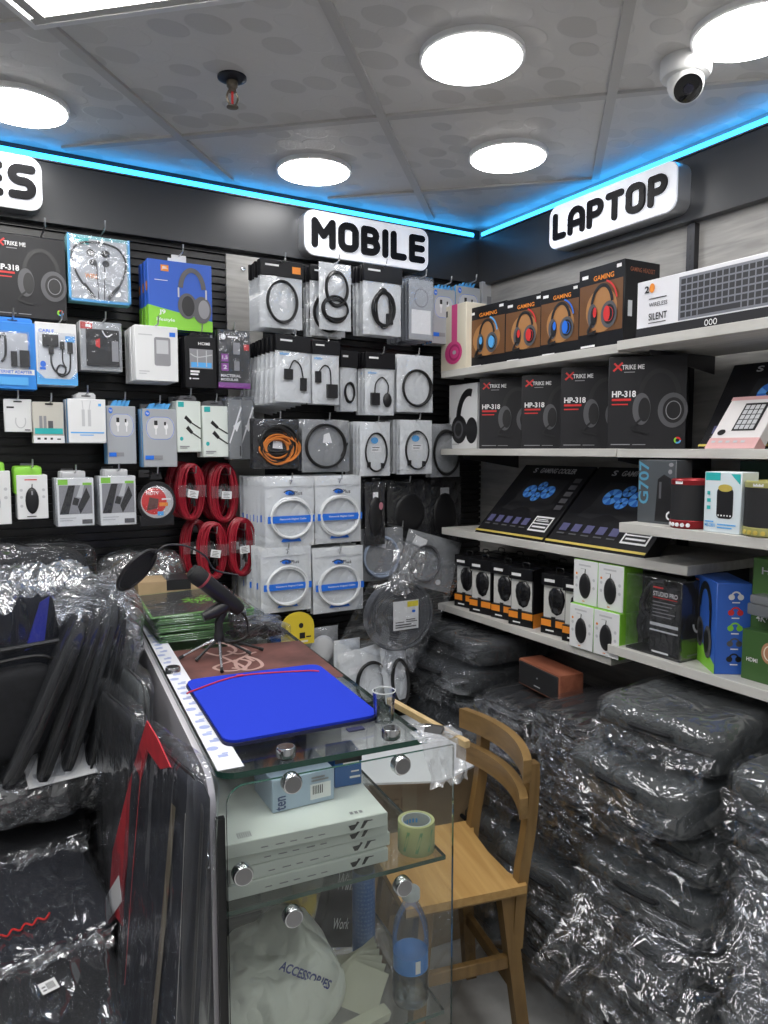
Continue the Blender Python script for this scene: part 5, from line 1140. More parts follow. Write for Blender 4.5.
g = thing('mouse_box', 'white fronted green mouse box at the bottom left of a block of four', 'box', (-0.33+d/2, pA, z0), -PI/2)
green_mouse(g, w, d, h)
dup(g, g.location+Vector((0, pB-pA, 0)), 'white fronted green mouse box at the bottom right of a block of four')
dup(g, g.location+Vector((0.012, 0.0, h+0.0008)), 'white fronted green mouse box at the top left of a block of four')
dup(g, g.location+Vector((0.012, pB-pA, h+0.0008)), 'white fronted green mouse box at the top right of a block of four')
# ---- lowest right shelf
t, w, h = place_x(626, 578, 681, 656, -0.325, 'headphone_box', 'clear fronted black STUDIO PRO headphone box', 'box', 0.13, Z5B)
MB().rbox(-w/2, 0.0, 0, w/2, 0.065, h, 0.002, 1).build('back_carton', BLACK, t)
MB().rbox(-w/2, -0.064, 0, w/2, 0.0, 0.006, 0.001, 1).build('base_tray', BLACK, t)
asp = h/w
b = MB(); b.tube(smooth_path([(-w*0.30, -0.03, h*0.30), (-w*0.36, -0.03, h*0.62), (-w*0.18, -0.03, h*0.88), (w*0.05, -0.03, h*0.93)], 5), 0.009, 8); b.build('headband', INK, t)
MB().lathe([(0.001, -0.02), (0.03, -0.018), (0.034, 0), (0.03, 0.018), (0.001, 0.02)], 20, T(-w*0.25, -0.03, h*0.34) @ RX(PI/2) @ Matrix.Diagonal((0.8, 1.25, 0.9, 1))).build('ear_cup', mat('mouse_gloss_black', (0.012, 0.012, 0.014)), t)
prints(t, w, 0.128, h, [('text_panel', CHAR, [R(0.46, 0.06, 0.96, 0.92)]), ('lettering', INKW, [TX('STUDIO PRO', 0.50, 0.78, 0.93, 0.84, 0.5), R(0.50, 0.05, 0.80, 0.075)]), ('red_line', RED, [R(0.50, 0.755, 0.93, 0.765), R(0.50, 0.88, 0.68, 0.90)]), ('small_print', MGREY, [R(0.50, 0.70-0.045*k, 0.90-0.06*(k % 3), 0.712-0.045*k) for k in range(5)]), ('silver_bars', LGREY, [R(0.46, 0.40, 0.96, 0.44), R(0.46, 0.33, 0.96, 0.35)])])
prints(t, w, 0.13, h, [('green_glow', mat('dark_olive_print', (0.06, 0.09, 0.02), 0.4), [R(0.05, 0.03, 0.95, 0.28)]), ('white_cable', INKW, [RG(0.5, 0.46, 0.16, 0.12, 0.05, 180, 400)]), ('side_text', MGREY, [R(0.2, 0.06, 0.6, 0.08)])], 'right')
MB().rbox(-w/2-0.001, -0.066, 0.001, w/2+0.001, 0.066, h+0.001, 0.002, 1).build('clear_cover', FILM_S, t)
# blue headphone box turned so that two faces show
pc = PX(714, 670, -0.330)
a_ = -PI/2-0.63
wf, df = 0.155, 0.078
h = PX(714, 583, -0.335).z-Z5B
cx = Vector((wf/2, -df/2, 0)); cr = RZ(a_) @ cx
t = thing('headphone_box', 'blue and lime headphone box turned with its icon side towards the aisle', 'box', (pc.x-cr.x, pc.y-cr.y, Z5B), a_)
carton(t, wf, df, h, mat('vivid_blue_card', (0.035, 0.13, 0.55), 0.4)); asp = h/wf
prints(t, wf, df, h, [('lime_panel', GREEN, [PL((0, 0), (1, 0), (1, 0.10), (0, 0.36))]), ('orange_patch', ORANGE, [R(0.06, 0.84, 0.20, 0.94)]), ('headband', INK, [RG(0.52, 0.66, 0.30, 0.30, 0.12, 0, 180)]), ('arms', INK, [R(0.22, 0.42, 0.30, 0.68), R(0.74, 0.40, 0.82, 0.68)]), ('ear_cup', DGREY, [E(0.34, 0.36, 0.16, 0.17), E(0.70, 0.30, 0.17, 0.18)]), ('ear_pad', INK, [E(0.37, 0.36, 0.10, 0.12), E(0.66, 0.30, 0.10, 0.13)])])
ic = []
for k, m_ in enumerate((WHITE, RED, GREEN, DGREY, INK)):
    zc = 0.86-k*0.17
    prints(t, wf, df, h, [('icon_headphone', m_, [RG(0.55, zc, 0.15, 0.055, 0.05, 0, 180, 12), E(0.42, zc-0.01, 0.09, 0.032), E(0.68, zc-0.01, 0.09, 0.032)]), ('icon_caption', INKW, [R(0.44, zc-0.075, 0.66, zc-0.062)])], 'right')
GBX = mat('moss_green_card', (0.055, 0.13, 0.035), 0.4); GB2 = mat('leaf_green_card', (0.12, 0.26, 0.07), 0.4)
yl = PX(742, 640, -0.30).y
t = thing('hdmi_box', 'dark green HDMI box lying at the bottom of a pile of two', 'box', (-0.30+0.075, yl-0.11, Z5B), -PI/2)
h1 = PX(742, 628, -0.30).z-Z5B
carton(t, 0.22, 0.15, h1, GBX); prints(t, 0.22, 0.15, h1, [('round_seal', mat('seal_brown', (0.45, 0.22, 0.12), 0.4), [E(0.30, 0.62, 0.085, 0.21)]), ('seal_core', CREAM, [RG(0.30, 0.62, 0.06, 0.15, 0.012)]), ('lettering', INKW, [TX('HDMI', 0.06, 0.38, 0.18, 0.46, 0.8), R(0.30, 0.28, 0.36, 0.34), TX('L', 0.42, 0.24, 0.46, 0.34, 0.5)])])
h2 = PX(742, 556, -0.27).z-Z5B-h1
t = thing('hdmi_box', 'light green HDMI box standing at the top of a pile of two', 'box', (-0.27+0.03, yl-0.11, Z5B+h1+0.0005), -PI/2)
carton(t, 0.22, 0.06, h2, GB2); prints(t, 0.22, 0.06, h2, [('pale_panel', GBX, [R(0, 0.0, 1, 0.30)]), ('lettering', INKW, [TX('HDMI', 0.10, 0.78, 0.42, 0.88, 0.6), TX('4K·120Hz', 0.06, 0.10, 0.42, 0.20, 0.8)])])
t = thing('switch_device', 'flat grey switch unit in front of the light green HDMI box', 'device', (-0.30, yl-0.10, Z5B+h1+0.0005), -PI/2-0.15)
zz = PX(745, 615, -0.32).z-(Z5B+h1)
DEV = mat('device_grey', (0.16, 0.17, 0.18), 0.35)
st = MB().rbox(-0.035, -0.003, 0, 0.035, 0.003, max(zz, 0.02), 0.001, 1); st.build('stand', DEV, t)
MB().rbox(-0.085, -0.02, max(zz, 0.02), 0.085, 0.022, max(zz, 0.02)+0.026, 0.003, 2).build('lower_case', DEV, t)
MB().rbox(-0.08, -0.019, max(zz, 0.02)+0.0262, 0.08, 0.022, max(zz, 0.02)+0.046, 0.004, 2).build('upper_case', mat('device_grey_light', (0.22, 0.23, 0.24), 0.35), t)
MB().rbox(0.0, -0.0215, max(zz, 0.02)+0.007, 0.012, -0.0195, max(zz, 0.02)+0.018, 0.0004, 1).build('port', INK, t)
# ================================================================== WRAPPED BAGS
def ridged(p, oct=3):
    a = 0.0; f = 1.0; amp = 1.0; tot = 0
    for _ in range(oct):
        a += amp*(1-min(1.0, abs(noise.noise(p*f))*2.4)); tot += amp; amp *= 0.5; f *= 2.1
    return a/tot
def soft_box(w, d, h, n=(10, 10, 4), k=8, amp=0.004, freq=7, seed=0, mode='soft', stretch=(1, 1, 1), flare=0.0, sag=0.0):
    """rounded soft body centred on x, y with its base on z = 0, surface wrinkled along its outward direction"""
    off = Vector((seed*2.37, seed*4.11, seed*1.73)); idx = {}; vs = []; fs = []
    nx, ny, nz = n
    def vert(i, j, l):
        key = (i, j, l)
        if key in idx: return idx[key]
        p = Vector((2*i/nx-1, 2*j/ny-1, 2*l/nz-1))
        nk = (abs(p.x)**k+abs(p.y)**k+abs(p.z)**k)**(1/k); q = p/nk
        nr = Vector((math.copysign(abs(q.x)**(k-1), q.x)/w, math.copysign(abs(q.y)**(k-1), q.y)/d, math.copysign(abs(q.z)**(k-1), q.z)/h)).normalized()
        c = Vector((q.x*w/2, q.y*d/2, q.z*h/2))
        s = Vector((c.x*freq*stretch[0], c.y*freq*stretch[1], c.z*freq*stretch[2]))+off
        if mode == 'soft': a = noise.fractal(s, 1.0, 2.0, 3)*amp
        else: a = ridged(s+Vector((noise.noise(s*0.6+off)*0.8,)*3), 3)*amp+noise.noise(s*0.4)*amp*0.8
        e = max(abs(q.x), abs(q.y))
        if flare and e > 0.9: a += flare*(e-0.9)*10*max(0, noise.noise(s*1.3)+0.2)
        c += nr*a
        c.z += h/2-sag*(1-q.x*q.x)*(1-q.y*q.y)
        if mode != 'soft': c.z = max(c.z, -0.002)
        idx[key] = len(vs); vs.append(c); return idx[key]
    def quad(a, b_, c, d_): fs.append((a, b_, c, d_))
    for i in range(nx):
        for j in range(ny):
            quad(vert(i, j, 0), vert(i, j+1, 0), vert(i+1, j+1, 0), vert(i+1, j, 0)); quad(vert(i, j, nz), vert(i+1, j, nz), vert(i+1, j+1, nz), vert(i, j+1, nz))
    for i in range(nx):
        for l in range(nz):
            quad(vert(i, 0, l), vert(i+1, 0, l), vert(i+1, 0, l+1), vert(i, 0, l+1)); quad(vert(i, ny, l), vert(i, ny, l+1), vert(i+1, ny, l+1), vert(i+1, ny, l))
    for j in range(ny):
        for l in range(nz):
            quad(vert(0, j, l), vert(0, j, l+1), vert(0, j+1, l+1), vert(0, j+1, l)); quad(vert(nx, j, l), vert(nx, j+1, l), vert(nx, j+1, l+1), vert(nx, j, l+1))
    b = MB(); b.add(vs, fs); return b
def crumpled_sheet(w, h, amp, freq, seed, n=(22, 12), droop=0.0, curl=0.0):
    """free film edge: a crumpled sheet from x -w/2..w/2 running out along -y for h"""
    off = Vector((seed*1.3, seed*2.9, 0)); vs = []; fs = []; nx, ny = n
    for j in range(ny+1):
        v = j/ny
        for i in range(nx+1):
            u = i/nx; p = Vector((u*w*freq, v*h*freq*0.6, 0))+off
            a = (ridged(p, 3)-0.5)*amp*(0.35+v)
            pinch = 1-0.25*v*(0.5+noise.noise(off+Vector((v*2, 0, 5))))
            vs.append(((u-0.5)*w*pinch+noise.noise(p*0.9)*amp*0.6*v, -v*h*(1-0.25*abs(noise.noise(Vector((u*4, 3, seed))))), a-droop*v*v))
    for j in range(ny):
        for i in range(nx): fs.append((j*(nx+1)+i, j*(nx+1)+i+1, (j+1)*(nx+1)+i+1, (j+1)*(nx+1)+i))
    b = MB(); b.add(vs, fs); return b
def wrapped_case(name, label, cat, w, d, h, fab, seed, group=None, filmm=None, flap=0.10, amp=0.012, strip=True, k=7):
    """flat carrying case in a clear plastic bag: case, zip line, handle, film, loose film end"""
    t = thing(name, label, cat, (0, 0, 0), 0, group)
    soft_box(w, d, h, (14, 14, 5), k, 0.006, 6, seed, sag=0.004).build('case_body', fab, t, ang=80)
    ins = MB()
    ins.tube([(-w*0.46, -d*0.485, h*0.52), (-w*0.2, -d*0.502, h*0.53), (w*0.2, -d*0.502, h*0.51), (w*0.46, -d*0.485, h*0.52)], 0.0035, 6); ins.build('zip_line', mat('zip_black', (0.015, 0.015, 0.016), 0.4), t)
    if strip:
        MB().tube(smooth_path([(-w*0.16, -d*0.49, h*0.66), (-w*0.12, -d*0.50-0.014, h*0.70), (w*0.12, -d*0.50-0.014, h*0.70), (w*0.16, -d*0.49, h*0.66)], 4), 0.006, 6).build('handle', FABRIC_B, t)
    soft_box(w+0.010, d+0.014, h+0.004, (26, 26, 8), k*0.9, amp*0.75, 7, seed+3, 'film', (1.0, 0.55, 1.3), 0.016).build('plastic_wrap', filmm or FILM_B, t, ang=80)
    if flap:
        o = crumpled_sheet(w*0.98, flap, 0.045, 7, seed+5, droop=0.06).build('loose_wrap_end', FILM_B, t, ang=80)
        o.location = (0, -d/2+0.004, h*0.55)
    return t
def lay(proto, x, y, z, yaw, label, group=None, sx=1.0, tilt=(0, 0)):
    c = dup(proto, Vector((x, y, z)), label, group); c.rotation_euler = (tilt[0], tilt[1], yaw); return c
used = []
def stack_of(protos, xf, yc, z0, hs, d, labels, group, yaw0=-PI/2, jx=0.02, jy=0.012, ja=0.05, seed=0, tilt=0.0, tails=0.0):
    """cases lying on each other; labels[0] is the topmost, the rest share one"""
    rnd = random.Random(seed); z = z0; n = len(hs)
    for i, (pi, h) in enumerate(hs):
        top = (i == n-1)
        p_ = protos[pi]
        lab = labels[0] if top else labels[1]
        x = xf+d/2+rnd.uniform(-jx, jx); y = yc+rnd.uniform(-jy, jy); a = yaw0+rnd.uniform(-ja, ja)
        c_ = lay(p_, x, y, z, a, lab, None if top else group, tilt=(tilt*rnd.uniform(0.5, 1.2), rnd.uniform(-0.01, 0.01)))
        u_ = rnd.uniform(-0.05, 0.05); c_.scale = (1+u_, 1+rnd.uniform(-0.04, 0.04), 1)
        if tails and rnd.random() < tails and not top:
            e_ = crumpled_sheet(0.30, 0.24, 0.07, 6, int(z*1000)+seed*7, (30, 26), 0.15).build('trailing_wrap', FILM_B, c_, ang=80); e_.location = (0.03, -d/2+0.01, 0.06); e_.rotation_euler = (0, 0, rnd.uniform(-0.5, 0.5))
        z += h
    return z
HID = []
t = bpy.data.objects['cable_coil_bag']
o = crumpled_sheet(0.12, 0.17, 0.04, 12, 77, (22, 26)).build('bag_fold', FILM_XB, t, ang=80); o.location = (-0.075, -0.030, 0.345); o.rotation_euler = (PI/2-0.12, 0, 0.1)
o = crumpled_sheet(0.12, 0.12, 0.03, 14, 78, (20, 16)).build('bag_tail', FILM_XB, t, ang=80); o.location = (0.06, -0.020, 0.03); o.rotation_euler = (PI/2-0.1, 0, 0)
def proto_case(*a, **k):
    t = wrapped_case(*a, **k); HID.append(t); return t
# three kinds of thick laptop bag for the big stack, two thin ones
TH = [proto_case('laptop_bag', 'proto', 'laptop bag', 0.325, 0.42, 0.108, FABRIC_G, 100+i, None, FILM_B, 0.06, 0.011, True, 9) for i in range(3)]
TN = [proto_case('laptop_bag', 'proto', 'laptop bag', 0.265, 0.36, 0.044, FABRIC_B, 120+i, None, FILM_L, 0.05, 0.007, False, 5) for i in range(3)]
TM = [proto_case('laptop_bag', 'proto', 'laptop bag', 0.40, 0.36, 0.085, FABRIC, 140+i, None, FILM_B, 0.06, 0.011, True, 8) for i in range(2)]
g = 'grey laptop bags stacked under the right shelf end'
stack_of(TH, -0.575, -1.315, 0.0, [(i % 3, 0.118) for i in range(3)], 0.42, ('wrapped grey laptop bag of the big stack, third from the floor, pushed forward', 'plastic wrapped grey laptop bag at the foot of the big stack'), 'grey laptop bags at the foot of the big stack', seed=2, jx=0.03, ja=0.12, tails=0.3)
stack_of(TH, -0.555, -1.305, 0.354, [(i % 3, 0.1185) for i in range(5)], 0.42, ('topmost plastic wrapped grey laptop bag, just under the shelf with the blue box', 'plastic wrapped grey laptop bag lower in the big stack under the blue headphone box'), g, seed=3, jx=0.035, ja=0.12, tails=0.25)
stack_of(TH, -0.50, -1.665, 0.0, [((i+1) % 3, 0.112) for i in range(8)], 0.42, ('topmost grey laptop bag of the stack at the right picture edge', 'grey laptop bag lower in the stack at the right picture edge'), 'grey laptop bags at the right picture edge', seed=5, jx=0.03, ja=0.08, tails=0.2)
stack_of(TH, -0.53, -0.985, 0.088, [((i+2) % 3, 0.119) for i in range(3)], 0.42, ('wrapped laptop bag behind the stool, under the nearer pile of thin black cases', 'wrapped laptop bag near the floor under the nearer pile of thin black cases'), 'wrapped bags under the nearer thin cases', seed=6, jx=0.035, ja=0.12, tails=0.5)
stack_of(TN, -0.475, -1.015, 0.448, [(i % 3, 0.0465) for i in range(8)], 0.36, ('topmost thin black laptop case of the stack left of the big grey stack', 'thin black laptop case lower in the stack left of the big grey stack'), 'thin black laptop cases beside the big grey stack', seed=7, jx=0.016, ja=0.06)
stack_of(TH, -0.525, -0.70, 0.088, [((i+1) % 3, 0.119) for i in range(3)], 0.42, ('wrapped laptop bag behind the stool, under the pile below the wooden speaker', 'wrapped laptop bag near the floor under the pile below the wooden speaker'), 'wrapped bags under the farther thin cases', seed=8, jx=0.035, ja=0.10, tails=0.4)
stack_of(TN, -0.465, -0.72, 0.448, [((i+1) % 3, 0.0465) for i in range(7)], 0.36, ('topmost thin black laptop case, under the small wooden speaker', 'thin black laptop case in the stack below the small wooden speaker'), 'thin black laptop cases below the wooden speaker', seed=9, jx=0.016, ja=0.05)
stack_of(TM, -0.43, -0.355, 0.0, [(i % 2, 0.090) for i in range(10)], 0.36, ('topmost plastic wrapped bag of the stack nearest the wall corner', 'plastic wrapped bag lower in the stack nearest the wall corner'), 'wrapped bags stacked nearest the corner', seed=11, jx=0.03, ja=0.05)
PAL = wood('pallet_wood', (0.20, 0.12, 0.05), (0.32, 0.20, 0.09), (8, 30, 30), 0.6)
p0 = PZ(468, 935, 0); p1 = PZ(574, 985, 0)
t = thing('wooden_pallet', 'low rough wooden pallet under the wrapped bags behind the stool', 'pallet', ((p0.x+p1.x)/2, (p0.y+p1.y)/2, 0), math.atan2(p1.y-p0.y, p1.x-p0.x))
L = (p1-p0).length+0.10
for k in range(4): MB().rbox(-L/2, 0.085*k, 0.062, L/2, 0.085*k+0.07, 0.084, 0.003, 1).build('plank', PAL, t)
for k in range(2): MB().rbox(-L/2, 0.27*k, 0.0, L/2, 0.27*k+0.04, 0.0615, 0.003, 1).build('runner', PAL, t)
# small wooden speaker on the thin cases
WSP = wood('reddish_wood', (0.22, 0.07, 0.04), (0.33, 0.12, 0.07), (4, 30, 30), 0.4)
t = thing('wooden_speaker', 'small reddish wood speaker with a black front on the thin cases', 'speaker', (-0.30, -0.765, 0.448+7*0.0465+0.012), -PI/2-0.12)
MB().rbox(-0.105, -0.04, 0, 0.105, 0.045, 0.082, 0.004, 2).build('cabinet', WSP, t)
MB().rbox(-0.098, -0.044, 0.006, 0.098, -0.038, 0.076, 0.002, 1).build('front_grille', mat('speaker_mesh', (0.01, 0.01, 0.012), 0.7), t)
prints(t, 0.196, 0.089, 0.082, [('badge', LGREY, [R(0.42, 0.22, 0.58, 0.26), E(0.5, 0.55, 0.012, 0.03)])])
# ================================================================== LEFT SIDE: wrapped bags and leaning cases
FL1 = proto_case('laptop_case', 'proto', 'laptop case', 0.44, 0.36, 0.034, FABRIC_B, 160, None, FILM_T, 0.0, 0.006, False, 10)
FL2 = proto_case('laptop_case', 'proto', 'laptop case', 0.44, 0.36, 0.034, FABRIC_N, 161, None, FILM_T, 0.0, 0.006, False, 10)
for q in (FL1, FL2):
    e = crumpled_sheet(0.43, 0.035, 0.03, 22, 166, (40, 5), 0.015).build('loose_wrap_end', FILM_XB, q, ang=80); e.location = (0, -0.176, 0.026)
def sticker(t, x, y, z, m_=None):
    M_ = T(x, y, z) @ RZ(0.12)
    MB().rbox(-0.014, -0.014, 0, 0.014, 0.014, 0.0006, 0.0002, 1, M_).build('price_sticker', WHITE, t)
    b = MB()
    for k in range(6): b.box(-0.003+0.0022*k, -0.008, 0.0006, -0.0018+0.0022*k, 0.008, 0.0009, M_)
    for k in range(2): b.box(-0.011, -0.008+0.008*k, 0.0006, -0.005, -0.005+0.008*k, 0.0009, M_)
    b.build('barcode', DGREY, t)
xs = -1.835
for i, (yf, z, pr, lab, tl) in enumerate(((-0.705, 0.640, FL1, 'black case with a white sticker, highest of the stepped pile on the left', 0.07), (-1.0, 0.600, FL2, 'dark case with a red script mark in the stepped pile on the left', 0.09),
                                     (-1.29, 0.555, FL1, 'black case with a white sticker, lowest of the stepped pile on the left', 0.09))):
    c = lay(pr, xs, yf+0.18, z, 0.10, lab, tilt=(tl, 0))
    if i == 0: sticker(c, 0.04, -0.06, 0.043)
    if i == 2: sticker(c, 0.105, 0.03, 0.043)
    if i == 1:
        b = MB(); pts = smooth_path([(-0.02+0.011*k, -0.125+0.006*(-1)**k+0.02*(k/12), 0.0425) for k in range(13)], 4); b.tube(pts, 0.0018, 5)
        b.tube([(-0.03+0.011*math.cos(a_), -0.125+0.010*math.sin(a_), 0.0425) for a_ in [2*PI*k/14 for k in range(15)]], 0.0022, 5); b.build('red_script', RED, c)
zz = 0.0; rnd = random.Random(4)
for row, (yc_, n_) in enumerate(((-0.56, 13), (-0.95, 12))):
    for k in range(n_): lay((FL1, FL2)[k % 2], xs+rnd.uniform(-0.02, 0.01), yc_+rnd.uniform(-0.01, 0.01), 0.046*k, 0.08+rnd.uniform(-0.03, 0.03), 'black laptop case in film low in the pile under the stepped cases', 'cases low in the left pile')
# crumpled heap and white sheet behind the stepped cases
def film_heap(name, label, cat, w, d, h, loc, rot, seed, fm=None, inner=FABRIC_B, amp=0.022, group=None):
    t = thing(name, label, cat, loc, 0, group); t.rotation_euler = rot
    soft_box(w*0.94, d*0.94, h*0.9, (14, 14, 6), 4, 0.010, 6, seed).build('case_body', inner, t, ang=80)
    soft_box(w, d, h, (40, 34, 12), 4.5, amp*0.7, 9, seed+2, 'film', (1, 0.5, 1.2), 0.02).build('plastic_wrap', fm or FILM_X, t, ang=80)
    return t
film_heap('wrapped_bag', 'crumpled silvery wrapped bag lying under the leaning cases', 'bag', 0.26, 0.20, 0.11, (-1.69, -0.60, 0.715), (0.05, 0, 0.1), 171, FILM_XB)
t = thing('paper_sheet', 'white paper sheet under the leaning black cases', 'paper', PY(62, 774, -0.70), 0.1); t.rotation_euler = (0.5, 0, 0.1); MB().rbox(-0.07, -0.02, 0, 0.07, 0.10, 0.003, 0.001, 1).build('sheet', WHITE, t)
# pile under the slat wall with bright film on top
film_heap('wrapped_bag', 'wide wrapped bag with bright crinkled film below the photo panel packs', 'bag', 0.36, 0.34, 0.19, (-1.62, -0.40, 0.98), (0.14, 0.0, 0.0), 173, FILM_XB, amp=0.022)
film_heap('wrapped_bag', 'wrapped bag with bright film below the computer mouse boxes, at the left', 'bag', 0.34, 0.30, 0.19, (-1.90, -0.34, 1.03), (0.15, 0.05, 0.1), 175, amp=0.022)
film_heap('wrapped_bag', 'dark wrapped bag lying against the slat panel behind the brighter ones', 'bag', 0.42, 0.16, 0.16, (-1.70, -0.11, 1.10), (0.0, 0.0, 0.0), 177, FILM_B, amp=0.016)
film_heap('wrapped_bag', 'dark wrapped bag wedged between the counter end and the slat panel', 'bag', 0.26, 0.085, 0.28, (-1.345, -0.062, 0.92), (0.0, 0.0, 0.0), 179, FILM_XB, amp=0.016)
film_heap('wrapped_bag', 'wrapped bag standing on the floor under the bag wedged behind the counter', 'bag', 0.26, 0.09, 0.92, (-1.345, -0.062, 0.0), (0.0, 0.0, 0.0), 180, FILM_B, amp=0.012)
for k in range(5):
    film_heap('wrapped_bag', 'wrapped bag low in the pile against the slat panel, under the bright film', 'bag', 0.56, 0.40, 0.19, (-1.76+0.01*(k % 2), -0.30, 0.195*k), (0, 0, 0.02), 178, FILM_B, group='wrapped bags low under the slat panel')
# backpack with a film hood at the left edge
t = thing('backpack', 'dark backpack in clear film standing at the left picture edge', 'backpack', (-1.80, -0.60, 0.83), 0.25)
soft_box(0.30, 0.16, 0.40, (14, 8, 16), 5, 0.008, 6, 181).build('pack_body', FABRIC_N, t, ang=80)
pk = soft_box(0.24, 0.06, 0.20, (12, 5, 10), 5, 0.004, 7, 182); pk.v = [(x, y-0.085, z+0.03) for x, y, z in pk.v]; pk.build('front_pocket', FABRIC_B, t, ang=80)
b = MB(); b.tube(smooth_path([(-0.12, -0.10, 0.12), (-0.11, -0.105, 0.235), (0, -0.108, 0.25), (0.11, -0.105, 0.235), (0.12, -0.10, 0.12)], 5), 0.004, 6); b.tube([(-0.13, -0.092, 0.27), (0.13, -0.092, 0.27)], 0.006, 6); b.build('zip_line', mat('zip_black', (0.015, 0.015, 0.016)), t)
MB().prism([(0.06, 0.26), (0.10, 0.27), (0.115, 0.37), (0.095, 0.36)], 0.088, 0.091, RX(PI/2)).build('blue_label', mat('deep_blue_print', (0.03, 0.04, 0.35), 0.4), t)
soft_box(0.325, 0.20, 0.43, (26, 14, 30), 5, 0.008, 7, 183, 'film', (1.2, 1.2, 0.4), 0.0).build('plastic_wrap', FILM_V, t, ang=80)
o = crumpled_sheet(0.34, 0.16, 0.07, 14, 184, (30, 16), 0.05).build('loose_wrap_end', FILM_XB, t, ang=80); o.location = (0.02, -0.01, 0.43)
# thin cases leaning in a fan
def leaning_case(p_bot, p_top, y, depth, th, label, fab, seed, fm=None):
    v = Vector((p_top[0]-p_bot[0], 0, p_top[1]-p_bot[1])); L = v.length; a = math.atan2(v.x, v.z)
    t = thing('laptop_case', label, 'laptop case', (p_bot[0], y, p_bot[1])); t.rotation_euler = (0, a, 0)
    soft_box(th, depth, L, (4, 12, 16), 6, 0.004, 7, seed).build('case_body', fab, t, ang=80)
    b = MB(); b.tube([(0, -depth*0.50, L*0.12), (0.001, -depth*0.505, L*0.5), (0, -depth*0.50, L*0.88)], 0.003, 6); b.build('zip_line', mat('zip_black', (0.015, 0.015, 0.016)), t)
    soft_box(th+0.010, depth+0.014, L+0.03, (7, 20, 34), 6, 0.006, 7, seed+1, 'film', (1.4, 1.0, 0.35)).build('plastic_wrap', fm or FILM_V, t, ang=80)
    return t
def pq(u, v, y): q = PY(u, v, y); return (q.x, q.z)
leaning_case(pq(6, 800, -0.74), pq(84, 628, -0.74), -0.62, 0.24, 0.036, 'black case leaning beside the backpack, first of the fan', FABRIC_B, 191)
leaning_case(pq(38, 798, -0.72), pq(102, 618, -0.72), -0.60, 0.25, 0.032, 'black case in film leaning second from the backpack', FABRIC_B, 193)
leaning_case(pq(62, 790, -0.70), pq(117, 603, -0.70), -0.58, 0.26, 0.034, 'black case in film leaning in the middle of the fan', FABRIC, 195)
leaning_case(pq(85, 790, -0.69), pq(126, 612, -0.69), -0.57, 0.26, 0.026, 'black case leaning just left of the counter end', FABRIC_B, 197)
leaning_case(pq(108, 792, -0.72), pq(134, 640, -0.72), -0.60, 0.22, 0.026, 'film wrapped case pressed against the left side of the counter', FABRIC, 199, FILM_B)
def panel_case(name, label, corners, th, fab, seed, fm=None, k=14, amp=0.007):
    """upright case: corners = bottom far, bottom near, top near, top far (world)"""
    bf, bn, tn, tf = [Vector(c) for c in corners]
    ex = ((bn-bf)+(tn-tf))/2; ez = ((tf-bf)+(tn-bn))/2; w = ex.length; h = ez.length; ex.normalize(); ez = (ez-ex*ez.dot(ex)).normalized(); ey = ez.cross(ex)
    o = (bf+bn+tn+tf)/4-ez*h/2
    t = thing(name, label, 'laptop case', o); t.rotation_euler = Matrix((ex, ey, ez)).transposed().to_euler()
    soft_box(w, th, h, (16, 4, 16), k, 0.004, 6, seed).build('case_body', fab, t, ang=80)
    b = MB(); b.tube([(x, -0.001, z) for x, z in rrect(-w/2-0.001, -0.001, w/2+0.001, h+0.001, 0.05)], 0.0022, 6); b.build('piping', mat('zip_black', (0.015, 0.015, 0.016)), t)
    soft_box(w+0.02, th+0.010, h+0.024, (30, 6, 34), k, amp*0.7, 6, seed+1, 'film', (1.0, 1.0, 0.4)).build('plastic_wrap', fm or FILM_V, t, ang=80)
    return t, w, h, th
# ordered from the counter outwards
t, w, h, th = panel_case('laptop_case', 'tall rounded dark grey case standing against the counter side panel', ((-1.560, -0.58, 0.60), (-1.565, -0.93, 0.62), (-1.525, -0.95, 1.05), (-1.515, -0.60, 1.02)), 0.024, FABRIC_G, 201, FILM_C, 9)
REDF = mat('red_fabric', (0.42, 0.012, 0.025), 0.7, var=0.15, vscale=40)
RXP = -1.588
t, w, h, th = panel_case('laptop_case', 'black case with a bright red front panel, between the grey and the big black case', ((RXP+0.004, -0.70, 0.50), (RXP+0.002, -1.10, 0.56), (RXP+0.016, -1.14, 1.03), (RXP+0.016, -0.78, 1.00)), 0.018, FABRIC_B, 205, FILM_C)
Mi = (T(*t.location) @ t.rotation_euler.to_matrix().to_4x4()).inverted()
def on_case(pts, lift):
    out = []
    for u, v in pts:
        # point of the face nearest the viewer
        n_ = (t.rotation_euler.to_matrix() @ Vector((0, 1, 0))); 
        if (Vector(CAM)-Vector(t.location)).dot(n_) < 0: n_ = -n_
        o_ = Vector(CAM); d_ = (PX(u, v, RXP)-o_); p0_ = Vector(t.location)+n_*(th/2)
        q = Mi @ (o_+d_*((p0_-o_).dot(n_)/d_.dot(n_))); out.append((q.x, q.z))
    return out
sgn = 1 if (Mi @ Vector(CAM)).y > 0 else -1
def face_plate(pts, l0, l1, name, m_):
    P = on_case(pts, 0); b = MB(); n = len(P)
    b.add([(x, sgn*(th/2+l0), z) for x, z in P]+[(x, sgn*(th/2+l1), z) for x, z in P], [tuple(range(n)), tuple(range(2*n-1, n-1, -1))]+[(i, (i+1) % n, n+(i+1) % n, n+i) for i in range(n)])
    b.build(name, m_, t)
face_plate([(152, 720), (163, 738), (176, 766), (166, 768), (153, 750), (147, 775), (141, 800), (135, 840), (129, 880), (127, 925), (113, 905), (117, 850), (132, 790), (143, 750)], 0.0065, 0.0085, 'red_panel', REDF)
face_plate([(124, 874), (127, 900), (116, 916), (114, 890)], 0.009, 0.0100, 'paper_tag', WHITE)
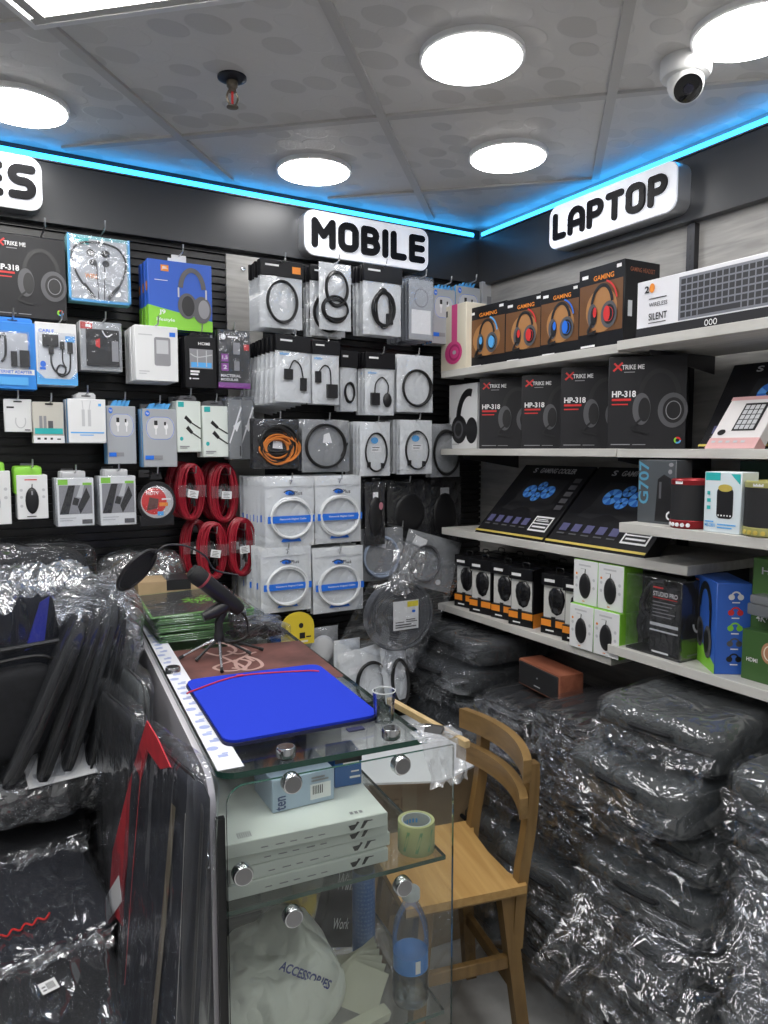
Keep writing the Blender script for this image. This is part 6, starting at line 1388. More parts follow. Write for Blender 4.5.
t, w, h, th = panel_case('laptop_case', 'big black laptop case in clear film leaning at the front of the counter side', ((-1.635, -1.10, 0.46), (-1.625, -1.46, 0.52), (-1.565, -1.50, 1.06), (-1.572, -1.16, 1.04)), 0.026, FABRIC_N, 209, FILM_V)
cs = 1 if ((T(*t.location) @ t.rotation_euler.to_matrix().to_4x4()).inverted() @ Vector(CAM)).y > 0 else -1
def strip_on(pts, l, name, m_, wd):
    b = MB(); Pp = smooth_path(pts, 6)
    vs = []; 
    for x, z in Pp: vs += [(x-wd/2, cs*(th/2+l), z), (x+wd/2, cs*(th/2+l), z)]
    b.add(vs, [(2*i, 2*i+1, 2*i+3, 2*i+2) for i in range(len(Pp)-1)]); b.build(name, m_, t)
strip_on([(-w*0.34, h*0.30), (-w*0.31, h*0.6), (-w*0.25, h*0.95)], 0.004, 'red_seam', RED, 0.003)
strip_on([(-w*0.05, h*0.12), (0.0, h*0.30)], 0.004, 'red_zip_pull', RED, 0.010)
strip_on([(w*0.14, h*0.28), (w*0.22, h*0.6), (w*0.28, h*0.92)], 0.004, 'tan_stripe', mat('tan_print', (0.16, 0.13, 0.08), 0.6), 0.022)
strip_on([(w*0.43, h*0.05), (w*0.455, h*0.5), (w*0.44, h*0.93)], 0.004, 'pale_piping', mat('pale_piping', (0.35, 0.34, 0.31), 0.5), 0.003)
for t in HID:
    for ch in list(t.children): bpy.data.objects.remove(ch)
    bpy.data.objects.remove(t)
# ================================================================== GLASS COUNTER AND WHAT STANDS ON AND IN IT
CF = Vector((-1.508, -1.322, 0)); CA = math.radians(-6.0); CW, CL, CH = 0.365, 1.12, 1.02
cM = T(*CF) @ RZ(CA)
def cw(x, y, z): return cM @ Vector((x, y, z))
GLASS = glass('clear_glass', (0.965, 0.985, 0.972))
GEDGE = mat('glass_edge_green', (0.03, 0.085, 0.065), 0.15)
counter = thing('glass_counter', 'glass display counter with a white side panel and chrome fittings', 'display counter', CF, CA)
def glass_plate(poly, z0, z1, name, M=None, parent=counter):
    """plate with clear faces and dark green polished edge"""
    o = MB().prism(poly, z0, z1, M).build(name, GLASS, parent, False)
    e = MB(); n = len(poly)
    s = 0.0004
    cx = sum(p[0] for p in poly)/n; cy = sum(p[1] for p in poly)/n
    P = [(x+(s if x > cx else -s), y+(s if y > cy else -s)) for x, y in poly]
    e.add([(x, y, z0) for x, y in P]+[(x, y, z1) for x, y in P], [(i, (i+1) % n, n+(i+1) % n, n+i) for i in range(n)], M)
    e.build('polished_edge', GEDGE, o, False)
    return o
r = 0.035
top = [(r, 0), (CW, 0), (CW, CL), (0, CL), (0, r)]+[(r-r*math.cos(a), r-r*math.sin(a)) for a in [PI/2*k/6 for k in range(1, 6)]]
glass_plate(top, CH-0.010, CH, 'glass_top')
def rounded_pane(x0, x1, z0, z1, r): return [(x0, z0), (x1, z0), (x1, z1)]+[(x0+r-r*math.sin(a), z1-r+r*math.cos(a)) for a in [PI/2*k/8 for k in range(9)]]
glass_plate(rounded_pane(0.012, 0.412, 0.06, CH-0.018, 0.03), 0, 0.006, 'front_pane', T(0, -0.004, 0) @ RX(PI/2))
SZ1, SZ2 = 0.795, 0.500
for z in (SZ1, SZ2): glass_plate([(0.010, 0.004), (0.404, 0.004), (0.404, CL-0.03), (0.010, CL-0.03)], z-0.008, z, 'glass_shelf')
WP = mat('white_side_laminate', (0.62, 0.60, 0.64), 0.3)
pl = [(y, z) for y, z in [(0.012, 0.02), (CL, 0.02), (CL, CH-0.012)]+[(0.012+0.05-0.05*math.sin(a), CH-0.012-0.05+0.05*math.cos(a)) for a in [PI/2*k/6 for k in range(7)]]]
MB().prism(pl, 0, 0.010, RZ(PI/2) @ RX(PI/2) @ T(0, 0, -0.010)).build('side_panel', WP, counter)
eb = MB(); eb.box(-0.002, 0.0005, 0.02, 0.011, 0.0118, CH-0.07); eb.build('dark_edge_trim', mat('black_trim', (0.012, 0.013, 0.015), 0.3), counter)
MB().box(0.010, 0.02, 0.02, CW-0.012, CL-0.02, 0.05).build('base_board', mat('base_dark', (0.05, 0.05, 0.055), 0.4), counter)
for x, y in ((0.03, 0.05), (CW-0.04, 0.05), (0.03, CL-0.06), (CW-0.04, CL-0.06)): MB().cyl((x, y, 0), (x, y, 0.022), 0.018, 0.018, 14).build('foot', CHROME, counter)
MB().box(0.012, CL-0.012, 0.05, CW-0.012, CL-0.004, CH-0.012).build('back_board', mat('counter_back', (0.10, 0.10, 0.10), 0.5), counter)
# sticker strip along the left edge of the top
ss = MB().box(0.004, 0.016, CH+0.0003, 0.046, CL-0.03, CH+0.0012).build('sticker_strip', mat('strip_white', (0.78, 0.79, 0.84), 0.35), counter)
b = MB()
for k in range(26):
    y = 0.07+k*0.034; sx_ = 0.014 if k % 2 else 0.020
    if k % 3 == 1: b.add(*[[(x, y_+0.0, CH+0.0016) for x, y_ in [(sx_+0.010*math.cos(a), y+0.009*math.sin(a)) for a in [2*PI*q/10 for q in range(10)]]], [tuple(range(10))]])
    else: b.box(sx_-0.004, y-0.006, CH+0.0013, sx_+0.012, y+0.004, CH+0.0016); b.box(sx_+0.004, y+0.006, CH+0.0013, sx_+0.014, y+0.010, CH+0.0016)
b.build('strip_print', mat('faded_blue_print', (0.36, 0.42, 0.68), 0.4), ss)
def standoff(x, y, z, axis, r=0.0165):
    M_ = T(x, y, z) @ {'z': Matrix.Identity(4), '-y': RX(PI/2), '-x': RY(-PI/2)}[axis]
    o = MB().lathe([(r, -0.004), (r, 0.008), (r*0.9, 0.0115), (r*0.80, 0.012)], 28, M_).build('chrome_fitting', CHROME, counter)
    MB().lathe([(r*0.80, 0.0115), (r*0.80, 0.0123), (0, 0.0124)], 28, M_).build('fitting_cap', mat('fitting_cap_grey', (0.30, 0.30, 0.31), 0.12, 0.9), o)
    c = MB().lathe([(r*0.80, -0.0075), (r*0.80, -0.004)], 20, M_).build('black_collar', mat('black_rubber', (0.012, 0.012, 0.012), 0.5), o)
iM = cM.inverted()
for u, v in ((286, 755), (391, 736), (173, 673)):
    q = iM @ PZ(u, v, CH); standoff(q.x, q.y, CH+0.003, 'z')
for u, v in ((291, 782), (400, 764), (242, 873), (292, 915), (402, 885)):
    # meet the plane of the front pane
    n_ = RZ(CA) @ Vector((0, -1, 0)); o_ = Vector(CAM); d_ = (PY(u, v, -1.36)-o_); tt = ((cM @ Vector((0, -0.010, 0)))-o_).dot(n_)/d_.dot(n_)
    q = iM @ (o_+d_*tt); standoff(q.x, -0.010, q.z, '-y')
standoff(-0.001, 0.035, 0.868, '-x', 0.013)
def on_counter(name, label, cat, x, y, z=CH, yaw=0.0, group=None): return thing(name, label, cat, cw(x, y, z), CA+yaw, group)
# ---- on top
LB = [iM @ PZ(*p_, CH+0.004) for p_ in ((225, 747), (382, 718), (318, 666), (184, 683))]
LB[2].z = LB[0].z
t = thing('laptop_sleeve', 'bright blue laptop sleeve with a red cord lying on the glass top', 'laptop sleeve', CF, CA)
def round_quad(P, r, n=6):
    out = []
    for i in range(4):
        a, b_, c = P[i-1], P[i], P[(i+1) % 4]; d1 = (a-b_).normalized(); d2 = (c-b_).normalized()
        p1 = b_+d1*r; p2 = b_+d2*r
        for k in range(n+1):
            q = k/n; pt = p1*(1-q)**2+b_*2*q*(1-q)+p2*q*q; out.append((pt.x, pt.y))
    return out
P = [Vector((p_.x, p_.y)) for p_ in LB]
cbl = mat('cobalt_blue_fabric', (0.02, 0.045, 0.50), 0.9, spec=0.12, bump=(400, 0.3, 0.001))
MB().prism(round_quad(P, 0.03), CH+0.0005, CH+0.006).build('sleeve_back', mat('navy_binding', (0.006, 0.008, 0.05), 0.6), t)
cen = sum(P, Vector((0, 0)))/4
MB().prism(round_quad([cen+(p_-cen)*0.985 for p_ in P], 0.03), CH+0.0062, CH+0.011).build('sleeve_front', cbl, t)
a0 = iM @ PZ(186, 692, CH+0.012); a1 = iM @ PZ(240, 676, CH+0.012); a2 = iM @ PZ(316, 669, CH+0.012)
MB().tube(smooth_path([(a0.x, a0.y-0.012, CH+0.0125), (a0.x+0.02, a0.y+0.004, CH+0.0125), (a1.x, a1.y, CH+0.0125), (a2.x-0.03, a2.y-0.004, CH+0.0125), (a2.x, a2.y-0.02, CH+0.0125)], 5), 0.0018, 6).build('red_cord', mat('red_cord', (0.55, 0.02, 0.05), 0.6), t)
MB().rbox(a1.x-0.008, a1.y-0.004, CH+0.0115, a1.x+0.008, a1.y+0.003, CH+0.015, 0.001, 1).build('zip_pull', mat('red_cord', (0.55, 0.02, 0.05)), t)
q = iM @ PZ(355, 730, CH); MB().rbox(q.x-0.016, q.y-0.010, CH+0.001, q.x+0.016, q.y+0.006, CH+0.004, 0.001, 1).build('fabric_tab', mat('navy_binding', (0.006, 0.008, 0.05)), t)
# brown desk mat with pale painted letters
MB_ = [iM @ PZ(*p_, CH+0.002) for p_ in ((190, 690), (345, 676), (300, 640), (155, 652))]
t = thing('desk_mat', 'dark reddish brown mat with pale brushed lettering under the tripod', 'mat', CF, CA)
P = [Vector((p_.x, p_.y)) for p_ in MB_]
MB().prism(round_quad(P, 0.015), CH+0.0002, CH+0.0004+0.0035*0+0.0001+0.0002).build('mat_sheet', mat('reddish_brown_mat', (0.115, 0.045, 0.038), 0.75, var=0.35, vscale=14), t)
lt = MB()
def mp_(u, v): q = iM @ PZ(u, v, CH+0.001); return (q.x, q.y, CH+0.0013)
for pts in ([(204, 645), (222, 643), (236, 650), (222, 656), (204, 652)], [(218, 655), (246, 668), (232, 668)], [(236, 660), (222, 664), (214, 668), (226, 671), (242, 669), (250, 662), (240, 659)],
            [(246, 656), (258, 660), (262, 666), (250, 670), (238, 668), (236, 661), (246, 656)], [(228, 646), (240, 647), (248, 651), (238, 654), (228, 651)], [(256, 652), (246, 656), (254, 661)]):
    lt.tube(smooth_path([mp_(*p_) for p_ in pts], 5), 0.0042, 6)
lt.v = [(x, y, CH+0.0012+(z-CH-0.0013)*0.12) for x, y, z in lt.v]
lt.build('brushed_lettering', mat('faded_pink_paint', (0.42, 0.27, 0.24), 0.7), t)
# stack of green edged mouse pads, in sleeves
GP = mat('green_pad_edge', (0.10, 0.30, 0.06), 0.5); PADB = mat('pad_top_black', (0.02, 0.022, 0.022), 0.5)
c4 = [iM @ PZ(*p_, 1.095) for p_ in ((128, 600), (207, 589), (240, 606), (162, 619))]
ctr = sum(c4, Vector())/4
pw, pd = 0.25, 0.27
ctr.x = 0.140; ctr.y = CL-0.150
def pad(loc, yaw, label, group):
    t = thing('mouse_pad', label, 'mouse pad', loc, CA+yaw, group)
    MB().rbox(-pw/2, -pd/2, 0, pw/2, pd/2, 0.0035, 0.001, 1).build('pad', GP, t)
    MB().rbox(-pw/2+0.006, -pd/2+0.006, 0.0035, pw/2-0.006, pd/2-0.006, 0.0041, 0.0002, 1).build('pad_top', PADB, t)
    MB().rbox(-pw/2-0.008, -pd/2-0.008, 0.0006, pw/2+0.008, pd/2+0.008, 0.0046, 0.0018, 1).build('clear_sleeve', FILM_S, t)
    return t
base = pad(cw(ctr.x+0.004, ctr.y, CH+0.0008), 0.05, 'green edged mouse pad in the stack under the top patterned one', 'green edged mouse pads in the stack')
rnd = random.Random(5)
for k in range(1, 12): dup(base, cw(ctr.x+0.004+rnd.uniform(-0.006, 0.006), ctr.y+rnd.uniform(-0.006, 0.006), CH+0.0008+k*0.0058), None, None, CA+0.05+rnd.uniform(-0.05, 0.05))
tp = dup(base, cw(ctr.x-0.012, ctr.y, CH+0.0008+12*0.0058+0.004), 'topmost mouse pad with a bright green leafy pattern on black', None, CA+0.02); del tp['group']; tp.rotation_euler = (0.03, -0.035, CA+0.02)
lf = MB(); rnd = random.Random(8)
for k in range(46):
    a = rnd.random()*6.28; rr_ = rnd.random()**0.6; x = 0.03+0.055*rr_*math.cos(a); y = -0.01+0.05*rr_*math.sin(a); ph = rnd.random()*6.28
    lf.add([(x+0.012*math.cos(ph), y+0.012*math.sin(ph), 0.0049), (x+0.003*math.cos(ph+1.57), y+0.003*math.sin(ph+1.57), 0.0049), (x-0.010*math.cos(ph), y-0.010*math.sin(ph), 0.0049), (x-0.003*math.cos(ph+1.57), y-0.003*math.sin(ph+1.57), 0.0049)], [(0, 1, 2, 3)])
lf.build('leaf_pattern', mat('leaf_green_print', (0.16, 0.42, 0.05), 0.5), tp)
# cardboard box behind them
CB = mat('brown_cardboard', (0.42, 0.30, 0.17), 0.75, var=0.12, vscale=12)
q0 = iM @ PZ(141, 640, CH)
t = on_counter('cardboard_box', 'brown cardboard box with black tape behind the mouse pads', 'box', 0.105, CL+0.045, CH-0.0, 0.0)
MB().rbox(-0.10, -0.055, 0, 0.10, 0.055, 0.115, 0.002, 1).build('carton', CB, t)
MB().box(-0.02, -0.0562, 0.085, 0.05, 0.0562, 0.1158).build('black_tape', INK, t)
# microphone on tripod with pop filter
tc_ = PZ(222, 654, CH+0.004); ym = tc_.y
t = thing('microphone', 'black studio microphone on a small tripod with a round pop filter', 'microphone', (tc_.x, tc_.y, CH))
MICB = mat('microphone_black', (0.015, 0.015, 0.017), 0.4); MESH = mat('microphone_mesh', (0.014, 0.014, 0.015), 0.65, bump=(700, 0.9, 0.002))
def ml(u, v, dy=0.0): q = PY(u, v, ym+dy); return Vector((q.x-tc_.x, dy, q.z-CH))
hub = ml(219, 637)
for u, v, chrome in ((179, 659, True), (196, 661, False), (222, 672, True), (263, 650, False), (251, 654, False)):
    q = PZ(u, v, CH+0.004); e = Vector((q.x-tc_.x, q.y-tc_.y, 0.0055))
    o = MB().tube([hub+Vector((0, 0, -0.004)), hub.lerp(e, 0.35), e], [0.0042, 0.0034, 0.0028], 8).build('tripod_leg', CHROME if chrome else MICB, t)
    MB().tube([e+Vector((0, 0, -0.0005)), e+(hub-e).normalized()*0.012], 0.0042, 8).build('rubber_foot', INK, o)
MB().lathe([(0.010, -0.012), (0.013, -0.004), (0.012, 0.006), (0.010, 0.010), (0.010, 0.040)], 16, T(*hub)).build('tripod_hub', MICB, t)
mh = ml(193, 572); mt = ml(240, 610); ax = (mt-mh).normalized()
q = (-ax).to_track_quat('Z', 'Y').to_matrix().to_4x4()
Lm = (mt-mh).length
Mm = T(*mt) @ q
MB().lathe([(0.010, -0.004), (0.0155, 0.0), (0.019, 0.02), (0.0205, Lm-0.035)], 24, Mm).build('microphone_body', MICB, t)
MB().lathe([(0.0215, Lm-0.037), (0.0222, Lm-0.034), (0.0215, Lm-0.031)], 24, Mm).build('red_ring', mat('dull_red_ring', (0.30, 0.05, 0.06), 0.4), t)
MB().lathe([(0.021, Lm-0.033), (0.0225, Lm-0.018), (0.0215, Lm-0.004), (0.016, Lm+0.005), (0.0, Lm+0.008)], 24, Mm).build('mesh_head', MESH, t)
jb = ml(214, 612)
MB().tube([ml(230, 603)+Vector((0, 0.0, 0)), jb, ml(203, 617)], [0.017, 0.016, 0.010], 12).build('shock_mount', MICB, t)
MB().tube([hub+Vector((0, 0, 0.036)), ml(226, 606)], 0.010, 12).build('swivel_arm', MICB, t)
MB().tube(smooth_path([ml(236, 609), ml(246, 618), ml(247, 634), ml(240, 640, -0.01), ml(226, 643, -0.03)], 5), 0.0028, 6).build('cable', CABLEB, t)
MB().tube(smooth_path([ml(238, 575), ml(215, 570), ml(205, 556), ml(186, 546), ml(168, 545), ml(158, 551), ml(151, 562)], 6), 0.0024, 8).build('gooseneck', MICB, t)
MB().tube([ml(238, 575), ml(231, 604)], 0.0024, 8).build('gooseneck_clamp', MICB, t)
pc_ = ml(137, 570); u_ = (ml(154, 552)-ml(119, 588)).normalized(); R_ = (ml(154, 552)-ml(119, 588)).length/2*1.02
nrm = (Vector((0.62, -0.42, 0.55))); nrm = (nrm-u_*nrm.dot(u_)).normalized()
# the disc is seen nearly edge on
vw = (Vector(CAM)-Vector((tc_.x, tc_.y, CH))-pc_).normalized(); s_dir = (vw-u_*vw.dot(u_)).normalized(); pd_ = u_.cross(s_dir).normalized()
nrm = (s_dir*math.sin(math.radians(22))+pd_*math.cos(math.radians(22))).normalized()
q = nrm.to_track_quat('Z', 'Y').to_matrix().to_4x4(); Mp = T(*pc_) @ q
pf = MB().tube([Mp @ Vector((R_*math.cos(2*PI*k/40), R_*math.sin(2*PI*k/40), 0)) for k in range(40)], 0.0042, 8, True).build('pop_filter_hoop', MICB, t)
MB().lathe([(R_*0.99, -0.0012), (R_*0.99, 0.0012)], 40, Mp).build('pop_filter_mesh', MESH, pf)
# black packed leads behind the tripod
cp = PZ(262, 640, CH)
for k, (u, v, z) in enumerate(((266, 640, 0.0), (252, 636, 0.0), (262, 634, 0.022), (250, 628, 0.030), (240, 622, 0.048), (272, 633, 0.014))):
    p_ = PZ(u, v, CH+z); lab = ['bundled black lead at the right front of the lead heap', 'bundled black lead at the left front of the lead heap', 'bundled black lead on top of the right front lead', 'bundled black lead in the middle of the lead heap', 'bundled black lead at the top of the heap near the microphone', 'bundled black lead at the far right of the lead heap'][k]
    t = thing('cable_lead', lab, 'cable', (p_.x, p_.y+0.02, CH+0.001+z), 0.3*k); t.scale = (1.3, 1.3, 1.3)
    b = MB(); rn = random.Random(k+30)
    for s_ in range(6):
        ph = rn.random()*6
        b.tube(smooth_path([(-0.045+rn.uniform(-.006, .006), -0.010+0.004*s_, 0.006+0.002*(s_ % 3)), (-0.02, -0.014+0.005*s_, 0.012+0.004*math.sin(ph)), (0.02, -0.012+0.005*s_, 0.011+0.004*math.sin(ph+2)), (0.048+rn.uniform(-.006, .006), -0.010+0.004*s_, 0.006)], 4), 0.0034, 6)
    b.build('lead', CABLEB, t)
    MB().rbox(-0.008, -0.018, 0.001, 0.006, 0.018, 0.020, 0.003, 1).build('tie', INK, t)
    MB().rbox(-0.055, -0.020, 0.0, 0.055, 0.020, 0.026, 0.006, 2).build('clear_sleeve', FILM_B, t)
# clear cup, binder clip, wood strip at the right edge
q = iM @ PZ(392, 728, CH)
t = on_counter('clear_cup', 'small clear plastic cup standing at the right edge of the glass top', 'cup', min(q.x, CW-0.022), q.y+0.035)
MB().lathe([(0.017, 0.0005), (0.018, 0.003), (0.021, 0.058), (0.0200, 0.058), (0.0168, 0.005), (0, 0.0045)], 28).build('cup', glass('clear_plastic', (0.93, 0.95, 0.95), 0.08, 0.7, 0.05), t)
MB().tube([(0.0208*math.cos(2*PI*k/28), 0.0208*math.sin(2*PI*k/28), 0.0582) for k in range(28)], 0.0011, 6, True).build('rim', mat('clear_rim', (0.6, 0.62, 0.62), 0.2), t)
pa, pb_ = PZ(398, 706, CH-0.002), PZ(446, 733, CH-0.002)
t = thing('wooden_strip', 'thin pale wooden strip along the right edge of the counter', 'strip', ((pa.x+pb_.x)/2+0.010, (pa.y+pb_.y)/2, CH-0.014), math.atan2(pb_.y-pa.y, pb_.x-pa.x))
Ls = (pb_-pa).length+0.10
MB().rbox(-Ls/2, -0.006, 0, Ls/2, 0.006, 0.013, 0.001, 1).build('strip', wood('pale_wood', (0.42, 0.30, 0.14), (0.55, 0.41, 0.22), (20, 60, 60)), t)
pcl = PZ(433, 727, CH+0.004)
t = thing('binder_clip', 'black binder clip with wire arms on the wooden strip', 'clip', (pcl.x-0.004, pcl.y-0.01, CH+0.0008), -0.9)
MB().prism([(-0.012, 0), (0.012, 0), (0.003, 0.011), (-0.003, 0.011)], -0.016, 0.016, RX(PI/2) @ RY(PI/2)).build('clip_body', INK, t)
b = MB()
for s_ in (-1, 1): b.tube(smooth_path([(-0.006, s_*0.004, 0.010), (-0.034, s_*0.006, 0.006), (-0.05, 0, 0.004)], 4), 0.0009, 6)
b.build('wire_arm', CHROME, t)
# clear tape wrapped round the front right corner
t = on_counter('tape_wrap', 'crumpled clear packing tape hanging from the front right counter corner', 'tape', CW+0.02, -0.02, CH-0.001)
o = crumpled_sheet(0.085, 0.075, 0.014, 26, 301, (20, 16)).build('tape_sheet', film('tape_film', 0.22, 0.5, 0.2, 0.30, 40, 0.6, 0.01), t, ang=80); o.rotation_euler = (1.25, 0, 0.05)
o = crumpled_sheet(0.085, 0.05, 0.006, 26, 302, (20, 10)).build('tape_fold', film('tape_film'), t, ang=80); o.rotation_euler = (PI-0.05, 0, PI); o.location = (0, 0.05, 0.004)
# ---- on the upper glass shelf
KB = mat('pale_green_white_card', (0.72, 0.76, 0.73), 0.4)
def keyboard_box(x, y, z, yaw, label):
    w, d, h = 0.285, 0.30, 0.0245
    t = on_counter('keyboard_box', label, 'box', x, y, z, yaw)
    carton(t, w, d, h, KB)
    prints(t, w, d, h, [('fine_print', MGREY, [R(0.22+0.085*k, 0.34, 0.26+0.085*k+0.012*(k % 2), 0.42) for k in range(5)]), ('black_emblem', INK, [PL((0.76, 0.24), (0.78, 0.24), (0.815, 0.72), (0.80, 0.80), (0.79, 0.62), (0.745, 0.60)), PL((0.82, 0.24), (0.84, 0.24), (0.868, 0.66), (0.90, 0.66), (0.90, 0.72), (0.845, 0.76))])])
    return t
for k, (dx, dy, ya, lab) in enumerate(((0.0, 0, 0.0, 'white keyboard box at the bottom of the pile of four in the counter'), (0.004, 0.004, 0.015, 'white keyboard box second from the bottom of the counter pile'), (0.001, 0.002, -0.01, 'white keyboard box second from the top of the counter pile'), (-0.004, -0.012, -0.03, 'white keyboard box on top of the pile in the counter'))):
    t = keyboard_box(0.160+dx, 0.178+dy, SZ1+0.0005+k*0.0249, ya, lab)
prints(t, 0.285, 0.30, 0.0245, [('barcode', MGREY, [R(0.10+0.012*k, 0.04, 0.106+0.012*k, 0.10) for k in range(7)]), ('top_marks', MGREY, [R(0.78+0.03*k, 0.05, 0.80+0.03*k, 0.08) for k in range(3)])], 'top')
zt_ = SZ1+4*0.0249+0.001
def light_box_(name, label, u0, u1, yl, w_, d_, h_, m_, yaw):
    x0 = (iM @ PY(u0, 795, cw(0.1, yl, 0).y)).x; x1 = (iM @ PY(u1, 795, cw(0.1, yl, 0).y)).x
    t = on_counter(name, label, 'box', (x0+x1)/2, yl+d_/2, zt_, yaw); carton(t, x1-x0, d_, h_, m_); return t, x1-x0
t, w = light_box_('adapter_box', 'pale blue box with a white barcode label on the keyboard boxes', 270, 331, 0.09, 0, 0.10, 0.058, mat('ice_blue_card', (0.42, 0.53, 0.66), 0.4), 0.06)
vs, fs = text_geo('ten', 1); lb = MB(); Mf, W, H = face_matrix(w, 0.10, 0.055, 'front')
lb.add([((0.05+0.16*(1-y))*W, (0.05+0.45*x)*H, 0.0006) for x, y in vs], [f[::-1] for f in fs], Mf); lb.build('lettering', mat('navy_print', (0.04, 0.07, 0.2), 0.4), t)
prints(t, w, 0.10, 0.055, [('white_label', INKW, [R(0.60, 0.15, 0.94, 0.66)]), ('barcode', INK, [R(0.64+0.03*k, 0.32, 0.655+0.03*k, 0.6) for k in range(6)]), ('small_print', MGREY, [R(0.62, 0.74, 0.9, 0.8), R(0.62, 0.84, 0.84, 0.9)])])
t, w = light_box_('adapter_box', 'deep blue box with white label standing behind the pale blue one', 333, 358, 0.13, 0, 0.06, 0.062, mat('ocean_blue_card', (0.02, 0.12, 0.38), 0.4), -0.05)
prints(t, w, 0.06, 0.058, [('lettering', INKW, [R(0.55, 0.25, 0.95, 0.32), R(0.6, 0.45, 0.9, 0.5), R(0.3, 0.75, 0.9, 0.8)]), ('black_band', INK, [R(0, 0.8, 1, 1)])])
for k in range(3):
    t = on_counter('keyboard_box', 'white keyboard box piled further back on the upper counter shelf', 'box', 0.155, 0.58, SZ1+0.0005+k*0.0249, 0.02*k, 'keyboard boxes further back in the counter'); carton(t, 0.27, 0.40, 0.0245, KB)
    prints(t, 0.27, 0.40, 0.0245, [('fine_print', MGREY, [R(0.22+0.1*j, 0.4, 0.27+0.1*j, 0.5) for j in range(5)])])
q = iM @ PZ(336, 690, 0.95)
t = on_counter('white_box', 'small white box with a pale lid seen through the glass top', 'box', CW-0.060, 0.42, SZ1+0.0005, -0.08)
MB().rbox(-0.040, -0.07, 0, 0.040, 0.07, 0.135, 0.002, 1).build('carton', WHITE, t); MB().rbox(-0.033, -0.06, 0.135, 0.033, 0.06, 0.137, 0.001, 1).build('lid', mat('pale_lid', (0.66, 0.70, 0.70), 0.4), t)
# tape roll
TAPE = mat('tape_yellow_green', (0.48, 0.50, 0.24), 0.25)
q = iM @ PZ(415, 855, SZ1)
t = on_counter('tape_roll', 'fat roll of yellowish packing tape on the glass shelf', 'tape', 0.366, 0.045, SZ1+0.0005)
MB().lathe([(0.033, 0), (0.0335, 0.001), (0.0335, 0.054), (0.033, 0.055), (0.0275, 0.055), (0.0270, 0.054), (0.0270, 0.001), (0.033, 0)], 48).build('tape_body', TAPE, t)
MB().lathe([(0.0268, 0.001), (0.0268, 0.0545), (0.0248, 0.0545), (0.0248, 0.001), (0.0268, 0.001)], 40).build('core', mat('core_pale', (0.52, 0.56, 0.56), 0.6), t)
tp_ = MB()
for k in range(9):
    a = 2*PI*k/9; tp_.add([(0.0339*math.cos(a+da), 0.0339*math.sin(a+da), z) for da, z in ((0, 0.008), (0.16, 0.008), (0.42, 0.046), (0.26, 0.046))], [(0, 1, 2, 3)])
tp_.build('diagonal_print', mat('tape_green_print', (0.20, 0.36, 0.16), 0.3), t)
cp_ = MB()
for k in range(5):
    a = 1.0+0.25*k; cp_.add([(0.0246*math.cos(a+da), 0.0246*math.sin(a+da), z) for da, z in ((0, 0.036), (0.15, 0.036), (0.15, 0.044), (0, 0.044))], [(3, 2, 1, 0)])
cp_.build('core_print', SKYB, t)
# ---- on the lower glass shelf
PBAG = crinkled('thin_white_plastic', (0.86, 0.88, 0.82), 0.4, 16, 1.0, 0.03)
t = on_counter('plastic_bag', 'white plastic bag with blue ACCESSORIES print on the lower glass shelf', 'bag', 0.115, 0.13, SZ2+0.0005, 0.0)
pb = soft_box(0.24, 0.20, 0.115, (36, 30, 16), 3.2, 0.018, 7, 311, 'film', (1, 1, 1))
pb.v = [(x*(1-0.35*max(0, (z-0.05)/0.07)), y, z*(1.0+0.45*max(0, x/0.12+0.1))) for x, y, z in pb.v]
pb.build('bag_body', PBAG, t, ang=80)
vs, fs = text_geo('ACCESSORIES', 1.5); lb = MB()
lb.add([(-0.01+0.085*x+0.008*y, -0.086-0.012*x, 0.142-0.055*x+0.014*y) for x, y in vs], fs); lb.build('lettering', mat('navy_print2', (0.03, 0.05, 0.25), 0.5), t)
lg = MB(); lg.tube([(-0.085+0.006*math.cos(a), -0.110, 0.062+0.005*math.sin(a)) for a in [0.5+2*PI*k/14*0.8 for k in range(15)]], 0.0013, 5); lg.tube([(-0.083, -0.111, 0.061), (-0.076, -0.111, 0.069)], 0.0013, 5); lg.build('round_logo', mat('navy_print2', (0.03, 0.05, 0.25)), t)
t = on_counter('software_box', 'black box with white lettering tilted behind the plastic bag', 'box', 0.262, 0.215, SZ2+0.0005, 0.15); M_ = RY(0.28)
t.rotation_euler = (-0.12, 0.35, CA+0.15); t.location.z += 0.030
carton(t, 0.085, 0.03, 0.175, BLACK); prints(t, 0.085, 0.03, 0.175, [('lettering', INKW, [TX('Win7', 0.16, 0.62, 0.72, 0.80, 0.3), TX('Work', 0.30, 0.20, 0.76, 0.32, 0.3)]), ('white_corner', LGREY, [R(0.8, 0.95, 0.98, 0.99)])])
q = iM @ PY(366, 950, -1.12)
t = on_counter('spray_can', 'tall blue can covered in small print on the lower glass shelf', 'can', 0.315, 0.17, SZ2+0.0005)
MB().lathe([(0.021, 0), (0.0225, 0.003), (0.0225, 0.195), (0.021, 0.20)], 32).build('can_body', mat('can_blue', (0.03, 0.12, 0.36), 0.35), t)
cb = MB()
for r_ in range(20):
    for k in range(7):
        a = -PI/2-1.0+0.30*k+0.04*(r_ % 3); cb.add([(0.0227*math.cos(a+da), 0.0227*math.sin(a+da), 0.02+r_*0.0085+dz) for da, dz in ((0, 0), (0.22-0.05*((r_+k) % 3), 0), (0.22-0.05*((r_+k) % 3), 0.0035), (0, 0.0035))], [(0, 1, 2, 3)])
cb.build('small_print', mat('pale_blue_print', (0.08, 0.20, 0.45), 0.4), t); MB().lathe([(0.0205, 0.2), (0.0205, 0.222), (0.018, 0.228), (0.0, 0.228)], 24).build('cap', INK, t)
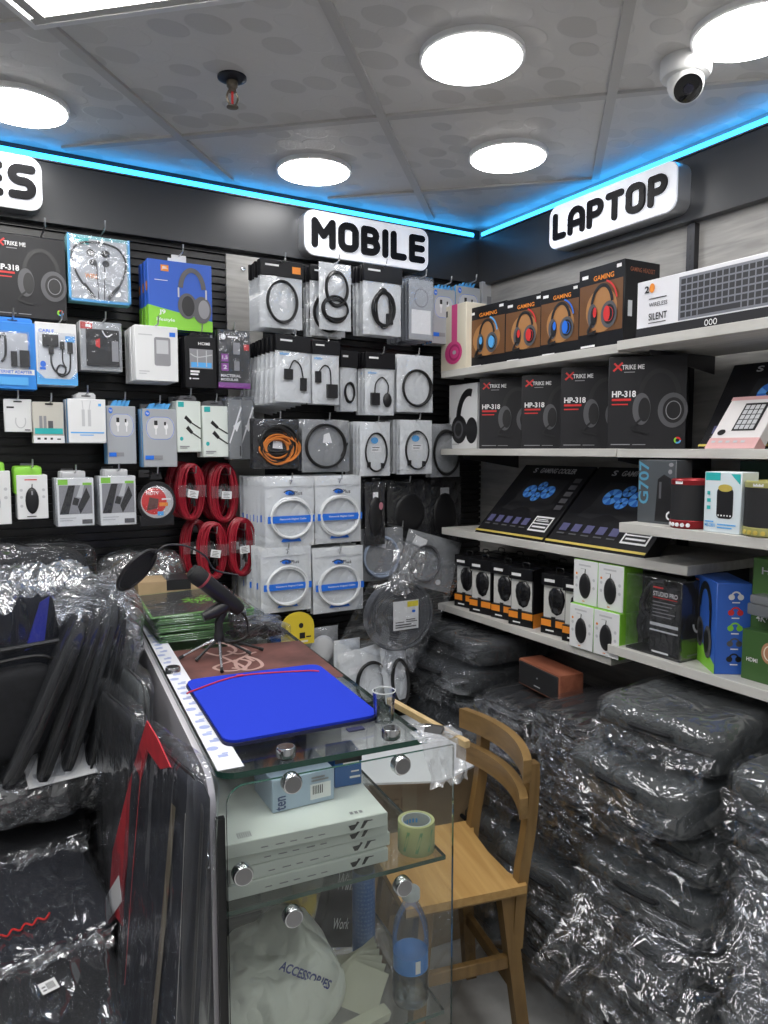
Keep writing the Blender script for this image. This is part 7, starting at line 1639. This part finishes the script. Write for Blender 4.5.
# water bottle
q = iM @ PY(404, 990, -1.36)
t = on_counter('water_bottle', 'clear plastic water bottle with a blue label at the right end of the lower shelf', 'bottle', 0.358, 0.050, SZ2+0.0005); t.scale = (1.18, 1.18, 1.08)
prof = [(0.022, 0.0), (0.027, 0.004), (0.029, 0.012), (0.0275, 0.022), (0.029, 0.032), (0.0275, 0.042), (0.0285, 0.052), (0.0285, 0.058), (0.027, 0.062), (0.027, 0.095), (0.0285, 0.10), (0.0285, 0.125), (0.026, 0.145), (0.018, 0.165), (0.0125, 0.178), (0.0125, 0.190)]
MB().lathe(prof, 32).build('bottle_body', glass('bottle_plastic', (0.93, 0.95, 0.96), 0.06, 0.6, 0.06), t)
MB().lathe([(0.0262, 0.004), (0.0265, 0.012), (0.0268, 0.05), (0.0, 0.0505)], 28).build('water', glass('water', (0.88, 0.92, 0.93), 0.05, 0.5, 0.03), t)
MB().lathe([(0.0275, 0.064), (0.0275, 0.092)], 32).build('label', mat('bottle_label_blue', (0.05, 0.25, 0.72), 0.3), t)
lb = MB(); lb.add([(0.0279*math.cos(a), 0.0279*math.sin(a), z) for a, z in ((-1.75, 0.068), (-1.45, 0.068), (-1.45, 0.09), (-1.75, 0.09))], [(0, 1, 2, 3)]); lb.build('label_patch', INKW, t)
MB().lathe([(0.0145, 0.186), (0.0145, 0.200), (0.013, 0.202), (0.0, 0.202)], 24).build('cap', mat('cap_white', (0.6, 0.62, 0.64), 0.4), t)
# fanned papers
PAP = mat('cream_paper', (0.66, 0.66, 0.54), 0.6)
for k in range(7):
    t = on_counter('paper_slip', 'cream paper slip in the fanned bundle beside the plastic bag', 'paper', 0.245+0.006*k, 0.055+0.007*k, SZ2+0.012+0.003*k, 0.2, 'cream paper slips beside the bag')
    sh = MB(); N = 8; vs = []; fs = []
    for j in range(N+1):
        for i in range(2): vs.append(((i-0.5)*0.085, 0.012*math.sin(j/N*2.2), j/N*0.075))
    for j in range(N): fs.append((2*j, 2*j+1, 2*j+3, 2*j+2))
    sh.add(vs, fs); sh.v += [(x, y+0.0008, z) for x, y, z in vs]; sh.f += [tuple(i+len(vs) for i in f[::-1]) for f in fs]
    sh.build('slip', PAP, t); t.rotation_euler = (-0.35+0.10*k, 0.35-0.10*k, CA-0.5+0.13*k)
t = on_counter('folded_paper', 'long folded cream paper lying along the front of the lower shelf', 'paper', 0.19, 0.022, SZ2+0.0006, 0.1); sh = MB(); sh.prism([(-0.16, 0.0), (0.11, 0.0), (0.115, 0.014), (-0.02, 0.005), (-0.16, 0.003)], -0.015, 0.012, RX(PI/2)); sh.build('fold', PAP, t)
for k, (x, y) in enumerate(((0.215, 0.10), (0.25, 0.135))):
    t = on_counter('glass_jar', ['small clear jar under the fanned papers, nearest the pane', 'small clear jar under the fanned papers, further back'][k], 'jar', x, y, 0.052); MB().lathe([(0.024, 0.0), (0.026, 0.004), (0.026, 0.11), (0.02, 0.118), (0.02, 0.128)], 28).build('jar_body', glass('bottle_plastic'), t); MB().lathe([(0.022, 0.122), (0.022, 0.138), (0, 0.139)], 24).build('lid', CHROME, t)
# ================================================================== CARTON, WHITE SHEET AND STOOL
t = thing('carton_box', 'tall brown carton behind the stool under a white sheet', 'box', (-0.70, -0.44, 0), -0.08)
MB().rbox(-0.24, -0.19, 0, 0.24, 0.19, 0.585, 0.003, 1).build('carton', CB, t)
prints(t, 0.48, 0.38, 0.585, [('printed_marks', mat('faded_brown_print', (0.30, 0.20, 0.11), 0.7), [TX('FRAGILE', 0.20, 0.80, 0.55, 0.86, 0.5), R(0.2, 0.70, 0.6, 0.715), R(0.2, 0.66, 0.5, 0.672)]), ('parcel_tape', mat('parcel_tape', (0.48, 0.38, 0.24), 0.25), [R(0.45, 0, 0.55, 1)])])
sq = [PZ(*p_, 0.592) for p_ in ((428, 711), (458, 713), (482, 762), (440, 781))]
poly = [(-0.97, -0.62), (sq[3].x, sq[3].y), (sq[2].x, sq[2].y), (min(sq[1].x, -0.42), sq[1].y-0.06), (min(sq[0].x, -0.44), sq[0].y), (-0.86, -0.24)]
t = thing('white_sheet', 'large white foam sheet lying on the brown carton', 'sheet', (0, 0, 0.5865)); MB().prism(poly, 0, 0.006).build('sheet', mat('foam_white', (0.70, 0.72, 0.76), 0.5), t)
OAK = wood('honey_oak', (0.42, 0.24, 0.075), (0.56, 0.35, 0.13), (45, 3, 45), 0.38)
OAKD = wood('brown_oak', (0.17, 0.10, 0.036), (0.27, 0.165, 0.06), (30, 30, 3), 0.42)
OAKR = wood('brown_oak_rail', (0.18, 0.108, 0.04), (0.29, 0.18, 0.068), (30, 4, 30), 0.42)
sa = math.radians(-12.5)
st = thing('wooden_stool', 'honey brown wooden stool with a curved two rail back', 'stool', (-0.790, -0.915, 0), sa)
SH = 0.47
seat = [(-0.165, -0.165), (0.145, -0.165), (0.150, -0.150), (0.128, -0.10), (0.122, 0.0), (0.128, 0.10), (0.150, 0.150), (0.145, 0.165), (-0.165, 0.165)]
MB().prism(seat, SH-0.020, SH).build('seat', OAK, st, False)
MB().prism([(x*0.998, y*0.998) for x, y in seat], SH-0.0235, SH-0.0202).build('ply_edge', OAKD, st, False)
def leg(p0, p1, a, b_):
    """square tapering leg from p0 (top) to p1 (bottom)"""
    p0, p1 = Vector(p0), Vector(p1); m = MB(); vs = []
    for p_, s_ in ((p0, 1.0), (p1, 0.85)):
        for sx, sy in ((-1, -1), (1, -1), (1, 1), (-1, 1)): vs.append(p_+Vector((sx*a/2*s_, sy*b_/2*s_, 0)))
    m.add(vs, [(0, 1, 2, 3), (7, 6, 5, 4), (0, 4, 5, 1), (1, 5, 6, 2), (2, 6, 7, 3), (3, 7, 4, 0)]); return m
LT = {}
for sx in (-1, 1):
    for sy in (-1, 1):
        p0 = (sx*0.105, sy*0.125, SH-0.0236); p1 = (sx*0.150+0.0, sy*0.165, 0.0); LT[(sx, sy)] = (Vector(p0), Vector(p1))
        leg(p0, p1, 0.036, 0.036).build('leg', OAKD, st, False)
def legpt(k, z): a, b_ = LT[k]; return a.lerp(b_, (a.z-z)/(a.z-b_.z))
for k0, k1, z in (((-1, -1), (-1, 1), 0.20), ((1, -1), (1, 1), 0.20), ((-1, -1), (1, -1), 0.27), ((-1, 1), (1, 1), 0.27)):
    a, b_ = legpt(k0, z), legpt(k1, z); d_ = (b_-a); ang_ = math.atan2(d_.y, d_.x)
    MB().rbox(0.015, -0.009, -0.016, d_.length-0.015, 0.009, 0.016, 0.002, 1, T(*a) @ RZ(ang_)).build('stretcher', OAKD, st)
def ribbon(path, a, b_, name, m_):
    """flat bent bar: a across x, b along y"""
    v = MB(); vs = []; fs = []
    for p_ in path:
        p_ = Vector(p_); vs += [p_+Vector((-a/2, -b_/2, 0)), p_+Vector((a/2, -b_/2, 0)), p_+Vector((a/2, b_/2, 0)), p_+Vector((-a/2, b_/2, 0))]
    for i in range(len(path)-1):
        for k in range(4): fs.append((i*4+k, i*4+(k+1) % 4, i*4+4+(k+1) % 4, i*4+4+k))
    fs += [(3, 2, 1, 0), tuple(len(vs)-4+k for k in range(4))]
    v.add(vs, fs); return v.build(name, m_, st, True, 50)
for sy in (-1, 1):
    ribbon(smooth_path([(0.130, sy*0.138, 0.30), (0.136, sy*0.138, 0.40), (0.146, sy*0.138, 0.50), (0.162, sy*0.137, 0.60), (0.170, sy*0.136, 0.70), (0.170, sy*0.135, 0.762)], 5), 0.028, 0.028, 'back_post', OAKD)
def rail(z0, z1, x0, bow0):
    b = MB(); vs = []; N = 20; hy = 0.185
    for k in range(N+1):
        y = -hy+2*hy*k/N; bow = bow0*(1-(y/hy)**2)
        for dz, dx in ((z0, -0.011), (z0, 0.011), (z1, 0.011), (z1, -0.011)): vs.append((x0+bow+dx, y, dz))
    fs = []
    for k in range(N):
        for q in range(4): fs.append((k*4+q, k*4+(q+1) % 4, k*4+4+(q+1) % 4, k*4+4+q))
    fs += [(3, 2, 1, 0), tuple(N*4+q for q in range(4))]
    b.add(vs, fs); b.build('back_rail', OAKR, st, True, 50)
rail(0.737, 0.792, 0.130, 0.045); rail(0.650, 0.700, 0.122, 0.045)
# ================================================================== CAMERA, WORLD, VIEW
cd = bpy.data.cameras.new('camera'); cam = bpy.data.objects.new('camera', cd); COL.objects.link(cam)
cam.location = CAM
Mr = Matrix(((_R[0], _U[0], -_FW[0]), (_R[1], _U[1], -_FW[1]), (_R[2], _U[2], -_FW[2])))
cam.rotation_euler = Mr.to_euler()
cd.sensor_fit = 'VERTICAL'; cd.sensor_height = 24.0; cd.lens = F/1024*24.0; cd.clip_start = 0.02
SC.camera = cam
w_ = bpy.data.worlds.new('world'); w_.use_nodes = True; SC.world = w_
w_.node_tree.nodes['Background'].inputs['Color'].default_value = (0.6, 0.65, 0.7, 1)
w_.node_tree.nodes['Background'].inputs['Strength'].default_value = 0.02
SC.view_settings.view_transform = 'Standard'; SC.view_settings.look = 'None'
SC.view_settings.gamma = 1.0; SC.view_settings.use_curve_mapping = False
SC.view_settings.exposure = 0.0
